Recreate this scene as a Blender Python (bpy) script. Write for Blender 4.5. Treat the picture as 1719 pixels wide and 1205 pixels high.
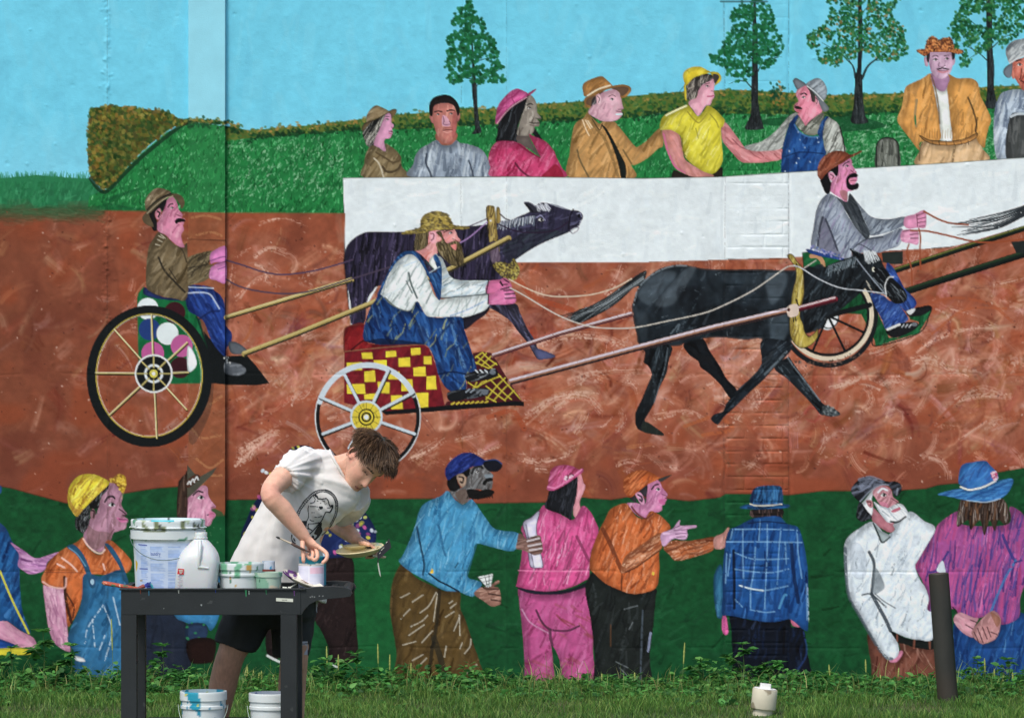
import bpy, bmesh, math, random
import numpy as np
from mathutils import Vector, Matrix, noise
from mathutils.bvhtree import BVHTree

for o in list(bpy.data.objects):
    bpy.data.objects.remove(o, do_unlink=True)
scene = bpy.context.scene
COL = scene.collection

# ---- camera: level, framed upwards by lens shift ------------------------------
FOC = 6700.0                 # focal length in photo pixels
CAMH = 1.78
HOR = 605.0                  # height of the horizon line in the photo
cam_d = bpy.data.cameras.new('camera')
cam = bpy.data.objects.new('camera', cam_d)
COL.objects.link(cam)
cam.location = (0, 0, CAMH)
cam.rotation_euler = (math.radians(90), 0, 0)
cam_d.sensor_width = 36
cam_d.lens = 36 * FOC / 1719
cam_d.shift_y = (HOR - 602.5) / 1719
cam_d.clip_start = 0.1
cam_d.clip_end = 500
scene.camera = cam

# ---- light: bright overcast, soft sun from the upper left ---------------------
SUN_EL, SUN_AZ = math.radians(57), math.radians(-154)      # azimuth from +Y, clockwise
world = bpy.data.worlds.new('World')
scene.world = world
world.use_nodes = True
wn = world.node_tree.nodes
sky = wn.new('ShaderNodeTexSky')
sky.sky_type = 'NISHITA'
sky.sun_disc = False
sky.sun_elevation = SUN_EL
sky.sun_rotation = SUN_AZ
sky.air_density = 1.0
sky.dust_density = 3.0
sky.ozone_density = 1.0
bg = wn['Background']
bg.inputs['Strength'].default_value = 0.15
world.node_tree.links.new(sky.outputs[0], bg.inputs['Color'])
sun_d = bpy.data.lights.new('sun', 'SUN')
sun_d.energy = 1.9
sun_d.angle = math.radians(14)
sun_d.color = (1.0, 0.96, 0.91)
sun = bpy.data.objects.new('sun', sun_d)
COL.objects.link(sun)
sdir = Vector((math.sin(SUN_AZ) * math.cos(SUN_EL), math.cos(SUN_AZ) * math.cos(SUN_EL), math.sin(SUN_EL)))
sun.rotation_euler = sdir.to_track_quat('Z', 'Y').to_euler()
scene.view_settings.view_transform = 'Standard'
scene.view_settings.look = 'None'
scene.view_settings.gamma = 1.0
scene.view_settings.use_curve_mapping = False
scene.view_settings.exposure = 0.25
scene.render.resolution_x, scene.render.resolution_y = 1024, 717
scene.render.engine = 'CYCLES'

random.seed(5)


def at(px, py, Y):
    """point in the place at distance Y whose bearing from the viewpoint is given"""
    return Vector(((px - 859.5) * Y / FOC, Y, CAMH - (py - HOR) * Y / FOC))


# ---- helpers -------------------------------------------------------------------
def tag(o, label=None, cat=None, group=None, kind=None):
    for k, v in (('label', label), ('category', cat), ('group', group), ('kind', kind)):
        if v:
            o[k] = v
    return o


def empty(name, loc=(0, 0, 0), parent=None):
    o = bpy.data.objects.new(name, None)
    COL.objects.link(o)
    o.location = loc
    o.empty_display_size = 0.05
    if parent:
        o.parent = parent
    return o


def mobj(name, verts, faces, mat, parent=None, smooth=False, world_coords=True):
    me = bpy.data.meshes.new(name)
    me.from_pydata([tuple(v) for v in verts], [], [tuple(f) for f in faces])
    me.validate()
    if smooth:
        me.polygons.foreach_set('use_smooth', [True] * len(me.polygons))
    return lobj(name, me, mat, parent, world_coords)


def lobj(name, me, mat, parent=None, world_coords=True):
    if mat:
        me.materials.append(mat)
    o = bpy.data.objects.new(name, me)
    COL.objects.link(o)
    if parent:
        o.parent = parent
        if world_coords:
            w = Vector((0, 0, 0))
            p = parent
            while p:
                w += p.location
                p = p.parent
            o.location = -w
    return o


def srgb(*c):
    v = [x / 255 for x in c]
    return tuple(((x + 0.055) / 1.055) ** 2.4 if x > 0.04045 else x / 12.92 for x in v)


def mat(name, col, rough=0.6, var=0.12, scale=12, bump=0.0, bscale=60, metal=0.0, spec=0.4, trans=0.0, sss=0.0, attr=None, col2=None, spots=None, aniso=(1, 1, 1), alpha=1.0):
    m = bpy.data.materials.new(name)
    m.use_nodes = True
    nt = m.node_tree
    n, l = nt.nodes, nt.links
    b = n['Principled BSDF']
    b.inputs['Roughness'].default_value = rough
    b.inputs['Metallic'].default_value = metal
    b.inputs['Specular IOR Level'].default_value = spec
    b.inputs['Transmission Weight'].default_value = trans
    b.inputs['Alpha'].default_value = alpha
    if sss:
        b.inputs['Subsurface Weight'].default_value = sss
        b.inputs['Subsurface Radius'].default_value = (0.012, 0.005, 0.003)
        b.inputs['Subsurface Scale'].default_value = 0.6
    tc = n.new('ShaderNodeTexCoord')
    mp = n.new('ShaderNodeMapping')
    mp.inputs['Scale'].default_value = aniso
    l.new(tc.outputs['Object'], mp.inputs['Vector'])
    nz = n.new('ShaderNodeTexNoise')
    nz.inputs['Scale'].default_value = scale
    nz.inputs['Detail'].default_value = 5
    l.new(mp.outputs[0], nz.inputs['Vector'])
    mr = n.new('ShaderNodeMapRange')
    mr.inputs[1].default_value = 0.3
    mr.inputs[2].default_value = 0.7
    mr.inputs[3].default_value = 1 - var
    mr.inputs[4].default_value = 1 + var
    l.new(nz.outputs['Fac'], mr.inputs[0])
    if attr:
        src = n.new('ShaderNodeVertexColor')
        src.layer_name = attr
        cs = src.outputs['Color']
    elif col2:
        mx = n.new('ShaderNodeMix')
        mx.data_type = 'RGBA'
        mx.inputs[6].default_value = (*col, 1)
        mx.inputs[7].default_value = (*col2, 1)
        n2 = n.new('ShaderNodeTexNoise')
        n2.inputs['Scale'].default_value = scale * .35
        n2.inputs['Detail'].default_value = 6
        l.new(mp.outputs[0], n2.inputs['Vector'])
        r2 = n.new('ShaderNodeMapRange')
        r2.inputs[1].default_value = .4
        r2.inputs[2].default_value = .62
        l.new(n2.outputs['Fac'], r2.inputs[0])
        l.new(r2.outputs[0], mx.inputs[0])
        cs = mx.outputs[2]
    else:
        rg = n.new('ShaderNodeRGB')
        rg.outputs[0].default_value = (*col, 1)
        cs = rg.outputs[0]
    if spots:                            # specks or stains: (colour, scale, threshold)
        for sc, ss, th in spots:
            n3 = n.new('ShaderNodeTexNoise')
            n3.inputs['Scale'].default_value = ss
            n3.inputs['Detail'].default_value = 3
            l.new(mp.outputs[0], n3.inputs['Vector'])
            r3 = n.new('ShaderNodeMapRange')
            r3.inputs[1].default_value = th
            r3.inputs[2].default_value = th + .03
            l.new(n3.outputs['Fac'], r3.inputs[0])
            m3 = n.new('ShaderNodeMix')
            m3.data_type = 'RGBA'
            m3.inputs[7].default_value = (*sc, 1)
            l.new(r3.outputs[0], m3.inputs[0])
            l.new(cs, m3.inputs[6])
            cs = m3.outputs[2]
    vm = n.new('ShaderNodeVectorMath')
    vm.operation = 'SCALE'
    l.new(cs, vm.inputs[0])
    l.new(mr.outputs[0], vm.inputs['Scale'])
    l.new(vm.outputs[0], b.inputs['Base Color'])
    if bump:
        nb = n.new('ShaderNodeTexNoise')
        nb.inputs['Scale'].default_value = bscale
        nb.inputs['Detail'].default_value = 6
        l.new(mp.outputs[0], nb.inputs['Vector'])
        bp = n.new('ShaderNodeBump')
        bp.inputs['Strength'].default_value = 1.0
        bp.inputs['Distance'].default_value = bump
        l.new(nb.outputs['Fac'], bp.inputs['Height'])
        l.new(bp.outputs[0], b.inputs['Normal'])
    return m


def ring(c, u, v, n=16, p=2.0):
    """superellipse ring round c with half axes u and v"""
    out = []
    for i in range(n):
        t = 2 * math.pi * i / n
        a, b = math.cos(t), math.sin(t)
        a = math.copysign(abs(a) ** (2 / p), a)
        b = math.copysign(abs(b) ** (2 / p), b)
        out.append(Vector(c) + Vector(u) * a + Vector(v) * b)
    return out


def loft(rings, cap=True):
    n = len(rings[0])
    V_, F_ = [], []
    for r in rings:
        V_ += r
    for i in range(len(rings) - 1):
        for j in range(n):
            k = (j + 1) % n
            F_.append((i * n + j, i * n + k, (i + 1) * n + k, (i + 1) * n + j))
    if cap:
        F_.append(tuple(range(n))[::-1])
        F_.append(tuple(range((len(rings) - 1) * n, len(rings) * n)))
    return V_, F_


def tube(pts, radii, n=10, cap=True):
    pts = [Vector(p) for p in pts]
    if not hasattr(radii, '__len__'):
        radii = [radii] * len(pts)
    rs = []
    up = None
    for i, p in enumerate(pts):
        d = (pts[min(i + 1, len(pts) - 1)] - pts[max(i - 1, 0)]).normalized()
        if up is None:
            up = d.orthogonal().normalized()
        u = (up - d * up.dot(d)).normalized()
        up = u
        w = d.cross(u)
        r = radii[i]
        a, b = (r if hasattr(r, '__len__') else (r, r))
        rs.append(ring(p, u * a, w * b, n))
    return loft(rs, cap)


class MB:
    """collects shapes into one mesh"""
    def __init__(self):
        self.v, self.f = [], []

    def add(self, vf):
        k = len(self.v)
        self.v += [Vector(q) for q in vf[0]]
        self.f += [tuple(i + k for i in q) for q in vf[1]]
        return self

    def box(self, a, b):
        x0, y0, z0 = a
        x1, y1, z1 = b
        vs = [(x0, y0, z0), (x1, y0, z0), (x1, y1, z0), (x0, y1, z0), (x0, y0, z1), (x1, y0, z1), (x1, y1, z1), (x0, y1, z1)]
        return self.add((vs, [(0, 3, 2, 1), (4, 5, 6, 7), (0, 1, 5, 4), (1, 2, 6, 5), (2, 3, 7, 6), (3, 0, 4, 7)]))

    def build(self, name, m, parent=None, smooth=False, bevel=0, seg=2):
        o = mobj(name, self.v, self.f, m, parent, smooth)
        if bevel:
            bm = bmesh.new()
            bm.from_mesh(o.data)
            bmesh.ops.bevel(bm, geom=[e for e in bm.edges if len(e.link_faces) == 2 and e.calc_face_angle(0) > .6], offset=bevel, segments=seg, affect='EDGES', profile=.6, clamp_overlap=True)
            bmesh.ops.recalc_face_normals(bm, faces=bm.faces)
            bm.to_mesh(o.data)
            bm.free()
        if smooth:
            o.data.polygons.foreach_set('use_smooth', [True] * len(o.data.polygons))
            o.data.set_sharp_from_angle(angle=math.radians(40))
        return o
# ----------------------------------------------------------------------------
# MURAL PAINTING: brush strokes laid on a canvas that covers the wall, later
# carried by the wall's own mesh (one paint patch per painted figure)
# ----------------------------------------------------------------------------
MX, MY = 24, 24                       # canvas margin round the wall area (wall units)
CW, CH = 1719 + 2 * MX, 1190 + MY
rng = np.random.default_rng(7)
CAN = np.zeros((CH, CW, 3), np.float32)
IDM = np.zeros((CH, CW), np.int16)


def vnoise(h, w, cell, r):
    gh, gw = int(h / cell) + 3, int(w / cell) + 3
    g = r.random((gh, gw)).astype(np.float32)
    y = np.arange(h) / cell
    x = np.arange(w) / cell
    yi, xi = y.astype(int), x.astype(int)
    fy, fx = (y - yi).astype(np.float32), (x - xi).astype(np.float32)
    fy, fx = fy * fy * (3 - 2 * fy), fx * fx * (3 - 2 * fx)
    a = g[yi][:, xi] * (1 - fx) + g[yi][:, xi + 1] * fx
    b = g[yi + 1][:, xi] * (1 - fx) + g[yi + 1][:, xi + 1] * fx
    return a * (1 - fy)[:, None] + b * fy[:, None]


N2 = vnoise(CH, CW, 2.2, rng)
N5 = vnoise(CH, CW, 5, rng)
N12 = vnoise(CH, CW, 12, rng)
N40 = vnoise(CH, CW, 40, rng)
N110 = vnoise(CH, CW, 110, rng)
SPK = 0.6 * N2 + 0.4 * N5             # dry-brush grain

PARTS = [('', '')]                    # id -> (figure key, part name)
FIGS = {}                             # figure key -> (object name, label)
ST = {'v': (0, 0, 5.0), 'fig': '', 'm': None, 'p': None}


def V(ox, oy, s=4.997):
    ST['v'] = (ox, oy, s)


def FIG(key, name, label):
    FIGS[key] = (name, label)
    ST['fig'] = key


def pid(part):
    k = (ST['fig'], part)
    if k not in PARTS:
        PARTS.append(k)
    return PARTS.index(k)


def P(t):
    if isinstance(t, str):
        t = [tuple(float(c) for c in q.split(',')) for q in t.split()]
    ox, oy, s = ST['v']
    a = np.array(t, np.float64)
    return np.stack([ox + a[:, 0] / s + MX, oy + a[:, 1] / s + MY], 1)


def crom(p, closed=True, n=5):
    m = len(p)
    if m < 3:
        return p
    if closed:
        q = np.vstack([p[-1:], p, p[:2]])
        segs = m
    else:
        q = np.vstack([2 * p[:1] - p[1:2], p, 2 * p[-1:] - p[-2:-1]])
        segs = m - 1
    t = np.linspace(0, 1, n, endpoint=False)[:, None]
    out = []
    for i in range(segs):
        a, b, c, d = q[i], q[i + 1], q[i + 2], q[i + 3]
        out.append(0.5 * ((2 * b) + (c - a) * t + (2 * a - 5 * b + 4 * c - d) * t * t + (3 * b - a - 3 * c + d) * t ** 3))
    if not closed:
        out.append(p[-1:])
    return np.vstack(out)


def cover(p):
    x0 = max(int(math.floor(p[:, 0].min())) - 1, 0)
    x1 = min(int(math.ceil(p[:, 0].max())) + 1, CW)
    y0 = max(int(math.floor(p[:, 1].min())) - 1, 0)
    y1 = min(int(math.ceil(p[:, 1].max())) + 1, CH)
    if x1 <= x0 or y1 <= y0:
        return None
    c = np.zeros((y1 - y0, x1 - x0), np.float32)
    J = np.arange(x0, x1, dtype=np.float32)
    ax, ay = p[:, 0], p[:, 1]
    bx, by = np.roll(ax, -1), np.roll(ay, -1)
    for r in range(y1 - y0):
        for s in (0.17, 0.5, 0.83):
            y = y0 + r + s
            k = (ay <= y) != (by <= y)
            if not k.any():
                continue
            xs = np.sort(ax[k] + (y - ay[k]) / (by[k] - ay[k]) * (bx[k] - ax[k]))
            for i in range(0, len(xs) - 1, 2):
                c[r] += np.clip(np.minimum(xs[i + 1], J + 1) - np.maximum(xs[i], J), 0, 1) / 3
    return (y0, x0, np.clip(c, 0, 1))


def rgb(c):
    return np.array(c, np.float32) / 255.0


def blend(m, col, a=1.0, ident=None):
    if m is None:
        return
    y0, x0, c = m
    h, w = c.shape
    s = CAN[y0:y0 + h, x0:x0 + w]
    k = (c * a)[..., None]
    s += k * (rgb(col) - s)
    if ident is not None:
        d = IDM[y0:y0 + h, x0:x0 + w]
        d[c > 0.5] = ident


def F(part, pts, col, sm=True, a=1.0, var=0.10):
    """fill a paint shape; part None keeps whatever figure lies below"""
    p = P(pts)
    if sm:
        p = crom(p)
    m = cover(p)
    ST['m'], ST['p'] = m, p
    blend(m, col, a, None if part is None else pid(part))
    if sm and var and part is not None and a > .9 and m is not None and min(m[2].shape) > 9:   # rounded modelling: darker towards the outline
        y0, x0, c = m
        r = int(np.clip(min(c.shape) / 7, 2, 9))
        b = np.pad(c, r + 1)
        for ax in (0, 1):
            cs = np.cumsum(b, ax)
            n_ = b.shape[ax]
            k1 = np.take(cs, np.minimum(np.arange(n_) + r, n_ - 1), ax)
            k0 = np.take(cs, np.maximum(np.arange(n_) - r - 1, 0), ax)
            b = (k1 - k0) / (2 * r + 1)
        e = np.roll(b, (r // 2, r // 2), (0, 1))[r + 1:-r - 1, r + 1:-r - 1]
        k = np.clip(1 - e, 0, 1) * 1.3
        h, w = c.shape
        CAN[y0:y0 + h, x0:x0 + w] *= 1 - (np.clip(k, 0, .75) * (.28 if part else .12) * c - np.clip(e - .8, 0, 1) * .3 * c)[..., None]
    if var and m is not None:         # uneven coat
        y0, x0, c = m
        h, w = c.shape
        n = (0.55 * N12[y0:y0 + h, x0:x0 + w] + 0.45 * N5[y0:y0 + h, x0:x0 + w] - 0.5) * 2 * var
        s = CAN[y0:y0 + h, x0:x0 + w]
        s *= 1 + (n * c * a)[..., None]
    return m


def lmask(p, w0, w1=None, dry=0.0):
    w1 = w0 if w1 is None else w1
    pad = max(w0, w1) / 2 + 1.5
    x0 = max(int(p[:, 0].min() - pad), 0)
    x1 = min(int(p[:, 0].max() + pad) + 1, CW)
    y0 = max(int(p[:, 1].min() - pad), 0)
    y1 = min(int(p[:, 1].max() + pad) + 1, CH)
    if x1 <= x0 or y1 <= y0:
        return None
    c = np.zeros((y1 - y0, x1 - x0), np.float32)
    n = len(p) - 1
    for i in range(n):
        a, b = p[i], p[i + 1]
        sx0 = max(int(min(a[0], b[0]) - pad), x0)
        sx1 = min(int(max(a[0], b[0]) + pad) + 1, x1)
        sy0 = max(int(min(a[1], b[1]) - pad), y0)
        sy1 = min(int(max(a[1], b[1]) + pad) + 1, y1)
        if sx1 <= sx0 or sy1 <= sy0:
            continue
        X = np.arange(sx0, sx1, dtype=np.float32)[None, :] + 0.5
        Y = np.arange(sy0, sy1, dtype=np.float32)[:, None] + 0.5
        d = b - a
        L = max(float(d @ d), 1e-6)
        t = np.clip(((X - a[0]) * d[0] + (Y - a[1]) * d[1]) / L, 0, 1)
        dist = np.sqrt((X - a[0] - t * d[0]) ** 2 + (Y - a[1] - t * d[1]) ** 2)
        wd = w0 + (w1 - w0) * (i + t) / n
        q = np.clip(wd / 2 + 0.5 - dist, 0, 1) * np.minimum(1, wd)
        v = c[sy0 - y0:sy1 - y0, sx0 - x0:sx1 - x0]
        np.maximum(v, q, out=v)
    if dry > 0:
        h, w = c.shape
        c *= np.clip((SPK[y0:y0 + h, x0:x0 + w] - dry * 0.62) * 7 + 0.5, 0, 1)
    return (y0, x0, c)


def clipm(m, g):
    """limit stroke m to the shape mask g"""
    if m is None or g is None:
        return None
    y0, x0, c = m
    gy, gx, gc = g
    h, w = c.shape
    out = np.zeros_like(c)
    a0, a1 = max(y0, gy), min(y0 + h, gy + gc.shape[0])
    b0, b1 = max(x0, gx), min(x0 + w, gx + gc.shape[1])
    if a1 <= a0 or b1 <= b0:
        return None
    out[a0 - y0:a1 - y0, b0 - x0:b1 - x0] = c[a0 - y0:a1 - y0, b0 - x0:b1 - x0] * gc[a0 - gy:a1 - gy, b0 - gx:b1 - gx]
    return (y0, x0, out)


def L(pts, w, col, a=1.0, part=None, sm=True, w1=None, dry=0.0, inside=None):
    p = P(pts)
    if sm and len(p) > 2:
        p = crom(p, False)
    m = lmask(p, w, w1, dry)
    if inside is not None:
        m = clipm(m, inside)
    blend(m, col, a, None if part is None else pid(part))
    return m


def O(col=(25, 25, 30), w=1.2, a=0.8):
    """outline of the last shape"""
    p = ST['p']
    blend(lmask(np.vstack([p, p[:1]]), w), col, a)


def HT(n, col, ang, ln, w, a=0.6, jit=14, dry=0.3, curve=0.15, m=None, cj=14):
    """n random brush strokes inside the last shape"""
    m = ST['m'] if m is None else m
    if m is None:
        return
    y0, x0, c = m
    ys, xs = np.nonzero(c > 0.7)
    if len(ys) == 0:
        return
    if sum(col) > 480:
        a *= .68
    for i in rng.integers(0, len(ys), n):
        t = math.radians(ang + rng.normal(0, jit * .6))
        l = ln * rng.uniform(0.5, 1.3)
        cx, cy = x0 + xs[i], y0 + ys[i]
        dx, dy = math.cos(t) * l / 2, -math.sin(t) * l / 2
        k = rng.normal(0, curve) * l
        p = np.array([[cx - dx, cy - dy], [cx - dy * 0 + k * -dy / l, cy + k * dx / l], [cx + dx, cy + dy]])
        cc = np.array(col, float) + rng.normal(0, cj)
        q = clipm(lmask(p, w * rng.uniform(0.6, 1.3), w * 0.45, dry * rng.uniform(0.5, 1.5)), m)
        blend(q, np.clip(cc, 0, 255), a * rng.uniform(0.5, 1.05))


def EL(part, cx, cy, rx, ry, col, a=1.0, rot=0, clip=None):
    """ellipse in view units"""
    t = np.linspace(0, 2 * math.pi, 28, endpoint=False)
    c, s = math.cos(rot), math.sin(rot)
    m = F(None, np.stack([cx + rx * np.cos(t) * c - ry * np.sin(t) * s, cy + rx * np.cos(t) * s + ry * np.sin(t) * c], 1), col, False, 0.0, 0)
    if clip is not None:
        m = clipm(m, clip)
    blend(m, col, a, None if part is None else pid(part))
    ST['m'] = m
    return m


def RING(part, cx, cy, rx, ry, w, col, t0=0, t1=360, a=1.0):
    t = np.radians(np.linspace(t0, t1, 64))
    L(np.stack([cx + rx * np.cos(t), cy + ry * np.sin(t)], 1), w, col, a, part, sm=False)


def EYE(x, y, r=8, d=1, look=(20, 20, 25)):
    """painted eye in view units"""
    EL(None, x, y, r * 1.6, r * 0.85, (215, 210, 205))
    EL(None, x + d * r * 0.3, y, r * 0.75, r * 0.8, look)
    L([(x - r * 1.7, y + 1), (x, y - r * 1.1), (x + r * 1.7, y)], 1.0, (25, 22, 22), 0.9)


def DAB(x, y, rx, ry, rot, col, a=1.0, ident=None):
    """leaf dab in canvas units"""
    x0, x1 = int(x - rx - ry - 2), int(x + rx + ry + 3)
    y0, y1 = int(y - rx - ry - 2), int(y + rx + ry + 3)
    x0, y0 = max(x0, 0), max(y0, 0)
    x1, y1 = min(x1, CW), min(y1, CH)
    if x1 <= x0 or y1 <= y0:
        return
    X = np.arange(x0, x1)[None, :] + 0.5 - x
    Y = np.arange(y0, y1)[:, None] + 0.5 - y
    c, s = math.cos(rot), math.sin(rot)
    d = np.sqrt(((X * c + Y * s) / rx) ** 2 + ((-X * s + Y * c) / ry) ** 2)
    blend((y0, x0, np.clip((1 - d) * min(rx, ry) + 0.5, 0, 1).astype(np.float32)), col, a, ident)


def SCAT(m, n, cols, r0, r1, a=0.9, asp=1.4, part=None, grow=0, ang=None):
    y0, x0, c = m
    ys, xs = np.nonzero(c > 0.5)
    if len(ys) == 0:
        return
    for i in rng.integers(0, len(ys), n):
        r = rng.uniform(r0, r1)
        rot = rng.uniform(0, 3.14) if ang is None else math.radians(ang + rng.normal(0, 18))
        col = np.array(cols[rng.integers(len(cols))], float) + rng.normal(0, 9)
        DAB(x0 + xs[i] + rng.normal(0, grow + .01), y0 + ys[i] + rng.normal(0, grow + .01), r * asp, r, rot, np.clip(col, 0, 255), a * rng.uniform(.7, 1), None if part is None else pid(part))


def BR(p, w, col, a, tm=None, dry=.4, n=None, cj=12):
    """one loaded-brush stroke: a bundle of bristle lines along the canvas path p"""
    n = n or int(np.clip(w / 2.2, 3, 8))
    d = np.gradient(p, axis=0)
    nn = np.stack([-d[:, 1], d[:, 0]], 1)
    nn /= np.linalg.norm(nn, axis=1, keepdims=True) + 1e-9
    for i in range(n):
        o = ((i + .5) / n - .5) * w + rng.normal(0, .5)
        q = p + nn * o
        if rng.random() < .45 and len(q) > 3:
            q = q[1:] if rng.random() < .5 else q[:-1]
        fall = 1 - .55 * abs(o) / (w / 2)
        m = lmask(q, w / n * rng.uniform(.7, 1.7), w / n * .5, dry * rng.uniform(.5, 1.4))
        if tm is not None:
            m = clipm(m, tm)
        blend(m, np.clip(np.array(col, float) + rng.normal(0, cj), 0, 255), a * fall * rng.uniform(.5, 1.1))


def SOFT(tm, r):
    """work the wet paint inside a shape together"""
    y0, x0, c = tm
    h, w = c.shape
    b = CAN[y0:y0 + h, x0:x0 + w].copy()
    for ax in (0, 1):
        p_ = np.concatenate([np.take(b, [0] * (r + 1), ax), b, np.take(b, [-1] * r, ax)], ax)
        cs = np.cumsum(p_, ax)
        n_ = b.shape[ax]
        b = (np.take(cs, np.arange(n_) + 2 * r + 1, ax) - np.take(cs, np.arange(n_), ax)) / (2 * r + 1)
    s = CAN[y0:y0 + h, x0:x0 + w]
    s += (c * .8)[..., None] * (b - s)
# ---- painted ground, sky and trees -----------------------------------------
def paint_background():
    V(0, 0, 1.0)
    FIG('sky', 'painted_sky', 'pale blue painted sky across the top of the mural')
    F('', '-24,-24 1743,-24 1743,330 -24,330', (100, 199, 226), False, var=0.02)
    m = ST['m']
    for i in range(260):
        x, y = rng.uniform(-20, 1740), rng.uniform(-20, 260)
        q = lmask(np.array([[x, y], [x + rng.normal(0, 14), y + rng.uniform(15, 70)]]) + 24, rng.uniform(5, 22), None, 0.35)
        blend(q, [(120, 205, 226), (92, 186, 216), (112, 198, 220)][i % 3], 0.22)
    for y in range(200, 300, 6):      # paler towards the hedge
        F(None, '-24,%d 1743,%d 1743,320 -24,320' % (y, y - 55), (125, 203, 226), False, 0.035, 0)
    F(None, '316,-24 379,-24 379,320 316,320', (138, 207, 224), False, 0.85, 0)  # pilaster face shading put into the colour: paler sky on its front
    # --- soft green at far left and bright grass
    FIG('lawn', 'painted_lawn', 'bright green painted grass behind the fence and left of it')
    F('', '-24,302 20,298 60,294 110,298 150,300 170,320 170,362 -24,362', (34, 122, 74), False, var=.12)
    HT(260, (44, 140, 84), 75, 16, 4, .5, 25)
    for i in range(150):
        x = rng.uniform(-20, 150)
        L([(x, 304), (x + rng.normal(0, 3), 296 - rng.uniform(0, 9))], 2.4, (38, 132, 80), .7, '', w1=.8)
    for i in range(40):
        x, y = rng.uniform(-20, 140), rng.uniform(340, 375)
        L([(x, y), (x + rng.uniform(15, 40), y + rng.normal(0, 4))], 12, (84, 92, 58), .18, dry=.4)
    F('', '145,365 150,330 178,318 205,290 240,255 280,222 318,206 380,212 430,228 580,215 700,212 900,200 1060,196 1180,184 1300,188 1500,184 1620,170 1743,160 1743,310 577,310 577,365', (30, 130, 62), False, var=.12)
    m = ST['m']
    HT(2600, (52, 164, 82), 72, 7, 2.4, .7, 35, .3)
    HT(2600, (14, 92, 42), 72, 8, 2.6, .7, 35, .2)
    HT(1500, (120, 200, 138), 66, 5, 1.8, .7, 40, .3)
    V(0, 0, 1)
    F(None, '382,232 577,228 577,330 382,330', (0, 0, 0), False, 0, 0)
    HT(330, (175, 215, 175), 60, 6, 2.2, .75, 40, .5)
    F(None, '1400,195 1719,188 1719,285 1400,290', (0, 0, 0), False, 0, 0)
    HT(900, (190, 222, 186), 30, 6, 2.4, .6, 50, .5)
    F(None, '1190,190 1330,190 1330,240 1190,240', (0, 0, 0), False, 0, 0)
    HT(170, (150, 195, 160), 70, 7, 2.2, .6, 30, .5)
    F(None, '1260,205 1400,190 1475,205 1480,215 1400,222 1330,214', (18, 84, 45), True, .75)
    F(None, '180,340 210,322 240,316 150,352 146,362 300,362', (14, 92, 48), True, .5)
    # --- far hedge strip
    FIG('hedge', 'painted_hedge', 'long ochre and green painted hedge along the skyline')
    F('', '312,206 330,200 378,204 378,213 420,219 480,214 540,209 600,201 650,193 720,190 780,182 830,184 880,177 934,173 990,170 1050,162 1135,155 1230,151 1330,156 1400,160 1500,157 1645,147 1743,142 1743,176 1645,183 1500,187 1400,196 1330,192 1230,191 1140,186 1050,199 934,203 880,206 780,212 700,216 600,218 540,222 480,228 420,232 380,236 378,209 330,206', (96, 118, 44), False, var=.15)
    hm = ST['m']
    SCAT(hm, 1500, [(36, 100, 46), (56, 116, 44), (100, 120, 44), (30, 84, 42)], 1.4, 3, .8)
    up = np.array([[312, 203], [378, 205], [420, 221], [540, 212], [650, 197], [780, 187], [880, 182], [990, 175], [1135, 160], [1230, 156], [1330, 161], [1400, 165], [1500, 162], [1645, 152], [1743, 147]])
    lo = np.array([[316, 208], [378, 209], [420, 230], [540, 220], [650, 214], [780, 209], [880, 203], [990, 199], [1060, 196], [1135, 184], [1230, 187], [1330, 189], [1400, 193], [1500, 185], [1645, 180], [1743, 174]])
    for i in range(900):
        x = rng.uniform(312, 1743)
        y = np.interp(x, up[:, 0], up[:, 1]) + rng.normal(0, 3)
        DAB(x + 24, y + 24, rng.uniform(2, 4), rng.uniform(1.4, 2.4), rng.normal(0, .5), [(176, 138, 62), (158, 126, 56), (112, 122, 48), (56, 108, 48), (84, 118, 50)][rng.integers(5)], .7)
        y = np.interp(x, lo[:, 0], lo[:, 1]) + rng.normal(0, 3.5)
        DAB(x + 24, y + 24, rng.uniform(2, 4), rng.uniform(1.4, 2.6), rng.normal(0, .8), [(14, 70, 34), (22, 84, 40), (16, 60, 32)][rng.integers(3)], .7)
    for i in range(60):
        x, y = 1304 + rng.normal(0, 6), 156 + rng.normal(2, 9)
        DAB(x + 24, y + 24, 3, 2, rng.uniform(0, 3), [(20, 74, 42), (24, 92, 60), (160, 120, 50)][rng.integers(3)], .8)
    # --- big clipped hedge at left
    FIG('bighedge', 'painted_hedge', 'large wedge-shaped painted hedge at the left, speckled olive and orange')
    L('152,300 166,318 180,321 205,296 240,262 300,214 318,206', 7, (20, 62, 36), .8)
    F('', '155,183 175,181 200,179 240,184 275,187 300,199 314,207 290,214 262,235 235,258 210,285 190,308 178,317 165,312 155,297 148,270 148,240 150,210', (92, 100, 34), True, var=.2)
    m = ST['m']
    SCAT(m, 1500, [(122, 106, 34), (146, 108, 40), (62, 98, 36), (36, 78, 32), (112, 126, 42), (92, 78, 34), (60, 84, 32), (160, 142, 56)], 1.6, 3.4, .8, 1.5, None, 1.0)
    F(None, '190,205 290,207 250,240 200,290 170,300 180,240', (40, 70, 26), True, .25, 0)


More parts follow.
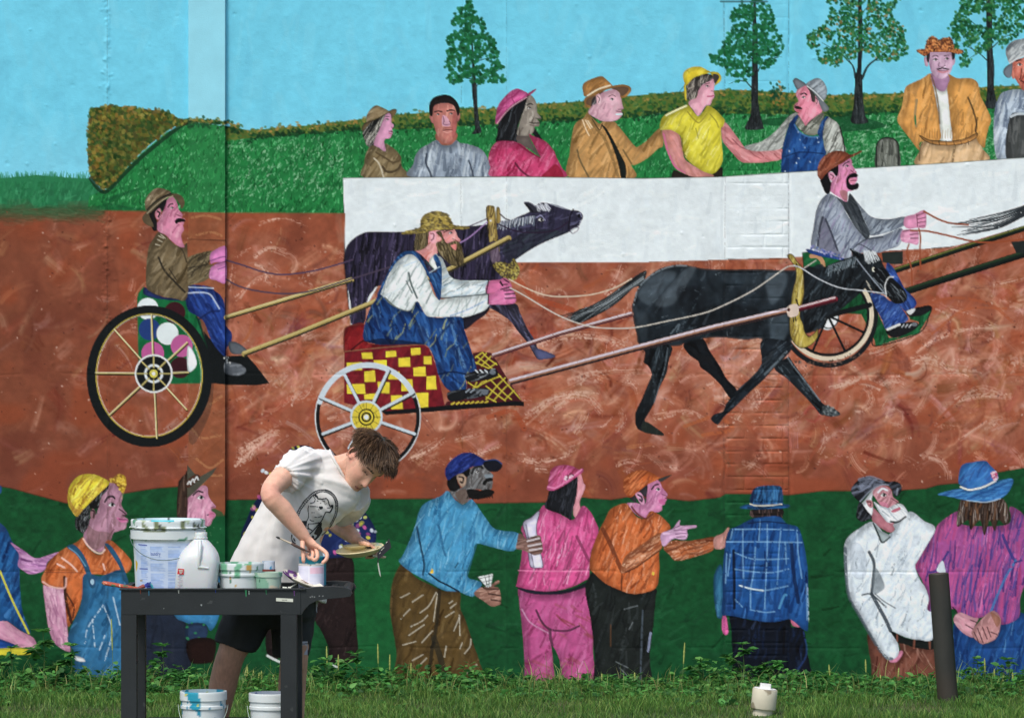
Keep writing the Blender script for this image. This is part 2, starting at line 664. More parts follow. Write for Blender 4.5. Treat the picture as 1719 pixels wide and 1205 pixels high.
def tree(key, label, view, trunk, branches, crown, n, cols, r0=1.9, r1=3.0):
    V(*view)
    FIG(key, 'painted_tree', label)
    cm = cover(crom(P(crown)))
    for b, w in branches:
        L(b, w, (42, 56, 54), .95, 'branch', True, w * .4)
    F('trunk', trunk, (46, 54, 56), True, var=.2)
    HT(70, (74, 84, 88), 88, 12, 1.6, .6, 6, .5)
    HT(60, (24, 28, 30), 88, 14, 2, .6, 6, .3)
    # leaves gather in clumps
    y0, x0, c = cm
    h, w = c.shape
    g = N12[y0:y0 + h, x0:x0 + w] * .6 + N5[y0:y0 + h, x0:x0 + w] * .4
    c2 = np.where((c > .5) & (g > .34), 1, 0).astype(np.float32)
    SCAT((y0, x0, c2), int(n * 1.35), cols, r0, r1, .95, 1.25, 'leaves', .6)


def paint_trees():
    g1 = [(20, 108, 56), (26, 122, 66), (16, 92, 50)]
    g2 = [(22, 104, 54), (34, 124, 66), (18, 84, 46), (60, 130, 62)]
    tree('tree1', 'slender painted tree with round green leaves behind the seated spectators', (690, 0),
         '488,130 500,300 512,600 508,700 520,850 532,1000 536,1080 510,1125 590,1112 575,1040 560,900 552,740 538,600 522,430 505,250',
         [('548,730 600,650 700,610 780,560', 2), ('515,665 400,650 310,655', 1.8), ('500,350 400,310', 1.6), ('512,525 640,492 740,482', 1.8), ('495,230 550,170', 1.6), ('515,470 590,390', 1.4), ('510,590 440,560 350,560', 1.3), ('505,450 400,420 330,440', 1.3)],
         '490,0 540,90 590,140 620,210 640,270 700,330 720,400 740,450 730,520 780,570 805,600 790,680 730,700 650,690 600,710 500,690 430,690 350,705 290,665 280,540 310,490 300,330 370,250 350,200 370,110 400,70 460,40', 620, g1)
    tree('tree2', 'painted tree with a flared dark trunk left of the grey-hatted farmer', (1180, 0),
         '428,-60 444,-60 448,150 460,300 460,500 465,700 465,850 480,960 508,1060 500,1085 355,1085 400,960 405,800 410,600 415,300',
         [('410,740 330,650 250,560', 2.4), ('463,600 500,530 600,490 660,480', 2), ('415,500 350,420 300,300', 1.8), ('420,210 330,190', 1.6), ('455,400 560,330', 1.6), ('375,690 300,680 220,705', 1.8), ('412,650 340,560 330,480', 1.5), ('455,250 530,180', 1.5), ('345,60 380,130', 1.3)],
         '380,-60 540,-60 580,100 600,180 640,280 690,330 680,410 630,480 600,530 500,590 430,560 400,650 350,690 270,690 200,630 180,560 130,570 60,500 55,430 150,430 190,330 230,200 250,100 300,60', 640, g1)
    tree('tree3', 'broad painted tree with forked limbs and a few orange leaves', (1180, 0),
         '1302,-60 1328,-60 1340,300 1335,500 1330,620 1335,640 1342,800 1360,960 1382,1030 1245,1030 1262,900 1275,700 1272,640 1290,600 1297,500 1302,250',
         [('1335,660 1390,550 1510,462', 5), ('1280,650 1260,560 1225,520', 4), ('1340,410 1400,340 1580,210', 2.2), ('1225,520 1150,450 1000,360', 2), ('1510,462 1640,330', 1.8), ('1230,470 1250,370', 1.6), ('1300,330 1220,190 1130,110', 1.8), ('1330,120 1420,20 1500,-10', 1.6), ('1440,510 1640,490', 1.6), ('1260,560 1190,440 1160,330', 1.6), ('1345,300 1430,200', 1.4)],
         '1100,-60 1640,-60 1620,60 1590,130 1690,240 1700,330 1719,400 1690,480 1600,510 1480,510 1400,450 1290,440 1280,500 1200,500 1130,560 1030,550 970,500 960,440 890,390 870,320 940,260 1030,200 1060,110', 1150, g2 * 3 + [(150, 124, 66)], 1.5, 2.5)
    tree('tree4', 'painted tree at the right behind the orange-jacketed man', (1375, 40),
         '1402,-240 1448,-240 1455,200 1470,350 1470,560 1492,690 1398,702 1410,560 1408,300',
         [('1410,310 1330,240 1200,170', 2.2), ('1455,200 1560,110 1680,80', 2.2), ('1410,150 1330,30 1250,-40', 2), ('1330,250 1250,300', 1.5), ('1450,60 1560,-60', 1.8), ('1300,230 1200,100', 1.3)],
         '1090,30 1150,-100 1230,-240 1700,-240 1770,-100 1760,30 1700,120 1600,150 1550,190 1470,210 1400,230 1320,260 1270,330 1210,410 1170,350 1180,250 1130,200 1150,150 1075,60', 780, g2, 1.6, 2.6)


def paint_track():
    V(0, 0, 1)
    FIG('fence', 'painted_fence', 'long white painted board fence in front of the upper spectators')
    F('', '576,299 700,298 870,297 1080,300 1214,297 1278,292 1370,287 1442,283 1544,277 1719,265 1743,263 1743,380 1615,412 1551,418 1489,421 1380,428 1320,433 1216,436 1084,440 868,440 640,470 590,560 580,440', (207, 216, 218), False, var=.03)
    HT(160, (196, 208, 214), 88, 40, 9, .35, 8, .3)
    HT(120, (222, 228, 226), 10, 40, 8, .35, 20, .3)
    L('576,299 870,297 1080,300 1214,297 1370,287 1544,277 1719,265', 1.3, (70, 84, 70), .6, sm=False)
    FIG('track', 'painted_track', 'reddish brown painted dirt track with swirling pale brush strokes')
    edge_top = '-24,352 100,350 160,353 380,357 580,358 577,440 590,560 640,470 868,440 1084,440 1216,436 1320,433 1380,428 1489,421 1551,418 1591,416 1615,410 1743,372'
    edge_bot = '1743,778 1719,785 1675,793 1609,811 1575,814 1555,820 1513,823 1429,824 1382,824 1324,831 1260,829 1218,829 1208,835 1156,841 1120,837 1050,835 1026,839 976,835 918,843 804,845 728,837 480,838 380,839 377,866 316,866 316,815 260,820 210,828 112,845 60,831 20,820 -24,812'
    F('', edge_top + ' ' + edge_bot, (156, 80, 54), False, var=.14)
    tm = ST['m']
    y0, x0, c = tm
    # colour drifts: brown at left, redder and paler in the middle and right
    h, w = c.shape
    xx = (np.arange(w) + x0 - MX)[None, :]
    yy = (np.arange(h) + y0 - MY)[:, None]
    k = np.clip((xx - 200) / 260, 0, 1) * np.clip(1 - abs(yy - 600) / 220, 0, 1)
    blend((y0, x0, (c * k * .7).astype(np.float32)), (184, 112, 88))
    blend((y0, x0, (c * np.clip(1 - xx / 300, 0, 1) * np.ones_like(yy) * .6).astype(np.float32)), (134, 70, 46))
    blend((y0, x0, (c * np.clip((yy - 700) / 110, 0, 1) * .6 * np.ones_like(xx)).astype(np.float32)), (132, 64, 48))
    n = N40[y0:y0 + h, x0:x0 + w]
    blend((y0, x0, (c * np.clip((n - .55) * 4, 0, 1) * .4).astype(np.float32)), (170, 70, 34))
    blend((y0, x0, (c * np.clip((.4 - n) * 4, 0, 1) * .35).astype(np.float32)), (112, 50, 36))
    # swirling strokes: broad and soft, stronger towards the middle and right
    pal = [(204, 150, 128), (212, 170, 152), (182, 92, 56), (122, 52, 38), (112, 46, 34), (200, 144, 122), (168, 100, 76), (156, 72, 44), (190, 118, 92), (122, 72, 56), (178, 128, 92), (188, 150, 140)]

    def arc(x, y, a0, ln, kk):
        pts = []
        for s_ in range(6):
            pts.append((x + MX, y + MY))
            x += math.cos(a0 + kk * s_ * ln / 5) * ln / 5
            y -= math.sin(a0 + kk * s_ * ln / 5) * ln / 5
        return np.array(pts)
    for i in range(420):
        x, y = rng.uniform(330, 1740), rng.uniform(370, 790)
        k_ = min(1, max(.3, 1.2 - abs(y - 590) / 220))
        BR(arc(x, y, rng.normal(.45, .7), rng.uniform(50, 120), rng.normal(0, .016)), rng.uniform(20, 40), [(206, 140, 112), (196, 112, 80), (188, 90, 54), (140, 58, 40), (212, 160, 138)][rng.integers(5)], rng.uniform(.3, .6) * k_, tm, .15, n=9)
    for i in range(2000):
        x, y = rng.uniform(-10, 1730), rng.uniform(365, 830)
        mid = min(1, max(0.18, (x - 200) / 280)) * min(1, max(.25, 1.15 - abs(y - 600) / 230))
        if rng.random() > mid + .15:
            continue
        wd = rng.uniform(9, 24) if i < 1300 else rng.uniform(4, 10)
        c = np.clip(np.array(pal[rng.integers(len(pal))]) + rng.normal(0, 8, 3), 0, 255)
        BR(arc(x, y, rng.normal(.45, .75), rng.uniform(24, 78), rng.normal(0, .024)), wd, c, rng.uniform(.6, 1.15) * (.35 + .65 * mid), tm, rng.uniform(.1, .8), cj=18)
    SOFT(tm, 2)
    for i in range(420):
        x, y = rng.uniform(150, 1730), rng.uniform(375, 810)
        c = np.clip(np.array(pal[rng.integers(len(pal))]) + rng.normal(0, 8, 3), 0, 255)
        BR(arc(x, y, rng.normal(.45, .75), rng.uniform(20, 60), rng.normal(0, .024)), rng.uniform(6, 16), c, rng.uniform(.3, .6), tm, rng.uniform(.3, .9))
    # pale dry-brush arcs
    for i in range(230):
        x, y = rng.uniform(380, 1720), rng.uniform(400, 790)
        wd = rng.uniform(5, 18)
        BR(arc(x, y, rng.uniform(-.3, 1.2), rng.uniform(18, 60), rng.normal(0, .03)), wd, (216, 186, 170), rng.uniform(.35, .8), tm, rng.uniform(.6, 1.0))
    for t, wd in (('402,760 430,742 455,730 468,726', 14), ('395,785 420,760 445,740', 10), ('872,765 900,772 935,768 965,755', 10), ('770,765 800,758 840,750', 9), ('900,580 950,565 1010,570 1050,580', 14), ('960,640 1010,625 1080,618', 10), ('880,700 930,670 980,665 1010,690', 12), ('1540,590 1590,560 1680,548', 9), ('1600,668 1650,655 1700,668', 12), ('1530,610 1560,600 1590,620', 14), ('1440,520 1480,498 1530,490', 8), ('1400,650 1440,642 1480,652', 10), ('690,770 715,750 745,735', 12), ('800,525 830,530 860,545', 12), ('930,690 965,660 1005,662', 9), ('1100,700 1150,690 1190,705', 8), ('440,375 470,366 510,376', 5), ('425,430 450,422 480,425', 6), ('400,500 430,470 470,460', 5)):
        for r in range(3):
            q = P(t) + rng.normal(0, 3, (len(t.split()), 2))
            BR(crom(q, False, 3), wd * rng.uniform(.7, 1.3), (218, 186, 168), .6, None, rng.uniform(.6, .95))
    for t, wd, c in (('1545,515 1600,500 1660,510 1700,540', 5, (178, 84, 48)), ('1565,560 1620,520 1690,518', 4, (184, 92, 54)), ('1610,690 1560,720 1640,640', 4, (170, 80, 50)), ('820,700 860,690 880,720', 8, (176, 72, 38)), ('1180,730 1230,720 1200,700 1150,715', 6, (190, 96, 52)), ('1420,655 1450,640 1480,650', 6, (172, 76, 44)), ('700,560 690,590 740,600', 10, (180, 70, 36)), ('870,470 900,500 960,520', 9, (176, 66, 34))):
        L(t, wd, c, .7, dry=.5)
    blend((y0, x0, (tm[2] * np.clip((xx - 120) / 300, 0, 1) * np.ones_like(yy) * .16).astype(np.float32)), (196, 92, 52))
    SCAT(tm, 700, [(216, 190, 172), (90, 44, 36), (70, 36, 32), (200, 150, 126)], .6, 1.4, .6, 1.6)
    for i in range(130):                  # grass worked softly into the dirt at the far left
        x, y = rng.uniform(-30, 150), 352 + abs(rng.normal(0, 9))
        BR(np.array([[x, y], [x + 14, y + rng.normal(0, 3)], [x + 30, y + rng.normal(0, 4)]]) + MX, rng.uniform(6, 14), [(60, 100, 60), (88, 88, 54), (110, 80, 52)][min(2, int((y - 350) / 9))], .4, None, .2)
    F(None, '316,205 378,210 378,357 316,357', (60, 150, 84), False, .22, 0)  # same painted-in shading: the pilaster front lightened over the grass
    # pilaster coat is smoother and more orange
    F(None, '316,357 378,358 378,866 316,866', (158, 88, 52), False, .6, .1)
    L('318,402 378,404', 1.4, (80, 44, 32), .8)
    for t in ('322,366 345,362 370,368', '330,395 355,390 372,396', '325,690 350,680 372,665', '322,720 340,735 370,730', '330,770 352,785 374,772', '335,820 350,800 372,798'):
        L(t, 4, (196, 134, 84), .5, dry=.5)
    FIG('green', 'painted_green', 'dark green painted grass under the front row of figures')
    F('', '-24,812 20,820 60,831 112,845 210,828 260,820 316,815 316,866 377,866 380,839 480,838 728,837 804,845 918,843 976,835 1026,839 1050,835 1120,837 1156,841 1208,835 1218,829 1260,829 1324,831 1382,824 1429,824 1513,823 1555,820 1575,814 1609,811 1675,793 1719,785 1743,778 1743,1190 -24,1190', (20, 88, 45), False, var=.16)
    HT(500, (24, 94, 50), 20, 26, 6, .4, 40, .5)
    HT(400, (14, 62, 34), 20, 26, 6, .4, 40, .4)
    F(None, '580,930 700,930 700,1130 580,1130', (28, 118, 56), True, .5, .1)
    F(None, '330,870 380,870 380,1010 340,1010', (18, 104, 56), True, .6, .05)
    SCAT(ST['m'], 30, [(120, 170, 120)], .6, 1.2, .6)


# ---- spectators along the fence --------------------------------------------
BK = (28, 28, 32)


def paint_upper_row():
    V(590, 110)
    FIG('w1', 'painted_spectator', 'painted woman with white-streaked hair, brown hat and brown sweater')
    F('hair', '300,388 270,420 240,440 130,480 100,520 95,590 110,625 130,672 165,690 188,660 200,610 235,550 270,470', (34, 36, 36))
    HT(34, (205, 200, 186), 62, 22, 2.2, .9, 10, .1, .05)
    F('', '300,392 330,400 335,440 335,480 356,500 350,522 340,535 346,560 336,590 320,612 285,616 275,640 280,680 292,718 265,718 230,690 188,672 200,610 230,550 262,470', (200, 136, 168))
    F(None, '285,616 275,640 285,700 250,690 240,620', (170, 100, 140), True, .5)
    HT(10, (225, 175, 195), 70, 12, 3, .6)
    EYE(300, 455, 7); L('285,432 318,428', 1.2, BK); L('316,556 335,552 340,560', 1.6, (80, 40, 60)); L('316,570 335,574', 1.6, (190, 70, 110)); L('335,520 350,522', 1, (110, 60, 80))
    F('hat', '125,475 125,430 150,380 185,345 215,337 250,350 290,370 312,390 240,432 180,457 115,486', (136, 114, 80))
    HT(14, (160, 140, 104), 40, 16, 4, .5)
    F('hat', '115,483 90,520 90,552 106,545 150,492 185,456', (112, 92, 62))
    F('hat', '308,390 345,369 376,370 378,395 356,425 336,446 330,412', (118, 94, 60))
    L('110,490 200,455 310,398', 1.6, (66, 52, 38), .8)
    F('sweater', '180,672 210,682 265,718 292,722 283,658 330,680 380,720 415,770 415,820 430,860 470,900 492,940 104,940 108,820 120,750 150,690', (132, 112, 76))
    HT(24, (156, 138, 100), 60, 22, 5, .5); HT(14, (98, 80, 52), 60, 22, 4, .6)
    L('205,730 290,780 345,815 400,800 412,770', 3, (92, 74, 48), .8); L('262,850 290,888 340,894 390,870 412,835', 4, (84, 68, 46), .9); L('190,780 225,815 250,870 268,935', 2.6, (200, 190, 165), .8, dry=.4)
    FIG('m1', 'painted_spectator', 'painted short-haired man facing forward in a grey sweater')
    F('', '715,570 718,640 760,668 830,668 872,640 878,565', (170, 96, 80))
    F('', '655,425 668,415 690,440 690,485 670,475', (190, 110, 104)); F('', '880,400 905,395 910,440 888,472', (190, 110, 104))
    F('', '680,352 720,326 790,316 848,326 872,365 884,430 886,480 872,560 850,612 830,642 800,652 760,640 722,590 698,520 680,440', (190, 112, 100))
    HT(16, (222, 160, 140), 80, 18, 4, .55); F(None, '765,420 805,440 830,500 800,515 760,500', (214, 160, 186), True, .8); F(None, '860,380 886,440 880,560 850,610 840,520', (170, 74, 74), True, .5)
    F('hair', '655,410 650,350 665,300 700,265 770,247 830,257 880,300 905,350 906,400 892,425 872,362 840,327 780,317 720,327 690,352 678,425', (38, 32, 32))
    L('698,392 730,384 758,390', 2.2, BK); L('800,384 830,376 862,380', 2.2, BK); EYE(726, 413, 8); EYE(836, 406, 8)
    L('770,430 776,470 768,492 800,500 830,490 822,470', 1.4, (110, 60, 90), .8); L('768,546 800,540 845,542', 1.6, (90, 30, 36)); L('775,556 805,564 838,552', 2.4, (220, 150, 140), .8); L('770,530 800,522 845,528', 1.2, (120, 60, 60), .7)
    F('sweater', '715,628 640,665 580,700 540,750 520,830 510,940 1202,940 1172,860 1132,760 1082,700 990,665 910,650 878,628 832,668 762,670', (138, 152, 168))
    HT(60, (98, 112, 130), 82, 30, 6, .55, 10, .4); HT(46, (188, 198, 204), 82, 30, 5, .6, 10, .4)
    L('630,745 625,820 660,900 672,940', 3.4, (62, 72, 88), .85); L('985,800 1005,860 1025,940', 3, (62, 72, 88), .85); L('710,640 760,678 830,680 885,640', 3, (100, 112, 128), .8)
    FIG('w2', 'painted_spectator', 'painted long-haired woman in a pink brimmed cap and pink top')
    F('hair', '1485,248 1400,290 1330,350 1240,450 1226,560 1212,645 1290,640 1372,664 1396,600 1396,520 1430,420 1470,340 1492,270', (30, 32, 36))
    HT(18, (80, 88, 96), 75, 24, 2, .7, 12, .3)
    F('hair', '1528,518 1560,560 1602,625 1560,622 1530,585 1508,560', (32, 32, 36))
    F('', '1395,575 1480,585 1512,650 1585,765 1500,705 1396,655', (104, 92, 86))
    F('', '1478,270 1508,252 1545,300 1556,370 1560,400 1588,436 1580,452 1556,452 1577,480 1570,512 1536,517 1530,550 1500,582 1440,592 1388,580 1400,520 1430,420 1460,340', (142, 132, 120))
    HT(16, (178, 170, 156), 75, 16, 4, .6); HT(8, (100, 88, 80), 75, 16, 3, .6)
    EYE(1492, 360, 9); L('1470,335 1500,322 1520,330', 2, BK); L('1496,480 1530,486 1572,484', 1.6, (60, 50, 48)); L('1545,445 1585,448', 1.4, (70, 60, 56)); L('1500,500 1540,508 1568,502', 2, (120, 104, 96))
    F('hat', '1213,495 1215,400 1235,330 1280,270 1340,215 1390,196 1440,213 1488,245 1440,277 1350,332 1280,402', (206, 72, 138))
    HT(24, (226, 110, 166), 45, 20, 4, .5); HT(14, (170, 44, 104), 45, 22, 3, .5)
    F('hat', '1476,240 1540,200 1547,210 1492,254', (196, 56, 120)); L('1350,215 1345,270 1370,320', 1.4, (150, 40, 90), .8); L('1222,488 1290,400 1360,335 1470,268', 2, (230, 160, 180), .8)
    F('top', '1400,650 1270,632 1210,650 1170,700 1148,780 1165,850 1202,940 1785,940 1765,860 1719,770 1700,720 1630,640 1540,600 1488,583 1560,720 1585,772 1500,720', (206, 58, 108))
    HT(60, (232, 130, 165), 55, 20, 6, .6, 25, .6); HT(40, (166, 26, 70), 60, 22, 5, .6, 20, .5)
    F(None, '1640,885 1719,830 1775,940 1600,940', (160, 22, 48), True, .8); L('1375,820 1420,880 1470,920 1500,940', 3.4, (110, 30, 60), .8); L('1400,660 1480,720 1580,775', 2.6, (140, 24, 60), .8)

    V(934, 80)
    FIG('m2', 'painted_spectator', 'painted man in a tan suit, dark tie and tan fedora')
    F('suit', '265,545 230,590 180,620 150,660 130,750 115,870 122,1100 640,1100 628,990 660,985 760,930 850,850 895,820 880,690 850,690 760,780 690,830 660,830 600,760 520,660 480,622 400,618 360,640 300,590', (190, 138, 76))
    HT(60, (214, 166, 104), 62, 26, 5, .55, 18, .4); HT(50, (146, 108, 58), 62, 30, 5, .55, 16, .4)
    L('270,560 320,660 400,760 460,900 520,1090', 5, (132, 100, 54), .6, dry=.4); L('300,600 360,690 385,640', 2, (80, 62, 38), .9); L('175,860 200,950 270,1085', 3, (110, 92, 58), .8); L('560,860 630,975', 3, (120, 96, 56), .8)
    for t in ('220,610 250,690 275,740', '245,612 285,680', '265,618 300,670'):
        L(t, 2, (226, 200, 160), .9)
    F('tie', '378,648 420,680 480,780 540,900 582,990 582,1100 545,1100 520,980 470,830 420,720', (34, 44, 40))
    F('hair', '280,495 300,430 350,385 402,372 400,430 340,485', (62, 58, 62)); HT(10, (140, 134, 134), 60, 12, 1.6, .8)
    F('', '372,390 440,360 490,350 530,385 545,440 556,490 562,515 542,527 552,552 540,582 500,612 440,622 380,617 345,600 268,548 300,490 335,470', (206, 154, 168))
    HT(14, (228, 190, 198), 60, 16, 5, .6); HT(8, (170, 112, 130), 60, 16, 4, .6)
    F('', '332,402 360,390 378,430 365,478 345,472', (220, 168, 176)); L('345,410 362,430 355,462', 1.4, (110, 60, 70))
    EYE(466, 436, 9); L('440,412 470,400 496,412', 1.2, (90, 60, 60)); L('505,535 548,540', 1.6, (130, 80, 90)); L('505,562 548,560', 3, (190, 225, 228), .9); L('520,520 560,518', 1, (110, 70, 80))
    F('hat', '240,485 232,440 260,408 350,360 470,322 560,312 612,325 630,355 612,388 570,422 540,422 530,385 490,350 440,350 370,380 300,430 288,495 258,505', (184, 126, 62))
    F(None, '465,342 560,328 606,345 590,385 548,408 520,368', (104, 78, 60), True, .95); F(None, '250,470 262,430 320,400 300,440 290,490', (104, 78, 60), True, .8)
    F('hat', '226,385 220,320 260,280 372,242 420,270 462,310 466,332 350,362 248,412', (182, 124, 60))
    HT(20, (150, 104, 56), 50, 22, 5, .5); L('262,405 350,352 452,318', 2.4, (232, 208, 176), .95)
    FIG('w3', 'painted_spectator', 'painted woman in a bright yellow shirt and yellow hat')
    F('trousers', '985,1028 1060,1055 1180,1095 985,1100', (48, 40, 32)); F('trousers', '1320,1050 1390,1005 1388,1090 1320,1090', (48, 40, 32))
    F('', '1385,670 1415,628 1470,690 1530,770 1600,850 1740,850 1892,850 1892,932 1750,962 1600,967 1540,952 1490,900 1420,820 1388,760', (212, 128, 130))
    HT(24, (232, 164, 164), 330, 20, 5, .6); HT(14, (176, 84, 84), 330, 20, 3, .6); L('1480,770 1540,830 1600,855', 2, (150, 70, 80), .7)
    F('', '890,688 960,690 1030,730 1060,850 1080,940 1200,1020 1325,1080 1180,1092 1060,1052 988,1000 940,900 900,790', (204, 128, 118))
    HT(24, (222, 150, 150), 300, 24, 6, .6); L('900,720 940,880 1000,1000 1080,1050', 3, (212, 100, 150), .8, dry=.4)
    F('', '1322,245 1326,330 1320,370 1327,410 1306,442 1290,482 1250,492 1192,575 1140,515 1108,470 1130,440 1175,420 1200,340 1260,290', (216, 148, 166))
    HT(14, (236, 186, 192), 70, 16, 4, .6); EYE(1266, 326, 8); L('1268,412 1300,410 1320,404', 2, (200, 60, 110)); L('1300,365 1322,368', 1.2, (150, 70, 90)); L('1250,308 1285,300', 1.4, (90, 60, 50))
    F('hair', '1092,432 1085,360 1100,300 1160,250 1250,218 1322,243 1290,282 1230,310 1190,370 1170,420 1130,440', (66, 60, 56))
    HT(40, (196, 186, 170), 70, 18, 1.8, .85, 14, .1, .3)
    F('hat', '1082,320 1062,240 1080,195 1130,168 1200,160 1260,188 1292,210 1230,227 1150,257 1100,312', (214, 188, 34))
    HT(10, (232, 212, 70), 50, 20, 5, .5)
    F('hat', '1288,207 1350,208 1382,245 1374,286 1325,322 1330,300 1310,240', (208, 180, 30)); F(None, '1312,226 1350,226 1366,250 1350,286 1328,300', (74, 66, 62)); F('hat', '1070,320 1085,320 1092,440 1076,420', (206, 182, 36)); L('1072,325 1050,350 1030,380', 1, BK); O(BK, .8, .3)
    F('shirt', '1075,488 1110,488 1150,540 1192,577 1240,530 1265,488 1330,520 1380,570 1412,610 1400,660 1380,680 1385,760 1392,850 1392,960 1340,1042 1290,1058 1200,1022 1110,952 1060,880 1050,770 1030,732 960,692 890,692 868,680 880,608 920,560 1000,520', (204, 192, 44))
    HT(40, (224, 216, 90), 65, 26, 5, .5); HT(26, (170, 158, 36), 60, 24, 4, .55); HT(16, (228, 224, 170), 60, 26, 2.4, .7)
    L('1100,540 1150,600 1200,630 1260,560', 2.4, (160, 146, 40), .9); L('1050,740 1060,860 1090,930', 3, (96, 88, 36), .7, dry=.6); L('1290,560 1340,620 1360,670', 2, (150, 140, 40), .8); L('1170,680 1190,760', 2, (160, 150, 40), .8); L('920,570 1000,530 1090,490', 3, (232, 230, 190), .8, dry=.3)

    V(1230, 110)
    FIG('m3', 'painted_spectator', 'painted mustached farmer in blue overalls and a grey hat')
    F('shirt', '525,400 470,430 410,500 340,570 240,640 95,682 170,717 300,717 410,692 440,590 480,480 545,420', (172, 176, 170))
    HT(36, (206, 208, 200), 40, 24, 4, .6); HT(26, (120, 124, 118), 40, 24, 3, .6)
    F('shirt', '755,398 830,450 882,490 912,560 932,650 942,725 790,758 760,600 770,450 800,430', (170, 174, 166)); HT(30, (204, 206, 196), 60, 22, 4, .6); HT(26, (104, 106, 98), 60, 22, 3, .6); L('900,520 930,640 940,720', 2.4, BK, .8); L('800,740 850,650 880,560', 2.4, (80, 82, 78), .7)
    F('', '530,240 560,190 612,170 650,215 670,280 690,310 738,330 748,392 650,462 612,505 590,475 545,412 560,400 525,382 513,342 530,320 552,300', (226, 130, 152))
    HT(12, (242, 184, 192), 60, 16, 5, .6); HT(10, (190, 84, 104), 60, 16, 4, .5)
    F('', '690,258 722,270 722,322 700,337', (224, 144, 160)); L('700,275 712,295 704,320', 1.4, (90, 40, 50))
    F('hair', '622,180 660,200 692,260 688,302 664,300 650,230', (70, 64, 62))
    EYE(596, 270, 9, -1); L('570,244 600,234 620,246', 2.4, BK); F(None, '518,345 550,342 582,360 575,372 530,366', (46, 36, 38)); F(None, '530,372 575,376 565,392 540,392', (200, 90, 110)); L('540,325 520,338', 1.4, (120, 50, 60))
    F('hat', '505,130 525,107 560,120 614,158 585,182 542,203 520,172', (112, 120, 128))
    F('hat', '610,165 650,130 710,107 755,130 785,180 792,230 770,292 735,272 690,222 640,187', (142, 152, 160)); HT(20, (176, 186, 192), 40, 18, 3, .6); HT(14, (104, 112, 120), 40, 20, 3, .6)
    F('hat', '640,183 720,258 802,350 792,382 760,387 735,342 715,290 680,232', (128, 136, 144)); L('625,175 690,225 760,300', 1.6, (220, 226, 226), .8)
    F('shirt', '545,413 590,475 612,510 650,466 750,395 765,440 742,480 722,572 620,582 550,522 528,482', (128, 130, 116)); HT(20, (190, 192, 180), 40, 18, 3, .6); HT(14, (70, 74, 64), 50, 18, 4, .6)
    F('overalls', '535,418 552,430 522,500 560,560 640,600 720,600 712,560 748,470 790,428 804,440 774,480 757,580 766,680 782,742 722,822 712,892 450,908 408,892 410,780 420,680 450,570 480,480', (26, 76, 150))
    HT(44, (44, 104, 180), 70, 26, 6, .5); HT(40, (16, 50, 112), 70, 26, 6, .5); L('520,500 560,560 640,600 720,600', 3, (70, 120, 190), .8); L('430,770 560,730 760,740', 2, (14, 44, 96), .8); SCAT(ST['m'], 10, [(200, 215, 225)], .8, 1.4, .8)
    FIG('stone', 'painted_marker', 'small dark arched painted marker on the grass')
    F('', '1205,858 1204,700 1220,640 1260,612 1310,607 1360,625 1392,680 1398,858', (104, 108, 98)); HT(26, (140, 144, 134), 88, 26, 4, .6, 6); HT(16, (70, 74, 68), 88, 26, 4, .6, 6); L('1206,855 1206,700 1222,640 1262,612 1312,608 1362,626 1390,680 1394,850', 2.6, (40, 44, 42), .9)
    V(1375, 40)
    FIG('m4', 'painted_spectator', 'painted man in an orange jacket and white tee with hands in pockets')
    F('', '930,420 948,500 1000,565 1052,570 1084,510 1088,420', (160, 116, 150))
    F('', '880,288 912,288 916,352 890,352', (176, 140, 160)); F('', '1122,285 1142,298 1132,348 1112,342', (176, 140, 160))
    F('', '920,250 930,233 1116,233 1127,300 1122,350 1100,412 1060,452 1010,462 960,432 930,370', (188, 150, 174)); HT(12, (214, 184, 200), 70, 16, 5, .6); HT(8, (150, 108, 140), 70, 16, 4, .5)
    F('hair', '900,243 928,233 922,322 904,312', (48, 42, 46)); F('hair', '1112,233 1142,238 1136,292 1118,302', (48, 42, 46))
    EYE(976, 303, 11); EYE(1072, 296, 10); L('950,278 975,268 1000,276', 1.4, (70, 50, 60)); L('1050,272 1085,266', 1.4, (70, 50, 60)); L('1010,330 1000,352 1030,364 1058,350', 1.2, (110, 70, 90)); F(None, '985,380 1035,368 1090,380 1085,388 1035,380 1000,388', (50, 36, 44)); L('1000,400 1040,410 1080,398', 3, (206, 120, 130), .8); L('1005,395 1075,393', 1, (90, 40, 50))
    F('shirt', '955,528 1010,565 1052,566 1082,538 1092,640 1102,800 1128,972 1013,978 1008,850 988,700', (206, 210, 202))
    F('trousers', '870,990 960,1013 1100,1023 1240,998 1310,958 1372,1050 1398,1155 838,1190 838,1080', (206, 166, 118)); HT(24, (224, 190, 148), 70, 26, 7, .5); HT(14, (166, 128, 86), 70, 26, 5, .5); L('1140,1020 1130,1080 1120,1170', 4, (120, 96, 62), .7, dry=.4); L('870,1000 845,1060 842,1150', 1.6, (90, 70, 46), .8)
    F('jacket', '930,418 870,458 800,490 730,530 710,600 695,700 656,800 690,872 760,962 840,1062 850,992 1012,978 1010,850 990,700 960,540 940,460', (214, 146, 68)); HT(40, (230, 168, 92), 75, 26, 7, .5); HT(26, (160, 112, 58), 75, 26, 5, .5)
    F('jacket', '1085,423 1160,458 1270,458 1332,500 1352,600 1400,700 1442,800 1422,872 1400,962 1386,1042 1340,1002 1310,952 1270,987 1125,992 1118,940 1100,800 1085,640 1073,540 1095,470', (212, 146, 68)); HT(40, (230, 168, 92), 75, 26, 7, .5); HT(26, (160, 112, 58), 75, 26, 5, .5)
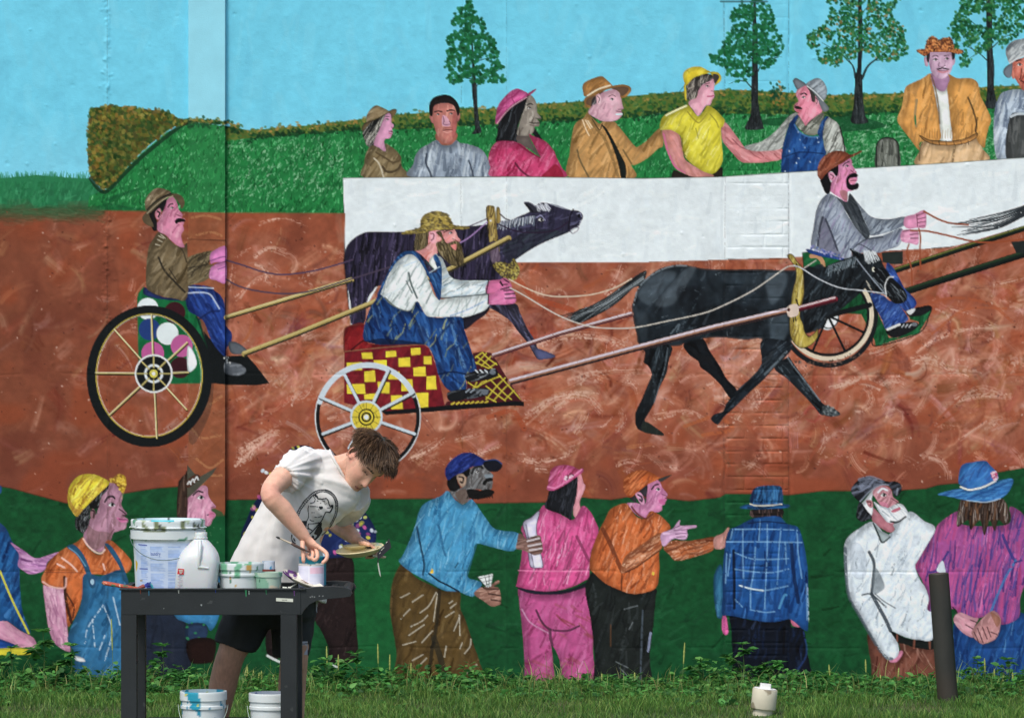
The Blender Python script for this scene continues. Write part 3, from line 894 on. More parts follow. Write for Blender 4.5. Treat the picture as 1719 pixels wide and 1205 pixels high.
    L('945,440 975,540 1000,680 1012,840', 2, (120, 84, 44), .8); L('820,640 805,760 812,860', 4, (150, 130, 90), .8); F(None, '800,770 812,780 812,850 800,835', (40, 130, 70)); L('1250,620 1290,720 1320,830 1315,910', 3, (96, 72, 40), .9); L('1330,790 1310,900', 2, (90, 64, 36), .8)
    F('belt', '845,938 920,975 1010,985 1130,985 1240,960 1325,918 1312,962 1230,1002 1100,1022 960,1012 880,978', (190, 130, 66)); O((60, 48, 32), 1.3, .9)
    for x in (950, 1005, 1065, 1130, 1190, 1250):
        L([(x, 984), (x + 4, 1014)], 1.2, (60, 48, 32), .8)
    for x in range(860, 1300, 22):
        L([(x, 960), (x + 3, 900 - 20 * rng.random())], 1, (150, 100, 50), .5)
    F('hat', '818,222 900,214 1010,236 1130,214 1214,228 1172,257 1120,242 1010,240 930,242 890,274 845,252', (178, 96, 48)); SCAT(ST['m'], 60, [(96, 52, 34), (220, 140, 70)], .8, 1.4, .8)
    F('hat', '898,222 905,150 935,111 970,114 1010,140 1060,119 1100,119 1122,150 1127,217 1010,237', (188, 106, 54)); SCAT(ST['m'], 260, [(92, 50, 34), (226, 146, 76), (120, 62, 36)], .8, 1.6, .8)
    FIG('m5', 'painted_spectator', 'painted man in a pale grey hat and apron at the right edge')
    F('shirt', '1700,555 1640,553 1540,578 1500,640 1475,720 1463,900 1473,1050 1500,1138 1580,1145 1610,800 1719,750 1840,750 1840,560', (158, 174, 190)); HT(50, (196, 206, 214), 75, 26, 6, .6); HT(50, (98, 114, 138), 75, 26, 5, .6)
    F('apron', '1603,780 1719,758 1840,758 1840,1130 1578,1145', (74, 78, 78)); HT(24, (104, 106, 104), 88, 30, 5, .5, 6); L('1610,780 1660,760 1740,758', 4, (190, 200, 206), .9)
    F('', '1618,330 1700,290 1840,290 1840,565 1719,562 1690,532 1650,472 1606,400', (206, 104, 84)); HT(18, (236, 160, 140), 70, 16, 5, .6); HT(14, (140, 56, 44), 70, 16, 3, .6); F('', '1608,385 1632,390 1640,450 1622,462', (210, 120, 100))
    EYE(1680, 345, 12); L('1650,315 1690,304', 2.4, BK); L('1700,380 1690,450 1680,470', 1.8, (90, 36, 30)); L('1690,480 1740,500', 2.4, (110, 40, 40))
    F('hat', '1543,412 1558,370 1600,338 1622,330 1612,442 1575,453', (104, 114, 124))
    F('hat', '1600,332 1568,260 1573,200 1620,150 1700,129 1800,129 1800,252 1719,272 1650,302', (160, 166, 168)); HT(30, (196, 200, 198), 50, 20, 4, .6); HT(20, (98, 106, 114), 50, 20, 4, .6); L('1600,332 1680,285 1800,255', 2.6, (200, 204, 204), .9)
# ---- the three painted drivers, their carts and animals ---------------------
def paint_left_cart():
    V(130, 500)
    FIG('cart1', 'painted_cart', 'green painted racing cart with coloured dots and a big black wheel')
    F('floor', '1060,280 1120,350 1180,440 1240,490 1420,480 1500,570 1612,717 1500,732 1240,727 1135,717 1040,717 1085,500', (24, 30, 32), False)
    F('', '500,0 510,-40 560,-100 560,-30 700,10 920,20 925,90 1000,150 1030,190 1085,420 1040,700 1030,717 790,722 515,600 505,300', (16, 112, 60), False)
    HT(30, (26, 138, 76), 80, 30, 8, .4); HT(24, (12, 86, 46), 80, 30, 8, .4)
    g = ST['m']
    for x, y, r, c in ((590, 92, 90, (206, 216, 216)), (815, 125, 90, (76, 26, 36)), (605, 265, 90, (34, 66, 140)), (755, 300, 92, (204, 214, 214)), (632, 465, 95, (196, 84, 150)), (875, 402, 92, (192, 86, 150)), (862, 585, 88, (72, 26, 36)), (945, 515, 0, (0, 0, 0))):
        if r:
            EL('dot', x, y, r, r * 1.02, c, clip=g); ST['m'] = ST['m'] or g
    F('dot', '922,413 965,435 1000,530 985,590 925,612', (206, 216, 216))
    L('1000,160 1040,260 1085,420', 3, (12, 60, 36), .8)
    # wheel
    t = np.linspace(0, 2 * math.pi, 90)
    V(0, 0, 1)
    L(np.stack([250.7 + 97 * np.cos(t), 631.5 + 110.5 * np.sin(t)], 1), 16.5, (26, 32, 34), 1, 'tyre', False)
    L(np.stack([250.5 + 89 * np.cos(t), 630 + 103 * np.sin(t)], 1), 1.8, (190, 168, 60), .95, 'rim', False)
    L(np.stack([250.5 + 87 * np.cos(t), 630 + 101.5 * np.sin(t)], 1), 1.2, (214, 206, 186), .7, None, False, dry=.4)
    F(None, '331,524 340,530 356,600 356,680 330,740 318,742 318,722 339,690 339,600', (28, 34, 38), True, .25)
    for x, y in ((254, 528), (161, 626), (184, 696), (263, 735), (313, 687), (314, 575), (192, 553), (316, 625)):
        L([(259.5, 629.5), (x + 1.2, y + 2)], 3, (44, 40, 30), .9, 'spoke')
        L([(258, 627), (x, y)], 2.4, (196, 178, 104), 1, 'spoke'); L([(257.4, 626), (x - .5, y - .8)], 1, (226, 214, 190), .7)
    EL('hub', 258, 627, 32, 32.5, (206, 208, 206)); EL('hub', 258, 627, 29, 29.5, (26, 30, 34)); RING(None, 258, 627, 14, 14, 4, (196, 204, 208))
    for k in range(8):
        a = k * math.pi / 4
        L([(258 + 8 * math.cos(a), 627 + 8 * math.sin(a)), (258 + 28 * math.cos(a), 627 + 28 * math.sin(a))], 2.4, (186, 170, 100), .95)
    EL(None, 258, 627, 10, 10, (30, 32, 34)); EL(None, 258, 627, 7, 7, (196, 186, 70)); EL(None, 258, 627, 3, 3, (226, 226, 220))
    # driver
    V(130, 500)
    FIG('d1', 'painted_driver', 'painted mustached driver in a brown hat and brown shirt at the left')
    F('trousers', '565,-90 640,-40 760,0 920,-10 922,22 700,12 560,-28', (36, 52, 110))
    F('trousers', '922,-95 1100,-95 1150,-60 1200,-20 1235,60 1242,220 1292,290 1292,360 1252,420 1242,490 1180,440 1120,350 1060,200 1000,150 922,90', (30, 62, 150))
    HT(40, (50, 92, 186), 300, 30, 6, .5); HT(40, (18, 38, 104), 300, 30, 6, .5); L('930,-40 1030,-45 1110,-30 1160,40 1190,90', 2.6, (190, 200, 215), .8, dry=.3); L('930,-90 1040,-85 1140,-80', 2, (200, 206, 215), .8); L('1020,180 1110,120 1190,110', 3, (16, 34, 92), .7); L('1240,0 1242,480', 1.6, (20, 36, 90), .7)
    F('shoe', '1268,372 1340,375 1424,440 1382,472 1290,462', (92, 98, 106)); F('shoe', '1240,540 1330,545 1402,580 1412,620 1350,652 1240,632', (92, 98, 106)); HT(10, (140, 146, 152), 20, 16, 4, .6); SCAT(lmask(P('1255,500 1270,540'), 8), 8, [(220, 220, 215)], 1, 1.6)
    V(130, 300)
    F('shirt', '680,448 740,480 790,530 850,572 890,572 912,540 922,600 922,990 800,1002 700,982 620,952 578,900 580,700 600,570 640,500', (116, 98, 68)); HT(50, (142, 124, 92), 60, 30, 6, .5); HT(44, (86, 72, 48), 55, 30, 6, .5)
    L('680,660 730,770 830,880 900,950', 3.4, (50, 44, 34), .85, dry=.2); L('770,760 830,850', 2, (56, 48, 36), .8); L('800,520 880,600 915,700', 2, (60, 52, 38), .8)
    for t in ('680,480 720,500', '670,510 710,530', '655,550 690,560', '700,470 735,500'):
        L(t, 1.6, (196, 186, 160), .8)
    F('shirt', '922,660 1000,630 1110,603 1142,610 1112,690 1100,722 1142,720 1112,832 1060,862 922,902', (112, 96, 66), False); HT(34, (150, 134, 100), 30, 22, 3, .6); HT(30, (66, 56, 40), 40, 22, 3, .7); L('925,750 1100,720', 1.6, (56, 48, 36), .8)
    F('', '1113,640 1150,600 1244,568 1244,690 1150,702 1118,712', (204, 112, 172)); F('', '1118,752 1160,722 1244,700 1244,872 1160,852 1108,832', (206, 118, 176)); HT(10, (228, 160, 200), 20, 16, 4, .6); L('1120,690 1200,660 1240,655', 1.6, (120, 60, 130)); L('1150,720 1240,695', 1.6, (120, 60, 110)); L('1180,760 1240,740', 1.4, (140, 70, 140))
    F('', '745,190 790,150 830,190 850,260 882,300 876,330 902,342 886,392 892,430 870,472 880,530 897,574 850,568 790,522 740,472 680,442 663,390 690,340 720,270', (204, 122, 152))
    HT(16, (226, 164, 180), 70, 18, 5, .6); HT(10, (170, 84, 116), 60, 18, 4, .55)
    F('hair', '603,290 680,215 742,168 747,200 717,272 692,250 660,270 650,310 667,360 667,432 633,432 618,370', (36, 34, 36))
    F('', '654,280 692,250 702,300 682,342 660,332', (210, 130, 150)); L('672,275 690,290 680,320', 3, BK, .9)
    EYE(792, 246, 9); L('760,240 775,218 800,212', 2, BK); F('hair', '818,352 850,330 902,345 897,362 860,367 828,378', (24, 22, 24)); F(None, '840,372 885,368 870,384', (214, 130, 150)); L('826,300 850,310 872,318', 1.2, (120, 50, 70))
    F('hat', '578,282 640,215 720,158 790,128 852,133 892,170 897,220 872,252 850,202 800,152 740,167 680,222 620,282 600,302 640,402 590,392 553,362 546,320', (122, 102, 72))
    F('hat', '573,262 568,190 600,130 660,84 722,86 784,120 700,162 640,202 600,254', (138, 118, 88)); HT(18, (164, 146, 114), 60, 24, 6, .5); HT(10, (98, 80, 56), 40, 24, 6, .5); L('585,262 640,205 710,158 785,126', 3, (40, 36, 32), .95); L('585,292 660,222 740,165 800,148', 1.4, (190, 176, 140), .8)


def two_tone(pts, w, base, light, dark, key, wl=.35):
    L(pts, w, base, 1, key, False)
    p = P(pts)
    d = p[-1] - p[0]
    n = np.array([d[1], -d[0]]) / np.hypot(*d)
    if n[1] > 0:
        n = -n
    s = ST['v'][2]
    up = [((q[0] + n[0] * w * .3 - MX - ST['v'][0]) * s, (q[1] + n[1] * w * .3 - MY - ST['v'][1]) * s) for q in p]
    dn = [((q[0] - n[0] * w * .33 - MX - ST['v'][0]) * s, (q[1] - n[1] * w * .33 - MY - ST['v'][1]) * s) for q in p]
    L(up, w * wl, light, .9, None, False, dry=.25)
    L(dn, w * wl, dark, .95, None, False, dry=.15)


def paint_mule():
    V(560, 320)
    FIG('mule', 'painted_mule', 'dark purple painted mule with a wooden collar and raised head')
    F('leg', '1070,1072 1300,968 1282,1032 1200,1092 1100,1165', (40, 34, 50))
    F('', '95,620 95,540 110,470 160,410 230,365 320,345 600,345 1130,300 1280,285 1380,260 1480,250 1560,215 1640,180 1720,110 1790,107 1880,140 1990,165 2050,170 2087,200 2087,240 2062,260 2064,290 2030,312 1980,345 1850,397 1730,452 1640,502 1560,557 1512,602 1492,742 1100,757 900,762 420,792 330,842 280,932 257,1112 150,1117 143,950 108,760', (48, 42, 68), var=.15)
    HT(150, (86, 74, 112), 84, 44, 3.4, .6, 7, .4, .1); HT(130, (22, 20, 30), 80, 44, 4.6, .65, 8, .3, .1); HT(40, (130, 118, 156), 84, 40, 1.8, .5, 6, .6, .1)
    F(None, '1480,260 1640,190 1800,110 1990,165 2085,205 2060,290 1980,345 1800,410 1560,550 1400,600 1380,400', (62, 62, 92), True, .45)
    HT(30, (112, 112, 150), 15, 20, 4, .5); F(None, '1650,330 1900,340 1970,350 1730,450 1560,555 1480,600 1420,480', (36, 40, 52), True, .6); HT(20, (60, 74, 84), 30, 26, 4, .5)
    F('ear', '1597,102 1642,99 1704,140 1714,182 1660,188 1630,150', (52, 52, 66)); L('1610,108 1650,150 1670,175', 2.2, (20, 20, 28), .9); L('1600,102 1640,100 1700,138', 1.4, (140, 140, 160), .8)
    for i in range(34):
        x = 1390 + i * 9
        L([(x, 262 - i * 1.5), (x + rng.normal(-8, 6), 320 - i * 1.5 + rng.normal(0, 14))], 1.5, (196, 204, 210) if i % 3 else (120, 140, 150), .75, dry=.3)
    for i in range(16):
        L([(1700 + i * 6, 120 + rng.normal(0, 6)), (1715 + i * 7, 165 + rng.normal(0, 10))], 1.5, (206, 210, 216), .8, dry=.2)
    EL(None, 1740, 242, 28, 24, (20, 18, 26)); EYE(1740, 244, 16, 1); L('1705,225 1740,210 1775,250', 2, (150, 150, 186), .8)
    EL(None, 2060, 212, 12, 18, (22, 20, 30)); L('1990,300 2030,290 2062,262', 2, (20, 18, 28), .9); L('2040,196 2068,190 2080,220', 1.6, (150, 150, 180), .8)
    L('1390,285 1500,332 1600,350 1750,352 1880,322 1968,262', 2, (52, 34, 60), 1, 'bridle'); L('2010,160 1982,220 1976,320', 2.4, (30, 24, 40), 1, 'bridle'); F('bit', '1985,335 2020,312 2055,308 2045,335 2005,360', (206, 216, 220)); O((80, 60, 90), 1, .8)
    F('collar', '1365,150 1392,148 1402,240 1392,272 1365,262', (150, 124, 60)); F('collar', '1280,142 1330,129 1352,150 1367,300 1382,430 1390,520 1330,520 1310,480 1290,300', (150, 124, 58)); HT(26, (184, 158, 84), 85, 26, 3, .6, 8); HT(20, (76, 58, 40), 85, 20, 2.6, .7, 8); L('1282,145 1292,300 1312,480', 1.4, (40, 30, 30), .8); EL(None, 1318, 252, 9, 9, (200, 200, 196))
    F('collar', '1303,450 1367,428 1392,520 1398,592 1333,612', (92, 74, 92)); HT(10, (130, 112, 130), 80, 20, 3, .6)
    F('collar', '1338,622 1400,600 1480,612 1510,570 1552,630 1557,690 1520,747 1450,742 1380,692', (164, 146, 62)); SCAT(ST['m'], 130, [(90, 74, 40), (190, 176, 90), (60, 46, 50)], .9, 1.8, .8)
    L('1130,302 1200,274 1290,235', 1.6, (70, 50, 80), 1, 'rein'); L('1055,442 1150,384 1290,262', 1.8, (170, 130, 190), .95, 'rein'); L('1395,195 1440,235 1480,250', 2, (40, 30, 44), .9)
    V(780, 500)
    F('leg', '196,62 420,48 462,120 522,250 592,360 622,430 762,490 630,517 588,482 530,382 440,272 380,192 280,122', (62, 60, 86)); HT(30, (98, 98, 132), 300, 24, 5, .6, 8); HT(26, (34, 32, 44), 300, 26, 5, .6, 8)
    F('leg', '580,425 640,432 762,490 630,517 600,490', (84, 88, 130))
    V(0, 0, 1)
    FIG('cart1', *FIGS['cart1'])
    two_tone([(380, 533), (590, 470)], 8, (176, 152, 84), (206, 190, 130), (40, 44, 36), 'shaft')
    two_tone([(410, 594), (500, 560), (622, 510), (756, 452), (854, 400)], 9, (172, 148, 80), (198, 178, 110), (46, 44, 36), 'shaft')
    L([(380, 437), (410, 446), (440, 456), (474, 461), (520, 456), (560, 446), (592, 436)], 2.6, (84, 66, 96), .95, 'rein'); L([(380, 469), (400, 480), (430, 488), (474, 493), (520, 489), (581, 471), (656, 448)], 2.6, (82, 68, 90), .95, 'rein')


def paint_farmer():
    V(520, 530)
    FIG('cart2', 'painted_cart', 'red and yellow checkered painted cart with a white spoked wheel')
    F('', '290,300 850,240 950,240 1000,270 1060,420 1100,600 1132,752 700,802 600,802 288,730', (140, 26, 38), False, var=.14); HT(40, (166, 34, 40), 60, 26, 8, .4); HT(40, (104, 18, 34), 60, 26, 8, .4)
    F('seat', '290,130 330,85 452,65 472,215 600,242 850,240 950,236 700,270 400,292 290,302', (146, 24, 30), True, var=.16); HT(16, (176, 40, 40), 60, 20, 6, .5); L('290,300 600,268 960,238', 2, (150, 100, 70), .9); L('290,300 288,140 320,90 450,66', 1.8, (120, 60, 46), .8); L('350,285 440,215 480,215', 3, (60, 12, 20), .7)
    for x0, y0, x1, y1 in ((430, 312, 525, 365), (635, 292, 722, 347), (845, 276, 925, 331), (305, 395, 440, 460), (535, 372, 640, 440), (745, 355, 838, 427), (955, 340, 1020, 408), (460, 465, 548, 555), (652, 470, 757, 535), (862, 430, 964, 511), (310, 575, 459, 656), (568, 560, 668, 650), (768, 535, 861, 636), (980, 510, 1058, 618), (460, 656, 556, 702), (682, 670, 772, 788), (890, 645, 992, 772)):
        j = rng.normal(0, 3, 8)
        F('check', [(x0 + j[0], y0 + j[1]), (x1 + j[2], y0 - 5 + j[3]), (x1 + 6 + j[4], y1 - 4 + j[5]), (x0 + 4 + j[6], y1 + j[7])], (222, 198, 44), False, var=.08)
    F('footboard', '1368,312 1440,300 1522,310 1582,400 1660,530 1730,640 1795,740 1719,722 1130,752 1150,720 1320,700 1320,550 1380,540', (92, 28, 36), False)
    g = ST['m']
    for t in ('1390,350 1430,320 1450,305', '1400,400 1480,315', '1440,420 1530,330', '1500,440 1560,400', '1400,340 1480,400 1560,470', '1450,310 1500,360 1570,410', '1390,390 1500,440', '1480,700 1560,600 1640,520', '1540,715 1640,600 1690,570', '1640,700 1719,620', '1330,560 1400,600 1440,560 1480,545', '1580,490 1680,600 1770,700', '1520,540 1620,640 1690,700', '1480,590 1570,660 1640,712', '1400,560 1380,600', '1480,680 1560,720', '1370,610 1500,545 1600,505'):
        L(t, 2.2, (200, 186, 50), .9, None, inside=g)
    for x in range(1190, 1480, 40):
        L([(x, 742 - (x - 1190) * .04), (x + 22, 728 - (x - 1190) * .04)], 3, (206, 186, 50), .9)
    F('board_edge', '600,802 1130,752 1719,716 1797,722 1797,758 1719,752 640,832', (26, 26, 30), False)
    V(0, 0, 1)
    RING('tyre', 617.5, 700, 85, 87.5, 7.5, (28, 30, 34)); RING('tyre', 617.5, 700, 88.3, 91, 1.8, (196, 202, 206)); RING('tyre', 617.5, 700, 84, 87, 8.5, (186, 198, 206), 197, 335)
    for x, y in ((578, 628), (652, 621), (693, 659), (696, 728), (542, 728), (537, 666), (586, 752), (652, 775)):
        L([(616.5, 701.5), (x + 1.5, y + 2.5)], 6, (34, 34, 36), .85, 'spoke'); L([(615, 700), (x, y)], 4.8, (184, 196, 204), 1, 'spoke')
    EL('hub', 615, 700, 27.5, 28, (186, 198, 204)); EL('hub', 615, 700, 24, 24.5, (214, 190, 50)); HT(16, (150, 140, 40), 90, 12, 2, .6, 60)
    for k in range(12):
        a = k * math.pi / 6
        L([(615 + 14 * math.cos(a), 700 + 14 * math.sin(a)), (615 + 24 * math.cos(a), 700 + 24 * math.sin(a))], 1, (90, 80, 30), .7)
    RING(None, 615, 700, 12.5, 13, 2.4, (28, 28, 30)); RING(None, 615, 700, 7, 7, 3, (28, 28, 30)); EL(None, 615, 700, 4, 4, (200, 208, 212))
    V(560, 320)
    FIG('d2', 'painted_driver', 'painted bearded driver in straw hat, white shirt and blue overalls')
    F('shirt', '868,558 910,570 950,660 980,720 1060,752 1290,755 1312,770 1282,862 1050,892 898,892 888,800 905,680', (196, 206, 206)); HT(40, (150, 180, 204), 30, 22, 3, .6, 14); HT(20, (228, 232, 228), 20, 24, 4, .6); HT(14, (96, 120, 124), 30, 20, 2.4, .7)
    F('', '802,338 850,333 920,338 1002,318 1027,350 1042,390 1062,410 1057,432 1010,432 940,442 870,442 872,510 872,520 820,605 790,592 740,542 688,502 750,490 790,450', (222, 142, 140)); HT(18, (238, 176, 170), 70, 18, 5, .6); HT(10, (196, 96, 80), 60, 18, 4, .6)
    F('hair', '698,360 802,338 790,400 792,452 750,492 690,505 678,480', (94, 80, 50)); HT(30, (136, 118, 78), 80, 18, 2.4, .7, 10); HT(14, (56, 48, 32), 80, 18, 2.4, .7, 10)
    F('', '798,350 842,338 867,370 852,432 815,442', (230, 150, 160)); L('815,362 840,365 838,400 820,418', 2, (120, 60, 76), .9)
    F('hair', '862,442 900,422 906,400 858,350 900,343 915,380 950,442 1010,423 1057,435 1077,480 1092,560 1087,612 1030,637 970,612 920,562 878,510', (104, 88, 54)); HT(60, (142, 124, 84), 285, 22, 2.2, .7, 14); HT(40, (60, 50, 32), 285, 22, 2.2, .7, 14); F(None, '985,458 1026,450 1030,470 1022,500 995,480', (226, 128, 120))
    EYE(982, 356, 10); L('925,350 960,334 1000,328', 2, (80, 50, 40)); L('1000,405 1040,425', 1.4, (150, 70, 70))
    F('shirt', '820,560 862,528 884,600 850,664 800,604', (206, 212, 204)); L('780,600 840,660', 2, (60, 80, 80))
    F('shirt', '640,523 700,560 760,650 800,760 870,907 1000,897 1312,868 1292,980 1200,1032 1060,1067 900,1062 780,1052 740,982 700,932 640,1014 560,1004 470,952 393,870 430,760 490,660 560,560', (204, 212, 210)); HT(60, (228, 232, 228), 60, 30, 6, .5); HT(44, (130, 146, 144), 62, 34, 2.6, .65, 16, .3); HT(20, (160, 184, 206), 30, 24, 3, .6)
    L('630,690 650,780 700,900', 3, (70, 86, 86), .85, dry=.2); L('610,760 660,860', 2, (80, 96, 92), .8); L('430,900 530,985 640,1010 690,940', 3, (84, 96, 88), .8, dry=.2); L('890,905 1050,890 1300,868', 2, (60, 74, 80), .8); L('980,1050 1120,1000 1260,930', 2.4, (130, 160, 200), .7, dry=.4)
    F('overalls', '580,520 640,508 700,520 750,590 800,680 850,690 872,660 838,560 855,535 878,560 902,620 908,700 900,892 872,907 820,780 780,690 720,590 660,537 600,547 520,612 450,730 390,872 366,872 430,740 510,590', (34, 88, 158)); HT(30, (70, 130, 196), 300, 26, 4, .6); HT(20, (20, 54, 112), 300, 24, 3, .6); L('805,690 870,650 890,640', 1.6, (190, 210, 220), .8)
    V(520, 530)
    F('overalls', '590,-180 670,-100 760,-50 840,-40 900,-120 950,-40 990,5 1100,15 1270,10 1292,100 1342,250 1398,430 1382,462 1310,492 1317,590 1302,622 1220,642 1140,602 1080,492 1050,382 1010,282 960,242 850,237 600,242 480,217 448,180 460,80 500,-50 550,-130', (26, 70, 140), var=.2)
    HT(90, (44, 104, 178), 290, 36, 6, .5, 20); HT(70, (14, 40, 92), 290, 36, 7, .55, 20); HT(24, (130, 176, 206), 280, 22, 3, .6, 16, .5); HT(20, (160, 160, 90), 60, 26, 3, .75, 10, .4)
    F(None, '470,215 600,190 850,215 960,240 850,240 600,243 480,220', (14, 30, 66), True, .7); L('1040,250 1120,130 1200,60', 4, (16, 44, 100), .6, dry=.3); L('1190,80 1240,250 1300,430', 5, (110, 160, 200), .5, dry=.6); L('1080,490 1200,470 1310,490', 2.6, (14, 36, 84), .9); L('1240,180 1290,330 1340,450', 6, (14, 44, 110), .5, dry=.4)
    F('shoe', '1310,492 1400,460 1500,448 1562,448 1577,490 1540,522 1400,547 1318,547', (30, 32, 36)); HT(8, (150, 158, 164), 20, 12, 3, .7); F('shoe', '1158,642 1300,615 1400,608 1492,608 1507,640 1470,672 1300,702 1178,717', (30, 32, 36)); HT(8, (120, 128, 136), 20, 14, 4, .7)
    for x in (1390, 1430, 1470):
        L([(x, 455), (x + 20, 475)], 2.4, (200, 206, 210), .9)
    EL(None, 1535, 475, 26, 20, (110, 118, 128)); EL(None, 1468, 640, 30, 24, (104, 112, 122))
    for x in (1310, 1350):
        L([(x, 640), (x + 30, 615)], 2.4, (150, 160, 170), .9)
    V(560, 320)
    F('', '1280,800 1310,758 1390,748 1440,733 1482,770 1492,822 1420,832 1330,862 1278,857', (204, 100, 146)); F('', '1308,872 1350,858 1400,818 1470,798 1502,830 1522,870 1527,932 1480,952 1330,954 1298,942', (208, 104, 154)); HT(12, (232, 150, 190), 20, 16, 4, .6)
    for t in ('1395,770 1420,800 1400,760', '1430,745 1470,770', '1430,840 1510,830', '1440,870 1520,862', '1440,905 1522,900', '1400,830 1440,820 1480,810', '1300,870 1296,950', '1300,752 1280,860', '1420,790 1460,785'):
        L(t, 2, (26, 20, 30), .9)
    F('hat', '583,368 590,345 720,310 730,250 760,205 830,176 900,178 952,200 992,260 1012,290 1132,303 1122,322 1000,324 850,334 750,354', (168, 144, 62)); SCAT(ST['m'], 150, [(84, 72, 48), (200, 178, 92), (110, 96, 60)], .9, 1.8, .75, 1.8, None, 0, 0); L('720,315 850,300 1010,295', 1.6, (96, 80, 40), .6)
    V(0, 0, 1)
    FIG('cart2', *FIGS['cart2'])


def paint_right_cart():
    V(1290, 400)
    FIG('cart3', 'painted_cart', 'green painted racing cart at the right with a cream-rimmed wheel')
    F('seat', '285,122 330,118 645,175 560,212 420,264 298,274', (20, 96, 50), False); HT(20, (30, 120, 66), 20, 26, 6, .5); O((16, 40, 26), 1.4, .7)
    F('', '540,625 690,505 790,435 860,495 862,570 820,720 780,640 700,632', (20, 96, 50), False); HT(20, (12, 66, 36), 70, 24, 4, .6)
    F('', '870,560 925,640 985,770 1010,832 1082,837 1252,742 1262,700 1190,680 1178,655 1310,632 1370,588 1352,642 1262,795 900,905 878,812', (20, 98, 52), False); HT(30, (14, 70, 38), 80, 26, 4, .6); HT(20, (34, 126, 72), 60, 26, 5, .5); L('1370,590 1350,642 1262,795 902,903 878,812', 2, (14, 40, 28), .9)
    F('board', '950,120 1127,108 1127,212 1060,222 958,202', (44, 52, 48), False)
    L('360,150 410,152 450,190 462,255', 7, (190, 138, 96), 1, 'handle')
    V(0, 0, 1)
    RING('tyre', 1391, 530, 79, 83, 8, (30, 36, 40), -40, 220); RING('tyre', 1391, 529, 67, 67, 5, (28, 30, 34), -70, 230); RING('tyre', 1391, 529, 72.5, 73, 7, (206, 190, 164), -65, 230); SCAT(lmask(P([(1330, 610), (1390, 613), (1440, 595)]), 10), 60, [(110, 74, 60), (150, 110, 90), (40, 44, 50)], 1, 2, .7)
    F('hub', '1396,527 1404,520 1408,532 1404,546 1390,554 1378,550 1374,540', (200, 206, 206)); RING(None, 1391, 531, 17, 20, 2, (30, 32, 36), -40, 150)
    for x, y, w in ((1364, 590, 4), (1418, 588, 4), (1450, 558, 4), (1460, 512, 9)):
        L([(1390, 530), (x, y)], w, (26, 30, 32), 1, 'spoke')
    two_tone([(1480, 462), (1600, 422), (1743, 376)], 9.5, (30, 46, 34), (120, 124, 50), (20, 26, 24), 'shaft', .25)
    two_tone([(1510, 493), (1600, 464), (1743, 419)], 12, (28, 42, 34), (44, 72, 44), (18, 24, 24), 'shaft', .3)
    F('board', '1697,406 1743,402 1743,426 1706,425', (42, 50, 48), False)
    V(1290, 240)
    FIG('d3', 'painted_driver', 'painted driver with a black goatee, rust cap and grey shirt')
    F('belt', '326,890 420,915 560,945 645,968 640,985 420,948 326,912', (34, 74, 160))
    V(1290, 400)
    F('trousers', '990,218 1040,238 1100,340 1150,430 1222,500 1242,550 1212,592 1150,612 1110,572 1080,547 1000,400', (42, 78, 168)); HT(20, (80, 120, 200), 300, 22, 4, .6); HT(14, (22, 44, 110), 300, 22, 4, .6)
    F('trousers', '858,465 960,478 1010,520 1080,545 1142,620 1172,682 1100,722 990,762 960,700 930,640 890,560', (44, 82, 170)); HT(30, (96, 136, 206), 45, 20, 3, .6); HT(20, (24, 48, 116), 60, 20, 4, .6)
    F('shoe', '988,772 1110,713 1232,703 1257,735 1200,782 1080,832 1020,822', (30, 32, 36)); L('1000,765 1100,722', 4, (214, 214, 208), .95); F('shoe', '1158,612 1230,585 1342,563 1372,590 1300,642 1190,657', (30, 32, 36)); F(None, '1160,612 1228,588 1225,610 1190,640', (206, 206, 206)); EL(None, 1225, 722, 24, 16, (110, 116, 122))
    for x in (1120, 1150, 1180):
        L([(x, 745), (x + 18, 722)], 1.8, (190, 194, 198), .9)
    V(1290, 240)
    F('shirt', '680,418 740,490 800,560 870,622 1000,642 1152,620 1142,692 960,762 850,772 830,700 760,560 700,480', (138, 150, 164)); HT(34, (176, 186, 196), 40, 24, 3, .6); HT(24, (84, 94, 112), 45, 24, 3, .6)
    F('vest', '520,428 600,470 660,492 682,428 740,500 800,640 852,762 820,814 770,772 700,662 640,562 570,472', (66, 74, 82)); HT(20, (96, 104, 110), 300, 26, 4, .5); HT(16, (40, 46, 54), 300, 26, 4, .5)
    F('', '583,190 640,150 690,133 706,190 737,240 742,260 747,290 742,320 720,352 752,372 700,402 665,412 657,494 600,462 518,402 520,340 560,290', (214, 126, 168)); HT(16, (232, 170, 196), 70, 16, 4, .6); HT(12, (160, 90, 90), 70, 18, 3, .6); F(None, '600,400 660,410 655,490 610,450', (150, 96, 84), True, .6)
    F('hair', '438,307 500,240 580,188 588,240 572,282 530,240 505,262 515,312 527,342 512,424 480,422 455,372 438,330', (24, 24, 28))
    F('', '503,255 540,250 562,290 545,317 518,310', (220, 140, 170)); L('520,265 545,280 538,302', 2, (110, 50, 60), .9)
    EYE(660, 196, 9); L('625,195 645,172 675,158', 2, BK); L('690,230 712,248', 1.2, (120, 50, 80))
    F('hair', '653,302 680,265 720,253 750,268 742,287 700,292 680,302 676,332 700,352 742,337 757,350 747,387 690,397 658,372', (22, 22, 26)); F(None, '680,305 735,300 735,320 708,345 682,330', (224, 130, 160)); L('690,318 735,314', 1.2, (120, 40, 70))
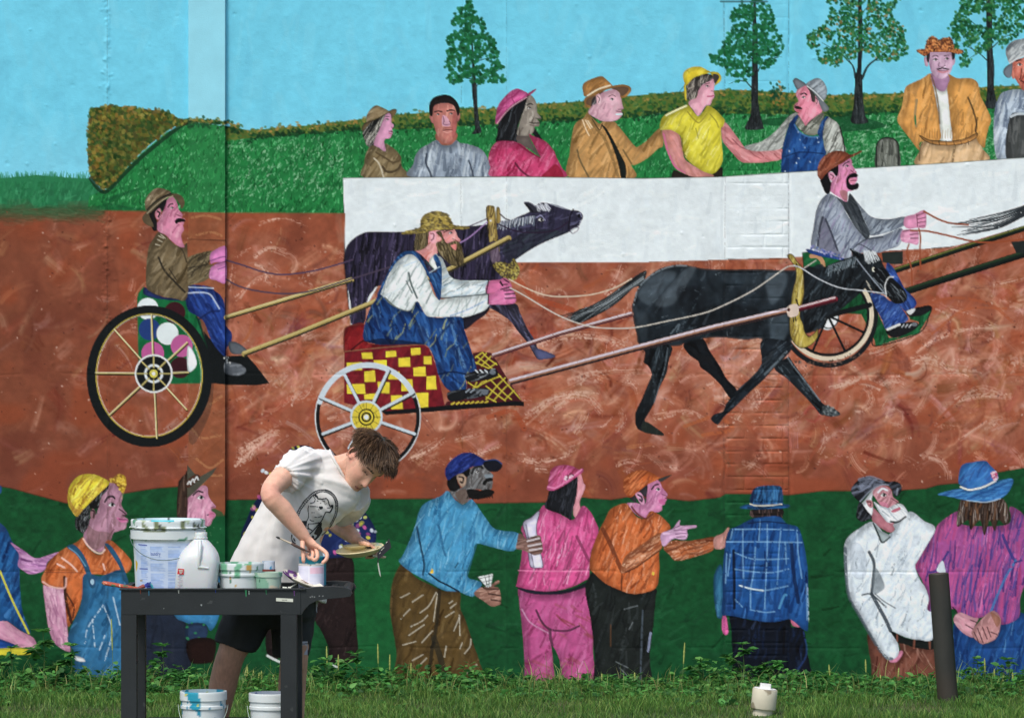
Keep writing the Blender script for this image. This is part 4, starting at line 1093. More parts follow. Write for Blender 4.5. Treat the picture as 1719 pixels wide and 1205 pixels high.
    F('shirt', '500,428 440,480 400,570 380,700 356,862 420,902 640,972 700,962 690,895 720,920 900,925 1010,892 1102,852 1122,718 960,775 860,792 825,812 740,722 660,602 620,522 560,452', (142, 152, 168)); HT(60, (184, 192, 202), 65, 30, 4, .55, 16); HT(50, (92, 100, 124), 62, 30, 3.4, .6, 16); HT(16, (140, 116, 160), 65, 26, 3, .5)
    F(None, '450,620 480,640 520,720 560,850 600,940 430,890 420,780', (96, 94, 116), True, .6); L('455,625 430,720 415,860', 4, (58, 62, 76), .8, dry=.3); L('480,640 530,760 580,900', 3.4, (60, 64, 80), .8, dry=.2); L('740,860 820,810 960,790', 2.4, (60, 66, 80), .85); L('700,900 760,850 860,900', 2, (76, 82, 96), .8)
    SCAT(lmask(P('370,880 450,915 620,965'), 7), 60, [(170, 160, 200), (120, 120, 190), (60, 90, 170)], 1, 2, .8)
    F('', '1148,622 1220,600 1300,563 1322,590 1322,692 1300,717 1250,712 1180,722 1138,692', (212, 132, 168)); F('', '1118,742 1180,725 1250,740 1262,790 1252,852 1190,842 1116,822', (214, 138, 172)); HT(10, (234, 176, 200), 20, 14, 4, .6)
    for t in ('1245,612 1310,585', '1250,640 1318,625', '1255,670 1318,660', '1262,700 1310,695', '1245,600 1250,700', '1190,770 1258,762', '1195,800 1255,798', '1130,742 1185,732'):
        L(t, 1.6, (110, 50, 70), .85)
    F('hat', '410,262 420,190 450,130 510,85 570,66 640,73 692,100 772,66 777,80 680,132 620,172 540,212 480,262 440,308', (152, 74, 48)); HT(22, (184, 108, 80), 55, 20, 4, .55); HT(18, (112, 48, 30), 50, 22, 4, .55); L('690,100 620,150 560,180', 1.4, (90, 40, 30), .8)
    V(1375, 240)
    for t, w in (('880,575 1000,640 1110,675 1250,686', 3), ('770,735 900,740 1050,770 1300,827 1500,832 1840,790', 3), ('838,720 852,800 846,900 852,1062', 2.4), ('755,850 738,900 742,950 772,1040 780,1192', 2.4)):
        L(t, w, (164, 76, 42), 1, 'rein')
    FIG('tail', 'painted_horse', 'tail of another dark painted horse entering at the right edge')
    for i in range(22):
        y = 600 + i * 6
        L([(1850, 470 + i * 5), (1719, 530 + i * 4), (1500, y + rng.normal(0, 8)), (1230 + rng.normal(0, 60), y + 40 + rng.normal(0, 10))], 3.2, (58, 66, 72) if i % 3 else (26, 30, 34), .85, '', True, .8, .25)


def paint_black_horse():
    V(1040, 520)
    FIG('horse', 'painted_horse', 'black painted trotting horse with yellow collar and lowered head')
    F('leg', '540,285 690,238 760,350 840,470 900,580 982,670 940,745 890,692 850,632 760,542 680,482 660,432 580,372', (26, 32, 38)); HT(16, (18, 20, 24), 310, 30, 6, .5)
    F('leg', '1300,490 1410,398 1452,440 1540,560 1602,650 1692,770 1722,800 1740,860 1690,880 1640,822 1560,732 1480,652 1400,572', (36, 46, 54)); HT(20, (96, 112, 122), 310, 24, 2.4, .6, 8, .5); HT(14, (18, 22, 28), 310, 30, 5, .6, 8)
    F('leg', '1715,800 1775,815 1830,850 1850,880 1780,895 1700,870', (78, 88, 92)); SCAT(ST['m'], 40, [(150, 156, 156), (40, 46, 50)], 1, 1.8, .7)
    V(740, 320)
    F('tail', '1725,675 1690,790 1620,812 1560,872 1450,965 1300,1052 1160,1112 1085,1078 1150,1002 1250,968 1400,885 1520,800 1640,712', (34, 42, 46)); HT(46, (160, 172, 176), 35, 54, 1.5, .85, 5, .15, .06); HT(20, (18, 22, 26), 35, 50, 3, .7, 6, .2, .06)
    for i in range(46):
        a_ = rng.uniform(0, 1)
        e_ = (1085 + rng.normal(0, 40), 1075 + rng.normal(0, 26))
        L([(1700, 700 + 60 * a_), (1560, 800 + 50 * a_), (1350, 925 + 70 * a_), e_], 2, (32, 38, 42) if i % 3 else (150, 160, 164), .8, 'tail', True, .6, .2)
    V(1040, 400)
    F('', '105,600 118,520 160,410 230,330 330,260 450,226 560,226 700,253 860,262 1200,262 1420,268 1560,265 1719,240 1719,700 1600,792 1520,802 1440,862 1432,952 1200,1142 1212,862 1050,852 860,832 690,842 540,882 490,902 190,902 140,790', (36, 46, 54), var=.2)
    HT(120, (56, 70, 82), 75, 34, 7, .28, 34, .5); HT(120, (20, 26, 32), 75, 36, 8, .4, 34, .3)
    hm_ = ST['m']
    for pts_, c_, a_ in (('150,480 240,340 380,270 480,300 380,430 260,560', (118, 134, 146), .42), ('300,560 420,400 560,250 640,260 520,450 440,560', (130, 144, 154), .4), ('860,300 1000,290 1180,300 1150,380 900,380', (70, 86, 98), .35), ('1230,300 1400,290 1390,420 1290,560 1240,480', (120, 136, 148), .42), ('140,640 230,640 220,860 170,850', (84, 98, 108), .3), ('560,640 860,560 1160,600 1100,800 700,800', (16, 20, 24), .5), ('480,420 700,420 720,600 560,640', (20, 24, 30), .4), ('1260,640 1390,600 1420,760 1330,930 1270,860', (100, 118, 130), .45)):
        F(None, pts_, c_, True, a_, .25)
    ST['m'] = hm_
    SOFT(hm_, 3)
    HT(50, (96, 112, 124), 52, 26, 4.4, .3, 26, .7); HT(60, (130, 146, 156), 40, 9, 2, .4, 60, 1.0)
    L('118,560 150,440 230,340 340,268 460,232 560,232', 3, (150, 164, 172), .6, dry=.6); L('430,800 500,720 480,790', 3, (120, 136, 146), .6, dry=.5)
    V(1040, 520)
    F('leg', '185,290 430,300 412,430 392,540 332,660 292,780 242,870 212,930 260,960 350,1020 372,1052 300,1047 200,1022 143,982 133,870 190,740 240,620 270,540 240,470 203,440 215,360', (34, 42, 48)); HT(26, (90, 106, 116), 260, 26, 2.4, .55, 10, .5); HT(24, (16, 20, 24), 260, 34, 6, .6, 10); L('405,320 380,480 330,650 290,780', 2, (120, 136, 146), .6, dry=.5); F(None, '200,940 260,955 372,1050 300,1047 190,1018', (44, 52, 44), True, .8)
    F('leg', '1198,250 1442,278 1412,370 1302,482 1202,592 1082,702 962,822 882,892 852,932 820,962 768,920 790,878 868,850 900,780 1000,660 1110,560 1190,450', (38, 48, 58)); HT(30, (100, 118, 132), 45, 30, 2.6, .55, 8, .5); HT(24, (20, 26, 32), 45, 34, 6, .5, 8); L('1400,350 1300,460 1220,540', 4, (130, 146, 156), .6, dry=.4); L('1410,400 1480,500 1590,640 1680,760', 2.6, (150, 164, 172), .6, dry=.4)
    V(1290, 400)
    F('head', '290,262 420,258 520,218 620,178 702,150 688,88 742,110 790,130 850,108 902,130 942,170 962,220 1002,290 1052,340 1102,390 1152,450 1164,500 1132,542 1060,547 1010,502 970,472 900,462 830,402 800,432 700,522 600,602 500,652 430,722 330,792 298,722', (34, 42, 48), var=.2)
    HT(60, (86, 102, 112), 60, 30, 3, .5, 20, .5); HT(60, (14, 18, 22), 55, 34, 5, .6, 20, .3)
    F(None, '960,240 1050,350 1150,460 1150,530 1060,540 1000,480 900,430 860,330', (18, 20, 24), True, .7); HT(26, (130, 142, 150), 310, 20, 1.6, .6, 14, .5)
    for i in range(30):
        x = 500 + i * 8
        L([(x, 235 - i * 2.6), (x + rng.normal(-18, 8), 300 - i * 2.6 + rng.normal(0, 16))], 1.8, (156, 170, 178) if i % 2 else (90, 108, 118), .65, dry=.45)
    for i in range(20):
        L([(800 + i * 5, 112 + rng.normal(0, 6)), (815 + i * 6, 185 + rng.normal(0, 12))], 1.8, (206, 212, 214), .75, dry=.35)
    L('690,92 730,140 760,160', 3, (14, 16, 20), .9); L('700,95 760,118', 1.4, (140, 150, 158), .8)
    EL(None, 887, 262, 26, 24, (14, 14, 18)); EL(None, 882, 262, 14, 20, (206, 202, 180)); EL(None, 892, 262, 10, 15, (16, 16, 20)); L('822,360 850,400 835,390 860,430', 1.6, (200, 190, 170), .8)
    F('collar', '160,148 200,138 242,200 287,260 297,400 292,500 262,640 290,720 302,780 340,827 390,792 412,758 414,822 370,882 310,914 258,914 198,852 178,750 183,620 203,450 233,330 223,240', (186, 162, 64)); HT(30, (212, 192, 100), 82, 30, 4, .6, 12); HT(20, (116, 92, 44), 82, 30, 3, .6, 12); HT(14, (220, 210, 170), 82, 26, 2, .6, 12); O((60, 48, 34), 1.4, .7)
    for t in ('235,215 240,240', '232,515 250,560', '205,640 212,700', '225,640 230,690'):
        L(t, 2.6, (40, 32, 28), .9)
    V(0, 0, 1)
    FIG('cart2', *FIGS['cart2'])
    two_tone([(828, 597), (940, 560), (1060, 527)], 7.5, (150, 104, 92), (206, 196, 206), (92, 30, 44), 'shaft')
    two_tone([(857, 641), (1040, 592), (1200, 550), (1324, 521)], 10.5, (164, 112, 84), (204, 194, 208), (50, 34, 40), 'shaft')
    two_tone([(1339, 519), (1402, 502)], 9, (140, 34, 50), (206, 190, 190), (80, 24, 36), 'shaft')
    F(None, '1322,515 1338,511 1340,528 1324,532', (206, 184, 168), True, 1, 0); EL(None, 1324, 520, 2.5, 3, (110, 40, 40))
    L([(855, 469), (880, 482), (910, 494), (940, 498), (990, 495), (1030, 484), (1060, 468)], 2, (206, 186, 160), .95, 'rein')
    L([(856, 483), (880, 496), (920, 520), (950, 535), (986, 547), (1020, 551), (1064, 550), (1120, 539), (1180, 526), (1214, 513), (1260, 490), (1290, 470), (1320, 449), (1334, 446)], 2, (196, 188, 176), .95, 'rein')
    L([(1333, 446), (1345, 450), (1374, 468), (1410, 483), (1450, 488), (1488, 493)], 1.9, (186, 190, 196), .95, 'rein')
    L([(1350, 450), (1370, 437)], 1.6, (196, 190, 176), .9)
    L([(1438, 435), (1456, 458), (1486, 494)], 1.8, (140, 150, 164), .95, 'rein'); L([(1500, 465), (1492, 466), (1486, 478), (1487, 490), (1488, 498)], 2, (190, 192, 192), .95, 'rein')
    V(0, 0, 1)
# ---- front row of painted figures -------------------------------------------
def paint_front_row():
    V(0, 770)
    FIG('f0', 'painted_bystander', 'painted figure in blue with a yellow strap, cut off at the left edge')
    F('', '-120,1300 -50,1300 60,1360 170,1440 282,1502 300,1592 180,1582 60,1532 -120,1482', (196, 128, 158)); HT(20, (216, 160, 180), 320, 26, 6, .6)
    F('dress', '-120,560 30,562 100,690 165,780 165,960 170,1120 192,1290 255,1462 180,1440 60,1360 -120,1290', (24, 84, 150)); HT(60, (44, 116, 184), 70, 34, 7, .5); HT(50, (14, 50, 108), 70, 34, 7, .5)
    F('dress', '-120,1480 60,1530 160,1575 150,1590 -120,1600', (26, 74, 160)); F('dress', '-120,1600 160,1580 245,1602 232,1640 -120,1645', (196, 184, 40))
    F('', '88,700 200,770 300,832 420,802 495,780 400,862 372,932 260,967 190,932 148,890 160,800', (186, 122, 176)); HT(30, (214, 160, 200), 350, 22, 5, .6); HT(20, (140, 80, 140), 350, 24, 4, .5)
    L('0,940 110,1200 240,1462', 3.4, (206, 196, 50), .95, 'strap'); F('', '-60,220 10,228 4,290 -60,300', (36, 76, 140)); F(None, '-30,520 40,570 40,610 -30,600', (36, 70, 130), True, .8)
    FIG('f1', 'painted_bystander', 'painted person in a yellow cap, orange tee and blue overalls')
    F('', '365,1048 450,1080 532,1085 542,1180 562,1330 572,1500 592,1612 520,1592 450,1532 408,1420 383,1250', (196, 132, 162)); HT(34, (224, 180, 196), 280, 22, 6, .6); HT(20, (156, 90, 128), 280, 24, 4, .5)
    F('', '917,203 960,208 1012,270 1027,320 1017,380 1042,430 1067,460 1042,480 1077,510 1062,542 1052,582 1000,602 950,622 930,680 880,722 872,772 800,774 728,722 698,650 740,560 760,500 800,480 830,400 850,320', (172, 120, 142)); HT(34, (204, 156, 176), 70, 22, 5, .55); HT(24, (126, 84, 92), 75, 24, 4, .55); F(None, '740,560 800,600 920,620 920,680 870,730 800,760 730,700', (126, 92, 88), True, .5)
    EYE(938, 384, 18); L('880,360 905,322 945,315 962,330', 3, BK, .9); L('1000,420 1035,445 1060,470 1030,475', 2, (70, 40, 56), .9); F(None, '980,490 1030,500 1072,508 1050,530 1010,530', (214, 110, 160)); L('1000,505 1070,512', 1.6, (110, 40, 80)); EL('', 780, 465, 22, 46, (150, 104, 112)); L('768,430 790,440 785,490', 3, (70, 44, 50), .9); L('1020,330 1050,240', 2, (190, 170, 120), .5)
    F('hair', '638,482 700,420 790,330 880,250 917,203 902,260 842,330 832,400 800,420 760,420 752,500 742,560 702,622 660,602 633,570', (34, 34, 36)); HT(50, (140, 146, 148), 60, 10, 1.8, .7, 40, .4)
    F('hat', '573,382 568,300 590,220 650,150 720,128 800,133 860,158 919,200 850,272 760,362 690,432 645,484 600,432', (224, 200, 46)); HT(40, (236, 220, 90), 50, 26, 5, .5); HT(36, (166, 118, 40), 55, 26, 3, .6, 12, .5); F(None, '573,300 590,400 645,480 700,420 640,420 600,360', (170, 110, 44), True, .5)
    F('hat', '915,188 960,153 1020,132 1052,150 1058,220 1037,283 1010,272 990,210 950,202', (196, 150, 34)); SCAT(ST['m'], 70, [(224, 190, 60), (140, 92, 30)], 1, 2, .8)
    F('tee', '700,658 640,700 560,740 470,800 400,880 370,950 347,1010 380,1062 530,1087 547,1150 562,1392 600,1372 660,1252 702,1100 720,972 900,972 1065,952 1105,870 1060,800 1000,740 940,688 890,690 880,762 830,804 770,772 720,722', (206, 102, 48)); HT(60, (226, 130, 78), 70, 28, 6, .5); HT(40, (160, 66, 26), 65, 28, 5, .5); L('540,990 545,1080 555,1200 600,1370', 5, (66, 34, 26), .85, dry=.3); L('560,1130 620,1240 610,1330', 3, (80, 40, 28), .7, dry=.4); L('360,1030 430,1070 540,1080 555,1000', 3, (230, 180, 170), .8, dry=.2)
    for t in ('520,830 600,890 645,940', '480,880 540,910', '865,880 880,930', '700,670 740,730 800,780 850,790 880,760'):
        L(t, 3, (236, 190, 176), .85)
    L('370,950 700,952', 2, (110, 54, 30), .6); L('690,800 1000,870', 1, (120, 56, 30), .0)
    F('overalls', '700,977 760,963 850,982 1010,928 1062,1040 1350,1060 1350,1800 660,1800 640,1650 568,1522 600,1402 672,1242 692,1100', (42, 110, 158)); HT(60, (70, 140, 186), 70, 34, 7, .45); HT(50, (26, 78, 124), 70, 34, 7, .45)
    F('overalls', '563,740 620,718 692,790 742,890 772,980 805,1062 762,1080 733,1002 700,902 640,802', (44, 108, 152)); F('overalls', '878,710 930,728 1002,830 1052,950 1078,1042 1040,1022 1000,902 930,792', (44, 108, 152)); EL(None, 775, 1030, 26, 36, (40, 80, 130)); EL(None, 775, 1030, 16, 24, (150, 186, 206)); L('580,745 650,800 720,900', 2, (120, 170, 200), .7)
    for t in ('865,1225 740,1410 712,1545', '870,1230 940,1440 880,1690', '950,1160 1005,1390', '775,1340 795,1570', '880,1480 835,1600'):
        L(t, 2.2, (196, 210, 220), .75, dry=.55)
    F('shoe', '625,1650 700,1670 710,1700 640,1690', (190, 196, 200))
    V(260, 760)
    FIG('f2', 'painted_bystander', 'painted face in profile under a wide grey-brown hat on the pilaster')
    F('', '275,380 340,318 400,273 442,290 447,350 472,400 512,450 482,466 472,480 507,510 507,532 482,562 472,592 440,614 380,582 340,600 275,600', (202, 134, 162)); HT(24, (224, 172, 190), 70, 20, 5, .6); HT(14, (166, 96, 126), 70, 20, 4, .5)
    EYE(384, 374, 18); L('322,355 360,320 402,330', 2.6, BK); L('440,520 480,508 500,514', 1.8, (50, 30, 46)); F(None, '455,492 500,505 502,525 460,545', (214, 110, 150), True, .8); L('475,460 500,450', 1.6, (120, 60, 80))
    F('hat', '190,545 193,280 213,220 252,180 270,176 270,548', (64, 46, 38)); HT(16, (98, 70, 54), 88, 26, 4, .5)
    F('hat', '270,98 305,140 330,170 375,200 522,118 482,182 400,262 322,342 270,384', (84, 82, 68), False); F(None, '270,232 345,178 377,210 280,294', (88, 52, 38))
    for x in (285, 315, 347):
        L([(x - 12, 262 - (x - 285) * .6), (x + 6, 238 - (x - 285) * .6), (x + 16, 262 - (x - 285) * .6)], 2.4, (206, 210, 210), .9)
    V(0, 930)
    F('trousers', '1100,300 1470,300 1560,580 1572,1000 1100,1000', (36, 46, 66)); HT(30, (24, 30, 46), 80, 30, 7, .5)
    F('coat', '1300,200 1900,200 1840,510 1770,640 1719,580 1600,582 1540,562 1460,508', (46, 120, 172)); HT(20, (80, 150, 196), 70, 24, 6, .5); F('coat', '1570,588 1725,588 1725,702 1570,717', (40, 62, 96)); SCAT(ST['m'], 6, [(40, 150, 80)], 1.4, 2.4)
    F('box', '1578,722 1800,715 1790,900 1760,910 1600,905', (44, 22, 18))
    V(340, 930)
    FIG('f3', 'painted_bystander', 'painted woman in a navy flowered top behind the young man')
    F('trousers', '530,200 1040,0 1252,30 1272,300 1292,600 1304,880 1230,905 1068,902 1055,780 1000,650 960,590 900,560 660,860 540,832 530,570', (46, 32, 32)); HT(80, (70, 52, 52), 60, 20, 3, .5, 30, .6); HT(60, (28, 18, 20), 60, 24, 5, .5)
    L('545,850 600,880 655,905', 4, (206, 210, 206), .9, 'shoe'); L('1060,920 1130,945', 4, (206, 210, 206), .9, 'shoe')
    V(0, 0, 1)
    F('', '512,770 530,764 541,776 546,790 541,806 530,818 512,820', (122, 88, 74)); EYE(533, 785, 3)
    F('scarf', '482,762 492,750 510,747 527,752 536,764 524,772 518,790 522,812 508,826 490,815 480,795', (26, 42, 100)); SCAT(ST['m'], 22, [(206, 216, 220), (200, 80, 150), (200, 190, 60)], 1.6, 2.6, .9)
    F('top', '470,812 500,806 540,812 575,828 602,848 622,872 632,896 625,918 595,934 440,934 405,905 414,872 428,842 446,824', (26, 42, 100)); HT(40, (36, 58, 126), 60, 26, 7, .5)
    SCAT(ST['m'], 110, [(206, 216, 220), (200, 80, 150), (200, 190, 60), (190, 196, 80)], 2, 3.4, .9)
    F(None, '555,900 640,880 640,940 555,940', (0, 0, 0), False, 0, 0)
    SCAT((847 + 24, 570 + 24, np.ones((80, 55), np.float32)), 0, [(206, 216, 220)], 2, 3)
    for x, y, c in ((604, 868, 0), (612, 885, 1), (618, 902, 2), (600, 890, 3), (590, 860, 1), (586, 880, 2), (606, 905, 0), (596, 918, 1), (624, 890, 3), (582, 905, 0), (610, 920, 2), (572, 918, 3), (562, 926, 1), (447, 793, 0), (455, 796, 2), (441, 790, 3)):
        DAB(x + 24, y + 24, 3.6, 2.8, rng.uniform(0, 3), [(206, 216, 220), (206, 84, 156), (204, 194, 60), (190, 200, 210)][c], .95)
    V(640, 740)
    FIG('f4', 'painted_bystander', 'painted man in a light blue sweater and blue cap holding a small cup')
    V(640, 930)
    F('trousers', '178,70 240,140 300,200 420,260 520,305 658,315 662,450 702,540 742,660 782,780 822,900 860,1180 130,1180 130,850 93,600 73,450 98,220', (98, 74, 36)); HT(90, (122, 96, 52), 70, 30, 6, .4, 14, .5); HT(70, (74, 54, 26), 70, 30, 6, .45, 14, .4)
    L('490,290 478,450 460,620 430,780 400,1000', 6, (48, 42, 30), .7, dry=.3); L('440,700 500,880 530,1010', 10, (52, 48, 36), .7, dry=.3); L('420,780 440,740', 5, (40, 36, 28), .7)
    for t in ('160,365 240,325', '260,400 350,340', '165,540 200,500 240,460', '325,490 400,430 460,320', '250,605 340,560 390,510', '230,680 360,590', '340,740 430,640', '180,760 290,730', '260,890 350,840', '300,950 380,870', '580,450 630,410', '540,525 610,480', '655,510 660,680', '610,640 660,520', '700,830 745,770 752,710', '660,790 680,740', '530,860 545,770', '700,1010 800,925', '570,410 600,390', '470,330 440,560'):
        L(t, 2, (196, 190, 172), .75, dry=.4)
    V(640, 740)
    F('', '742,240 800,203 860,188 892,240 922,265 942,290 932,320 937,340 932,370 922,402 850,412 790,402 718,422 742,482 680,530 620,482 568,422 655,400 700,370 720,300', (110, 108, 108)); HT(34, (150, 152, 154), 70, 18, 4, .55); HT(24, (72, 66, 64), 70, 18, 4, .55); F(None, '620,440 700,400 740,470 680,525', (108, 84, 72), True, .7)
    EYE(806, 258, 11); L('760,270 785,225 830,212 850,225', 4, (36, 34, 36), .9); F(None, '870,280 935,285 920,310 875,310', (130, 146, 158), True, .7)
    F('hair', '553,332 620,288 700,250 742,228 742,282 715,302 680,280 640,292 640,342 662,382 655,402 610,424 568,402', (28, 28, 30))
    F('', '633,290 680,273 712,310 707,362 680,387 650,352', (166, 138, 116)); L('655,300 690,310 680,350 665,340', 3, (60, 44, 38), .9)
    F('hair', '718,410 770,403 830,415 880,403 946,420 932,452 870,478 800,488 740,472', (30, 28, 28)); F('hair', '848,352 880,315 925,308 937,330 890,347 870,372', (30, 28, 28))
    for i in range(24):
        x = 735 + i * 8.5
        L([(x, 450), (x + rng.normal(0, 4), 486 - abs(i - 8) * 1.6 + rng.normal(0, 5))], 1.8, (26, 24, 24), .9)
    F('hat', '538,282 543,220 600,150 680,103 760,100 820,130 872,165 862,197 760,217 680,262 610,292 562,328', (32, 52, 146)); HT(30, (54, 80, 176), 40, 22, 5, .45); HT(20, (20, 34, 100), 40, 24, 5, .5); F('hat', '853,190 900,158 960,156 1008,185 1013,220 980,252 930,257 888,242', (26, 28, 40)); L('870,165 960,158 1010,190', 2, (40, 80, 150), .8)
    F('sweater', '558,418 500,460 370,520 318,590 288,700 240,830 180,960 150,1010 240,1092 420,1192 530,1252 650,1262 720,1292 782,1295 845,1190 720,1132 772,950 800,860 940,892 1112,918 1155,778 960,740 880,650 830,580 790,520 750,488 690,535 620,492', (60, 142, 188)); HT(110, (100, 176, 212), 68, 34, 5, .5, 20, .5); HT(70, (34, 104, 154), 68, 34, 5, .5, 20, .4); HT(34, (170, 212, 228), 72, 34, 2.4, .6, 14, .6)
    L('300,720 330,880 360,1030 350,1120', 3.4, (24, 60, 90), .8, dry=.2); L('400,1110 480,1170 560,1210 650,1260', 3, (20, 40, 60), .9); L('480,700 520,900 540,960', 4, (36, 100, 146), .7, dry=.3); L('620,1060 645,1020', 2.4, (30, 70, 100), .8); F(None, '410,1105 428,1068 440,1105', (224, 180, 40)); L('800,860 770,960 720,1130', 2.4, (40, 110, 160), .7)
    V(640, 930)
    F('', '778,332 830,280 900,268 980,218 990,240 945,267 990,290 1004,402 970,430 920,434 860,392', (150, 104, 88)); HT(20, (196, 150, 130), 15, 14, 3, .6)
    for t in ('890,290 985,292', '900,330 995,345', '920,380 1000,392', '840,270 880,290'):
        L(t, 2.2, (56, 34, 30), .85)
    F('cup', '806,190 937,163 922,267 885,278', (204, 210, 206), False)
    for t in ('820,205 930,180', '840,235 925,215', '860,262 920,245', '870,180 890,275', '905,172 905,270', '810,190 880,276'):
        L(t, 1.1, (60, 60, 60), .8)
    V(640, 740)
    FIG('f5', 'painted_bystander', 'painted woman dressed all in pink with black hair and a pink hat')
    V(640, 930)
    F('trousers', '1153,288 1250,325 1400,335 1640,300 1752,253 1772,500 1775,800 1788,1200 1540,1200 1500,900 1430,760 1440,900 1450,1200 1228,1200 1200,850 1180,600 1158,400', (190, 74, 134)); HT(80, (212, 112, 166), 70, 34, 6, .5, 24, .5); HT(60, (146, 48, 92), 65, 34, 5, .5, 24, .5); HT(24, (150, 70, 60), 330, 24, 5, .5)
    L('1300,470 1350,570 1420,630 1560,640 1660,600', 3.6, (90, 44, 70), .85, dry=.2); L('1180,460 1250,570 1400,660', 2.6, (200, 150, 180), .7, dry=.3); L('1415,630 1420,700 1435,760', 5, (100, 50, 76), .8); L('1640,1000 1690,900', 3, (224, 140, 186), .7)
    F('trousers', '1138,238 1250,290 1400,305 1550,300 1650,270 1765,215 1752,257 1640,302 1520,332 1380,337 1250,327 1148,287', (40, 40, 58)); F('shoe', '1240,1090 1330,1130 1480,1150 1500,1180 1280,1150', (196, 186, 160), True, .9)
    V(640, 740)
    F('', '1640,290 1675,275 1695,350 1712,375 1700,420 1685,455 1665,510 1672,560 1700,640 1640,650 1610,580', (212, 134, 146)); HT(12, (234, 170, 180), 80, 20, 4, .5)
    F('top', '1375,538 1330,578 1260,638 1200,688 1173,740 1190,800 1180,950 1160,1080 1136,1200 1145,1222 1300,1254 1450,1256 1600,1222 1719,1162 1745,1150 1755,950 1822,765 1790,660 1750,588 1690,543 1640,622 1600,662 1500,612', (216, 74, 138)); HT(90, (234, 120, 172), 72, 34, 5, .5, 16, .5); HT(60, (164, 48, 100), 72, 36, 4, .55, 16, .4); HT(34, (240, 196, 214), 75, 26, 2.4, .65, 12, .5); HT(14, (110, 70, 90), 75, 36, 3, .5, 10)
    L('1150,1085 1440,1090 1740,1088', 1.8, (236, 130, 176), .7); L('1640,800 1700,920 1740,1000', 5, (140, 50, 90), .7, dry=.3)
    F('scroll', '1190,690 1260,640 1327,588 1302,720 1320,860 1357,1042 1320,1062 1275,1062 1245,1030 1220,820', (202, 196, 220), True); O((70, 60, 90), 1.2, .8); L('1215,700 1250,900 1280,1055', 1.4, (90, 80, 110), .8)
    F('hair', '1410,418 1480,398 1560,350 1642,298 1645,400 1628,500 1602,592 1592,664 1530,622 1376,562 1395,482', (32, 34, 40)); HT(30, (74, 78, 90), 78, 30, 2, .6, 8, .3)
    F('hat', '1412,292 1420,250 1460,213 1530,202 1600,210 1660,240 1692,228 1688,262 1620,314 1530,374 1450,414 1393,407 1398,370', (206, 76, 132)); HT(24, (150, 44, 70), 60, 26, 4, .5); HT(20, (230, 120, 170), 50, 24, 4, .5); L('1400,385 1470,390 1560,330 1680,240', 3, (232, 130, 176), .8); SCAT(lmask(P('1545,320 1575,300 1600,290'), 7), 12, [(230, 210, 216), (60, 30, 50)], 1.2, 2)
    FIG('f4', *FIGS['f4'])
    F('', '1153,778 1190,788 1222,820 1322,788 1348,850 1352,932 1290,957 1250,942 1190,915 1133,902 1140,840', (128, 92, 82)); HT(14, (170, 130, 116), 10, 20, 3, .6)
    for t in ('1225,840 1325,815', '1235,880 1340,860', '1245,915 1345,900'):
        L(t, 3, (206, 196, 200), .85)
    for t in ('1228,855 1330,832', '1240,895 1345,876', '1250,935 1345,920', '1225,810 1300,800'):
        L(t, 1.4, (60, 40, 36), .8)
    V(930, 760)
    FIG('f6', 'painted_bystander', 'painted man in an orange sweater and orange cap pointing to the right')
    V(930, 940)
    F('trousers', '298,130 340,98 440,190 560,250 680,277 852,238 852,330 832,560 802,800 802,1180 370,1180 340,800 308,500 268,300 268,200', (36, 42, 40)); HT(60, (60, 68, 70), 70, 34, 5, .45, 24, .5); HT(50, (22, 26, 26), 75, 36, 6, .5); L('745,420 730,800 725,1050', 3, (90, 104, 120), .7, dry=.4); L('810,610 790,760', 4, (150, 160, 196), .8, dry=.4); L('475,540 475,720', 1.4, (140, 80, 40), .7)
    for t in ('520,850 620,900', '550,900 620,970', '490,1010 630,1060', '590,410 700,380', '630,580 660,520'):
        L(t, 1.8, (130, 138, 142), .7, dry=.4)
    V(930, 760)
    F('sweater', '918,792 1000,733 1110,740 1250,718 1348,708 1333,812 1200,864 1030,903 968,852', (186, 96, 52)); HT(40, (222, 180, 150), 20, 24, 3, .7, 14, .5); HT(24, (120, 56, 32), 20, 26, 4, .6)
    F('', '1343,712 1420,670 1460,623 1468,640 1442,720 1432,792 1350,802', (190, 130, 120)); HT(8, (220, 170, 160), 60, 14, 3, .6)
    F('', '782,270 870,226 892,250 907,290 948,340 942,370 927,380 948,386 932,412 927,432 907,442 907,472 880,494 830,494 800,492 760,550 690,515 628,452 618,420 690,420 760,430 780,360', (206, 122, 166)); HT(20, (226, 164, 196), 70, 18, 5, .55); HT(12, (166, 84, 130), 70, 18, 4, .5)
    EYE(872, 306, 12); L('820,305 845,272 875,262', 2.6, BK); L('905,345 940,360', 1.2, (120, 50, 90)); F(None, '885,390 942,384 925,408 940,418 905,432 880,410', (200, 80, 140), True, .7)
    F('hair', '638,372 720,310 780,268 782,330 772,372 740,352 700,330 685,362 690,412 660,402', (62, 58, 66)); F('', '683,345 720,328 748,365 762,422 740,437 715,410', (216, 146, 180)); L('705,350 735,370 738,405 720,390', 3, (56, 46, 56), .9)
    F('sweater', '613,428 540,438 470,478 430,558 390,630 350,720 313,830 298,960 330,1002 430,1092 560,1152 640,1178 720,1178 852,1132 882,1000 882,830 905,790 895,690 978,630 930,560 870,510 810,488 760,550 690,532', (204, 98, 46)); HT(100, (226, 132, 80), 70, 34, 5, .5, 20, .5); HT(60, (146, 64, 30), 66, 34, 4, .55, 18, .4); HT(24, (226, 186, 166), 70, 30, 3, .6, 14, .6)
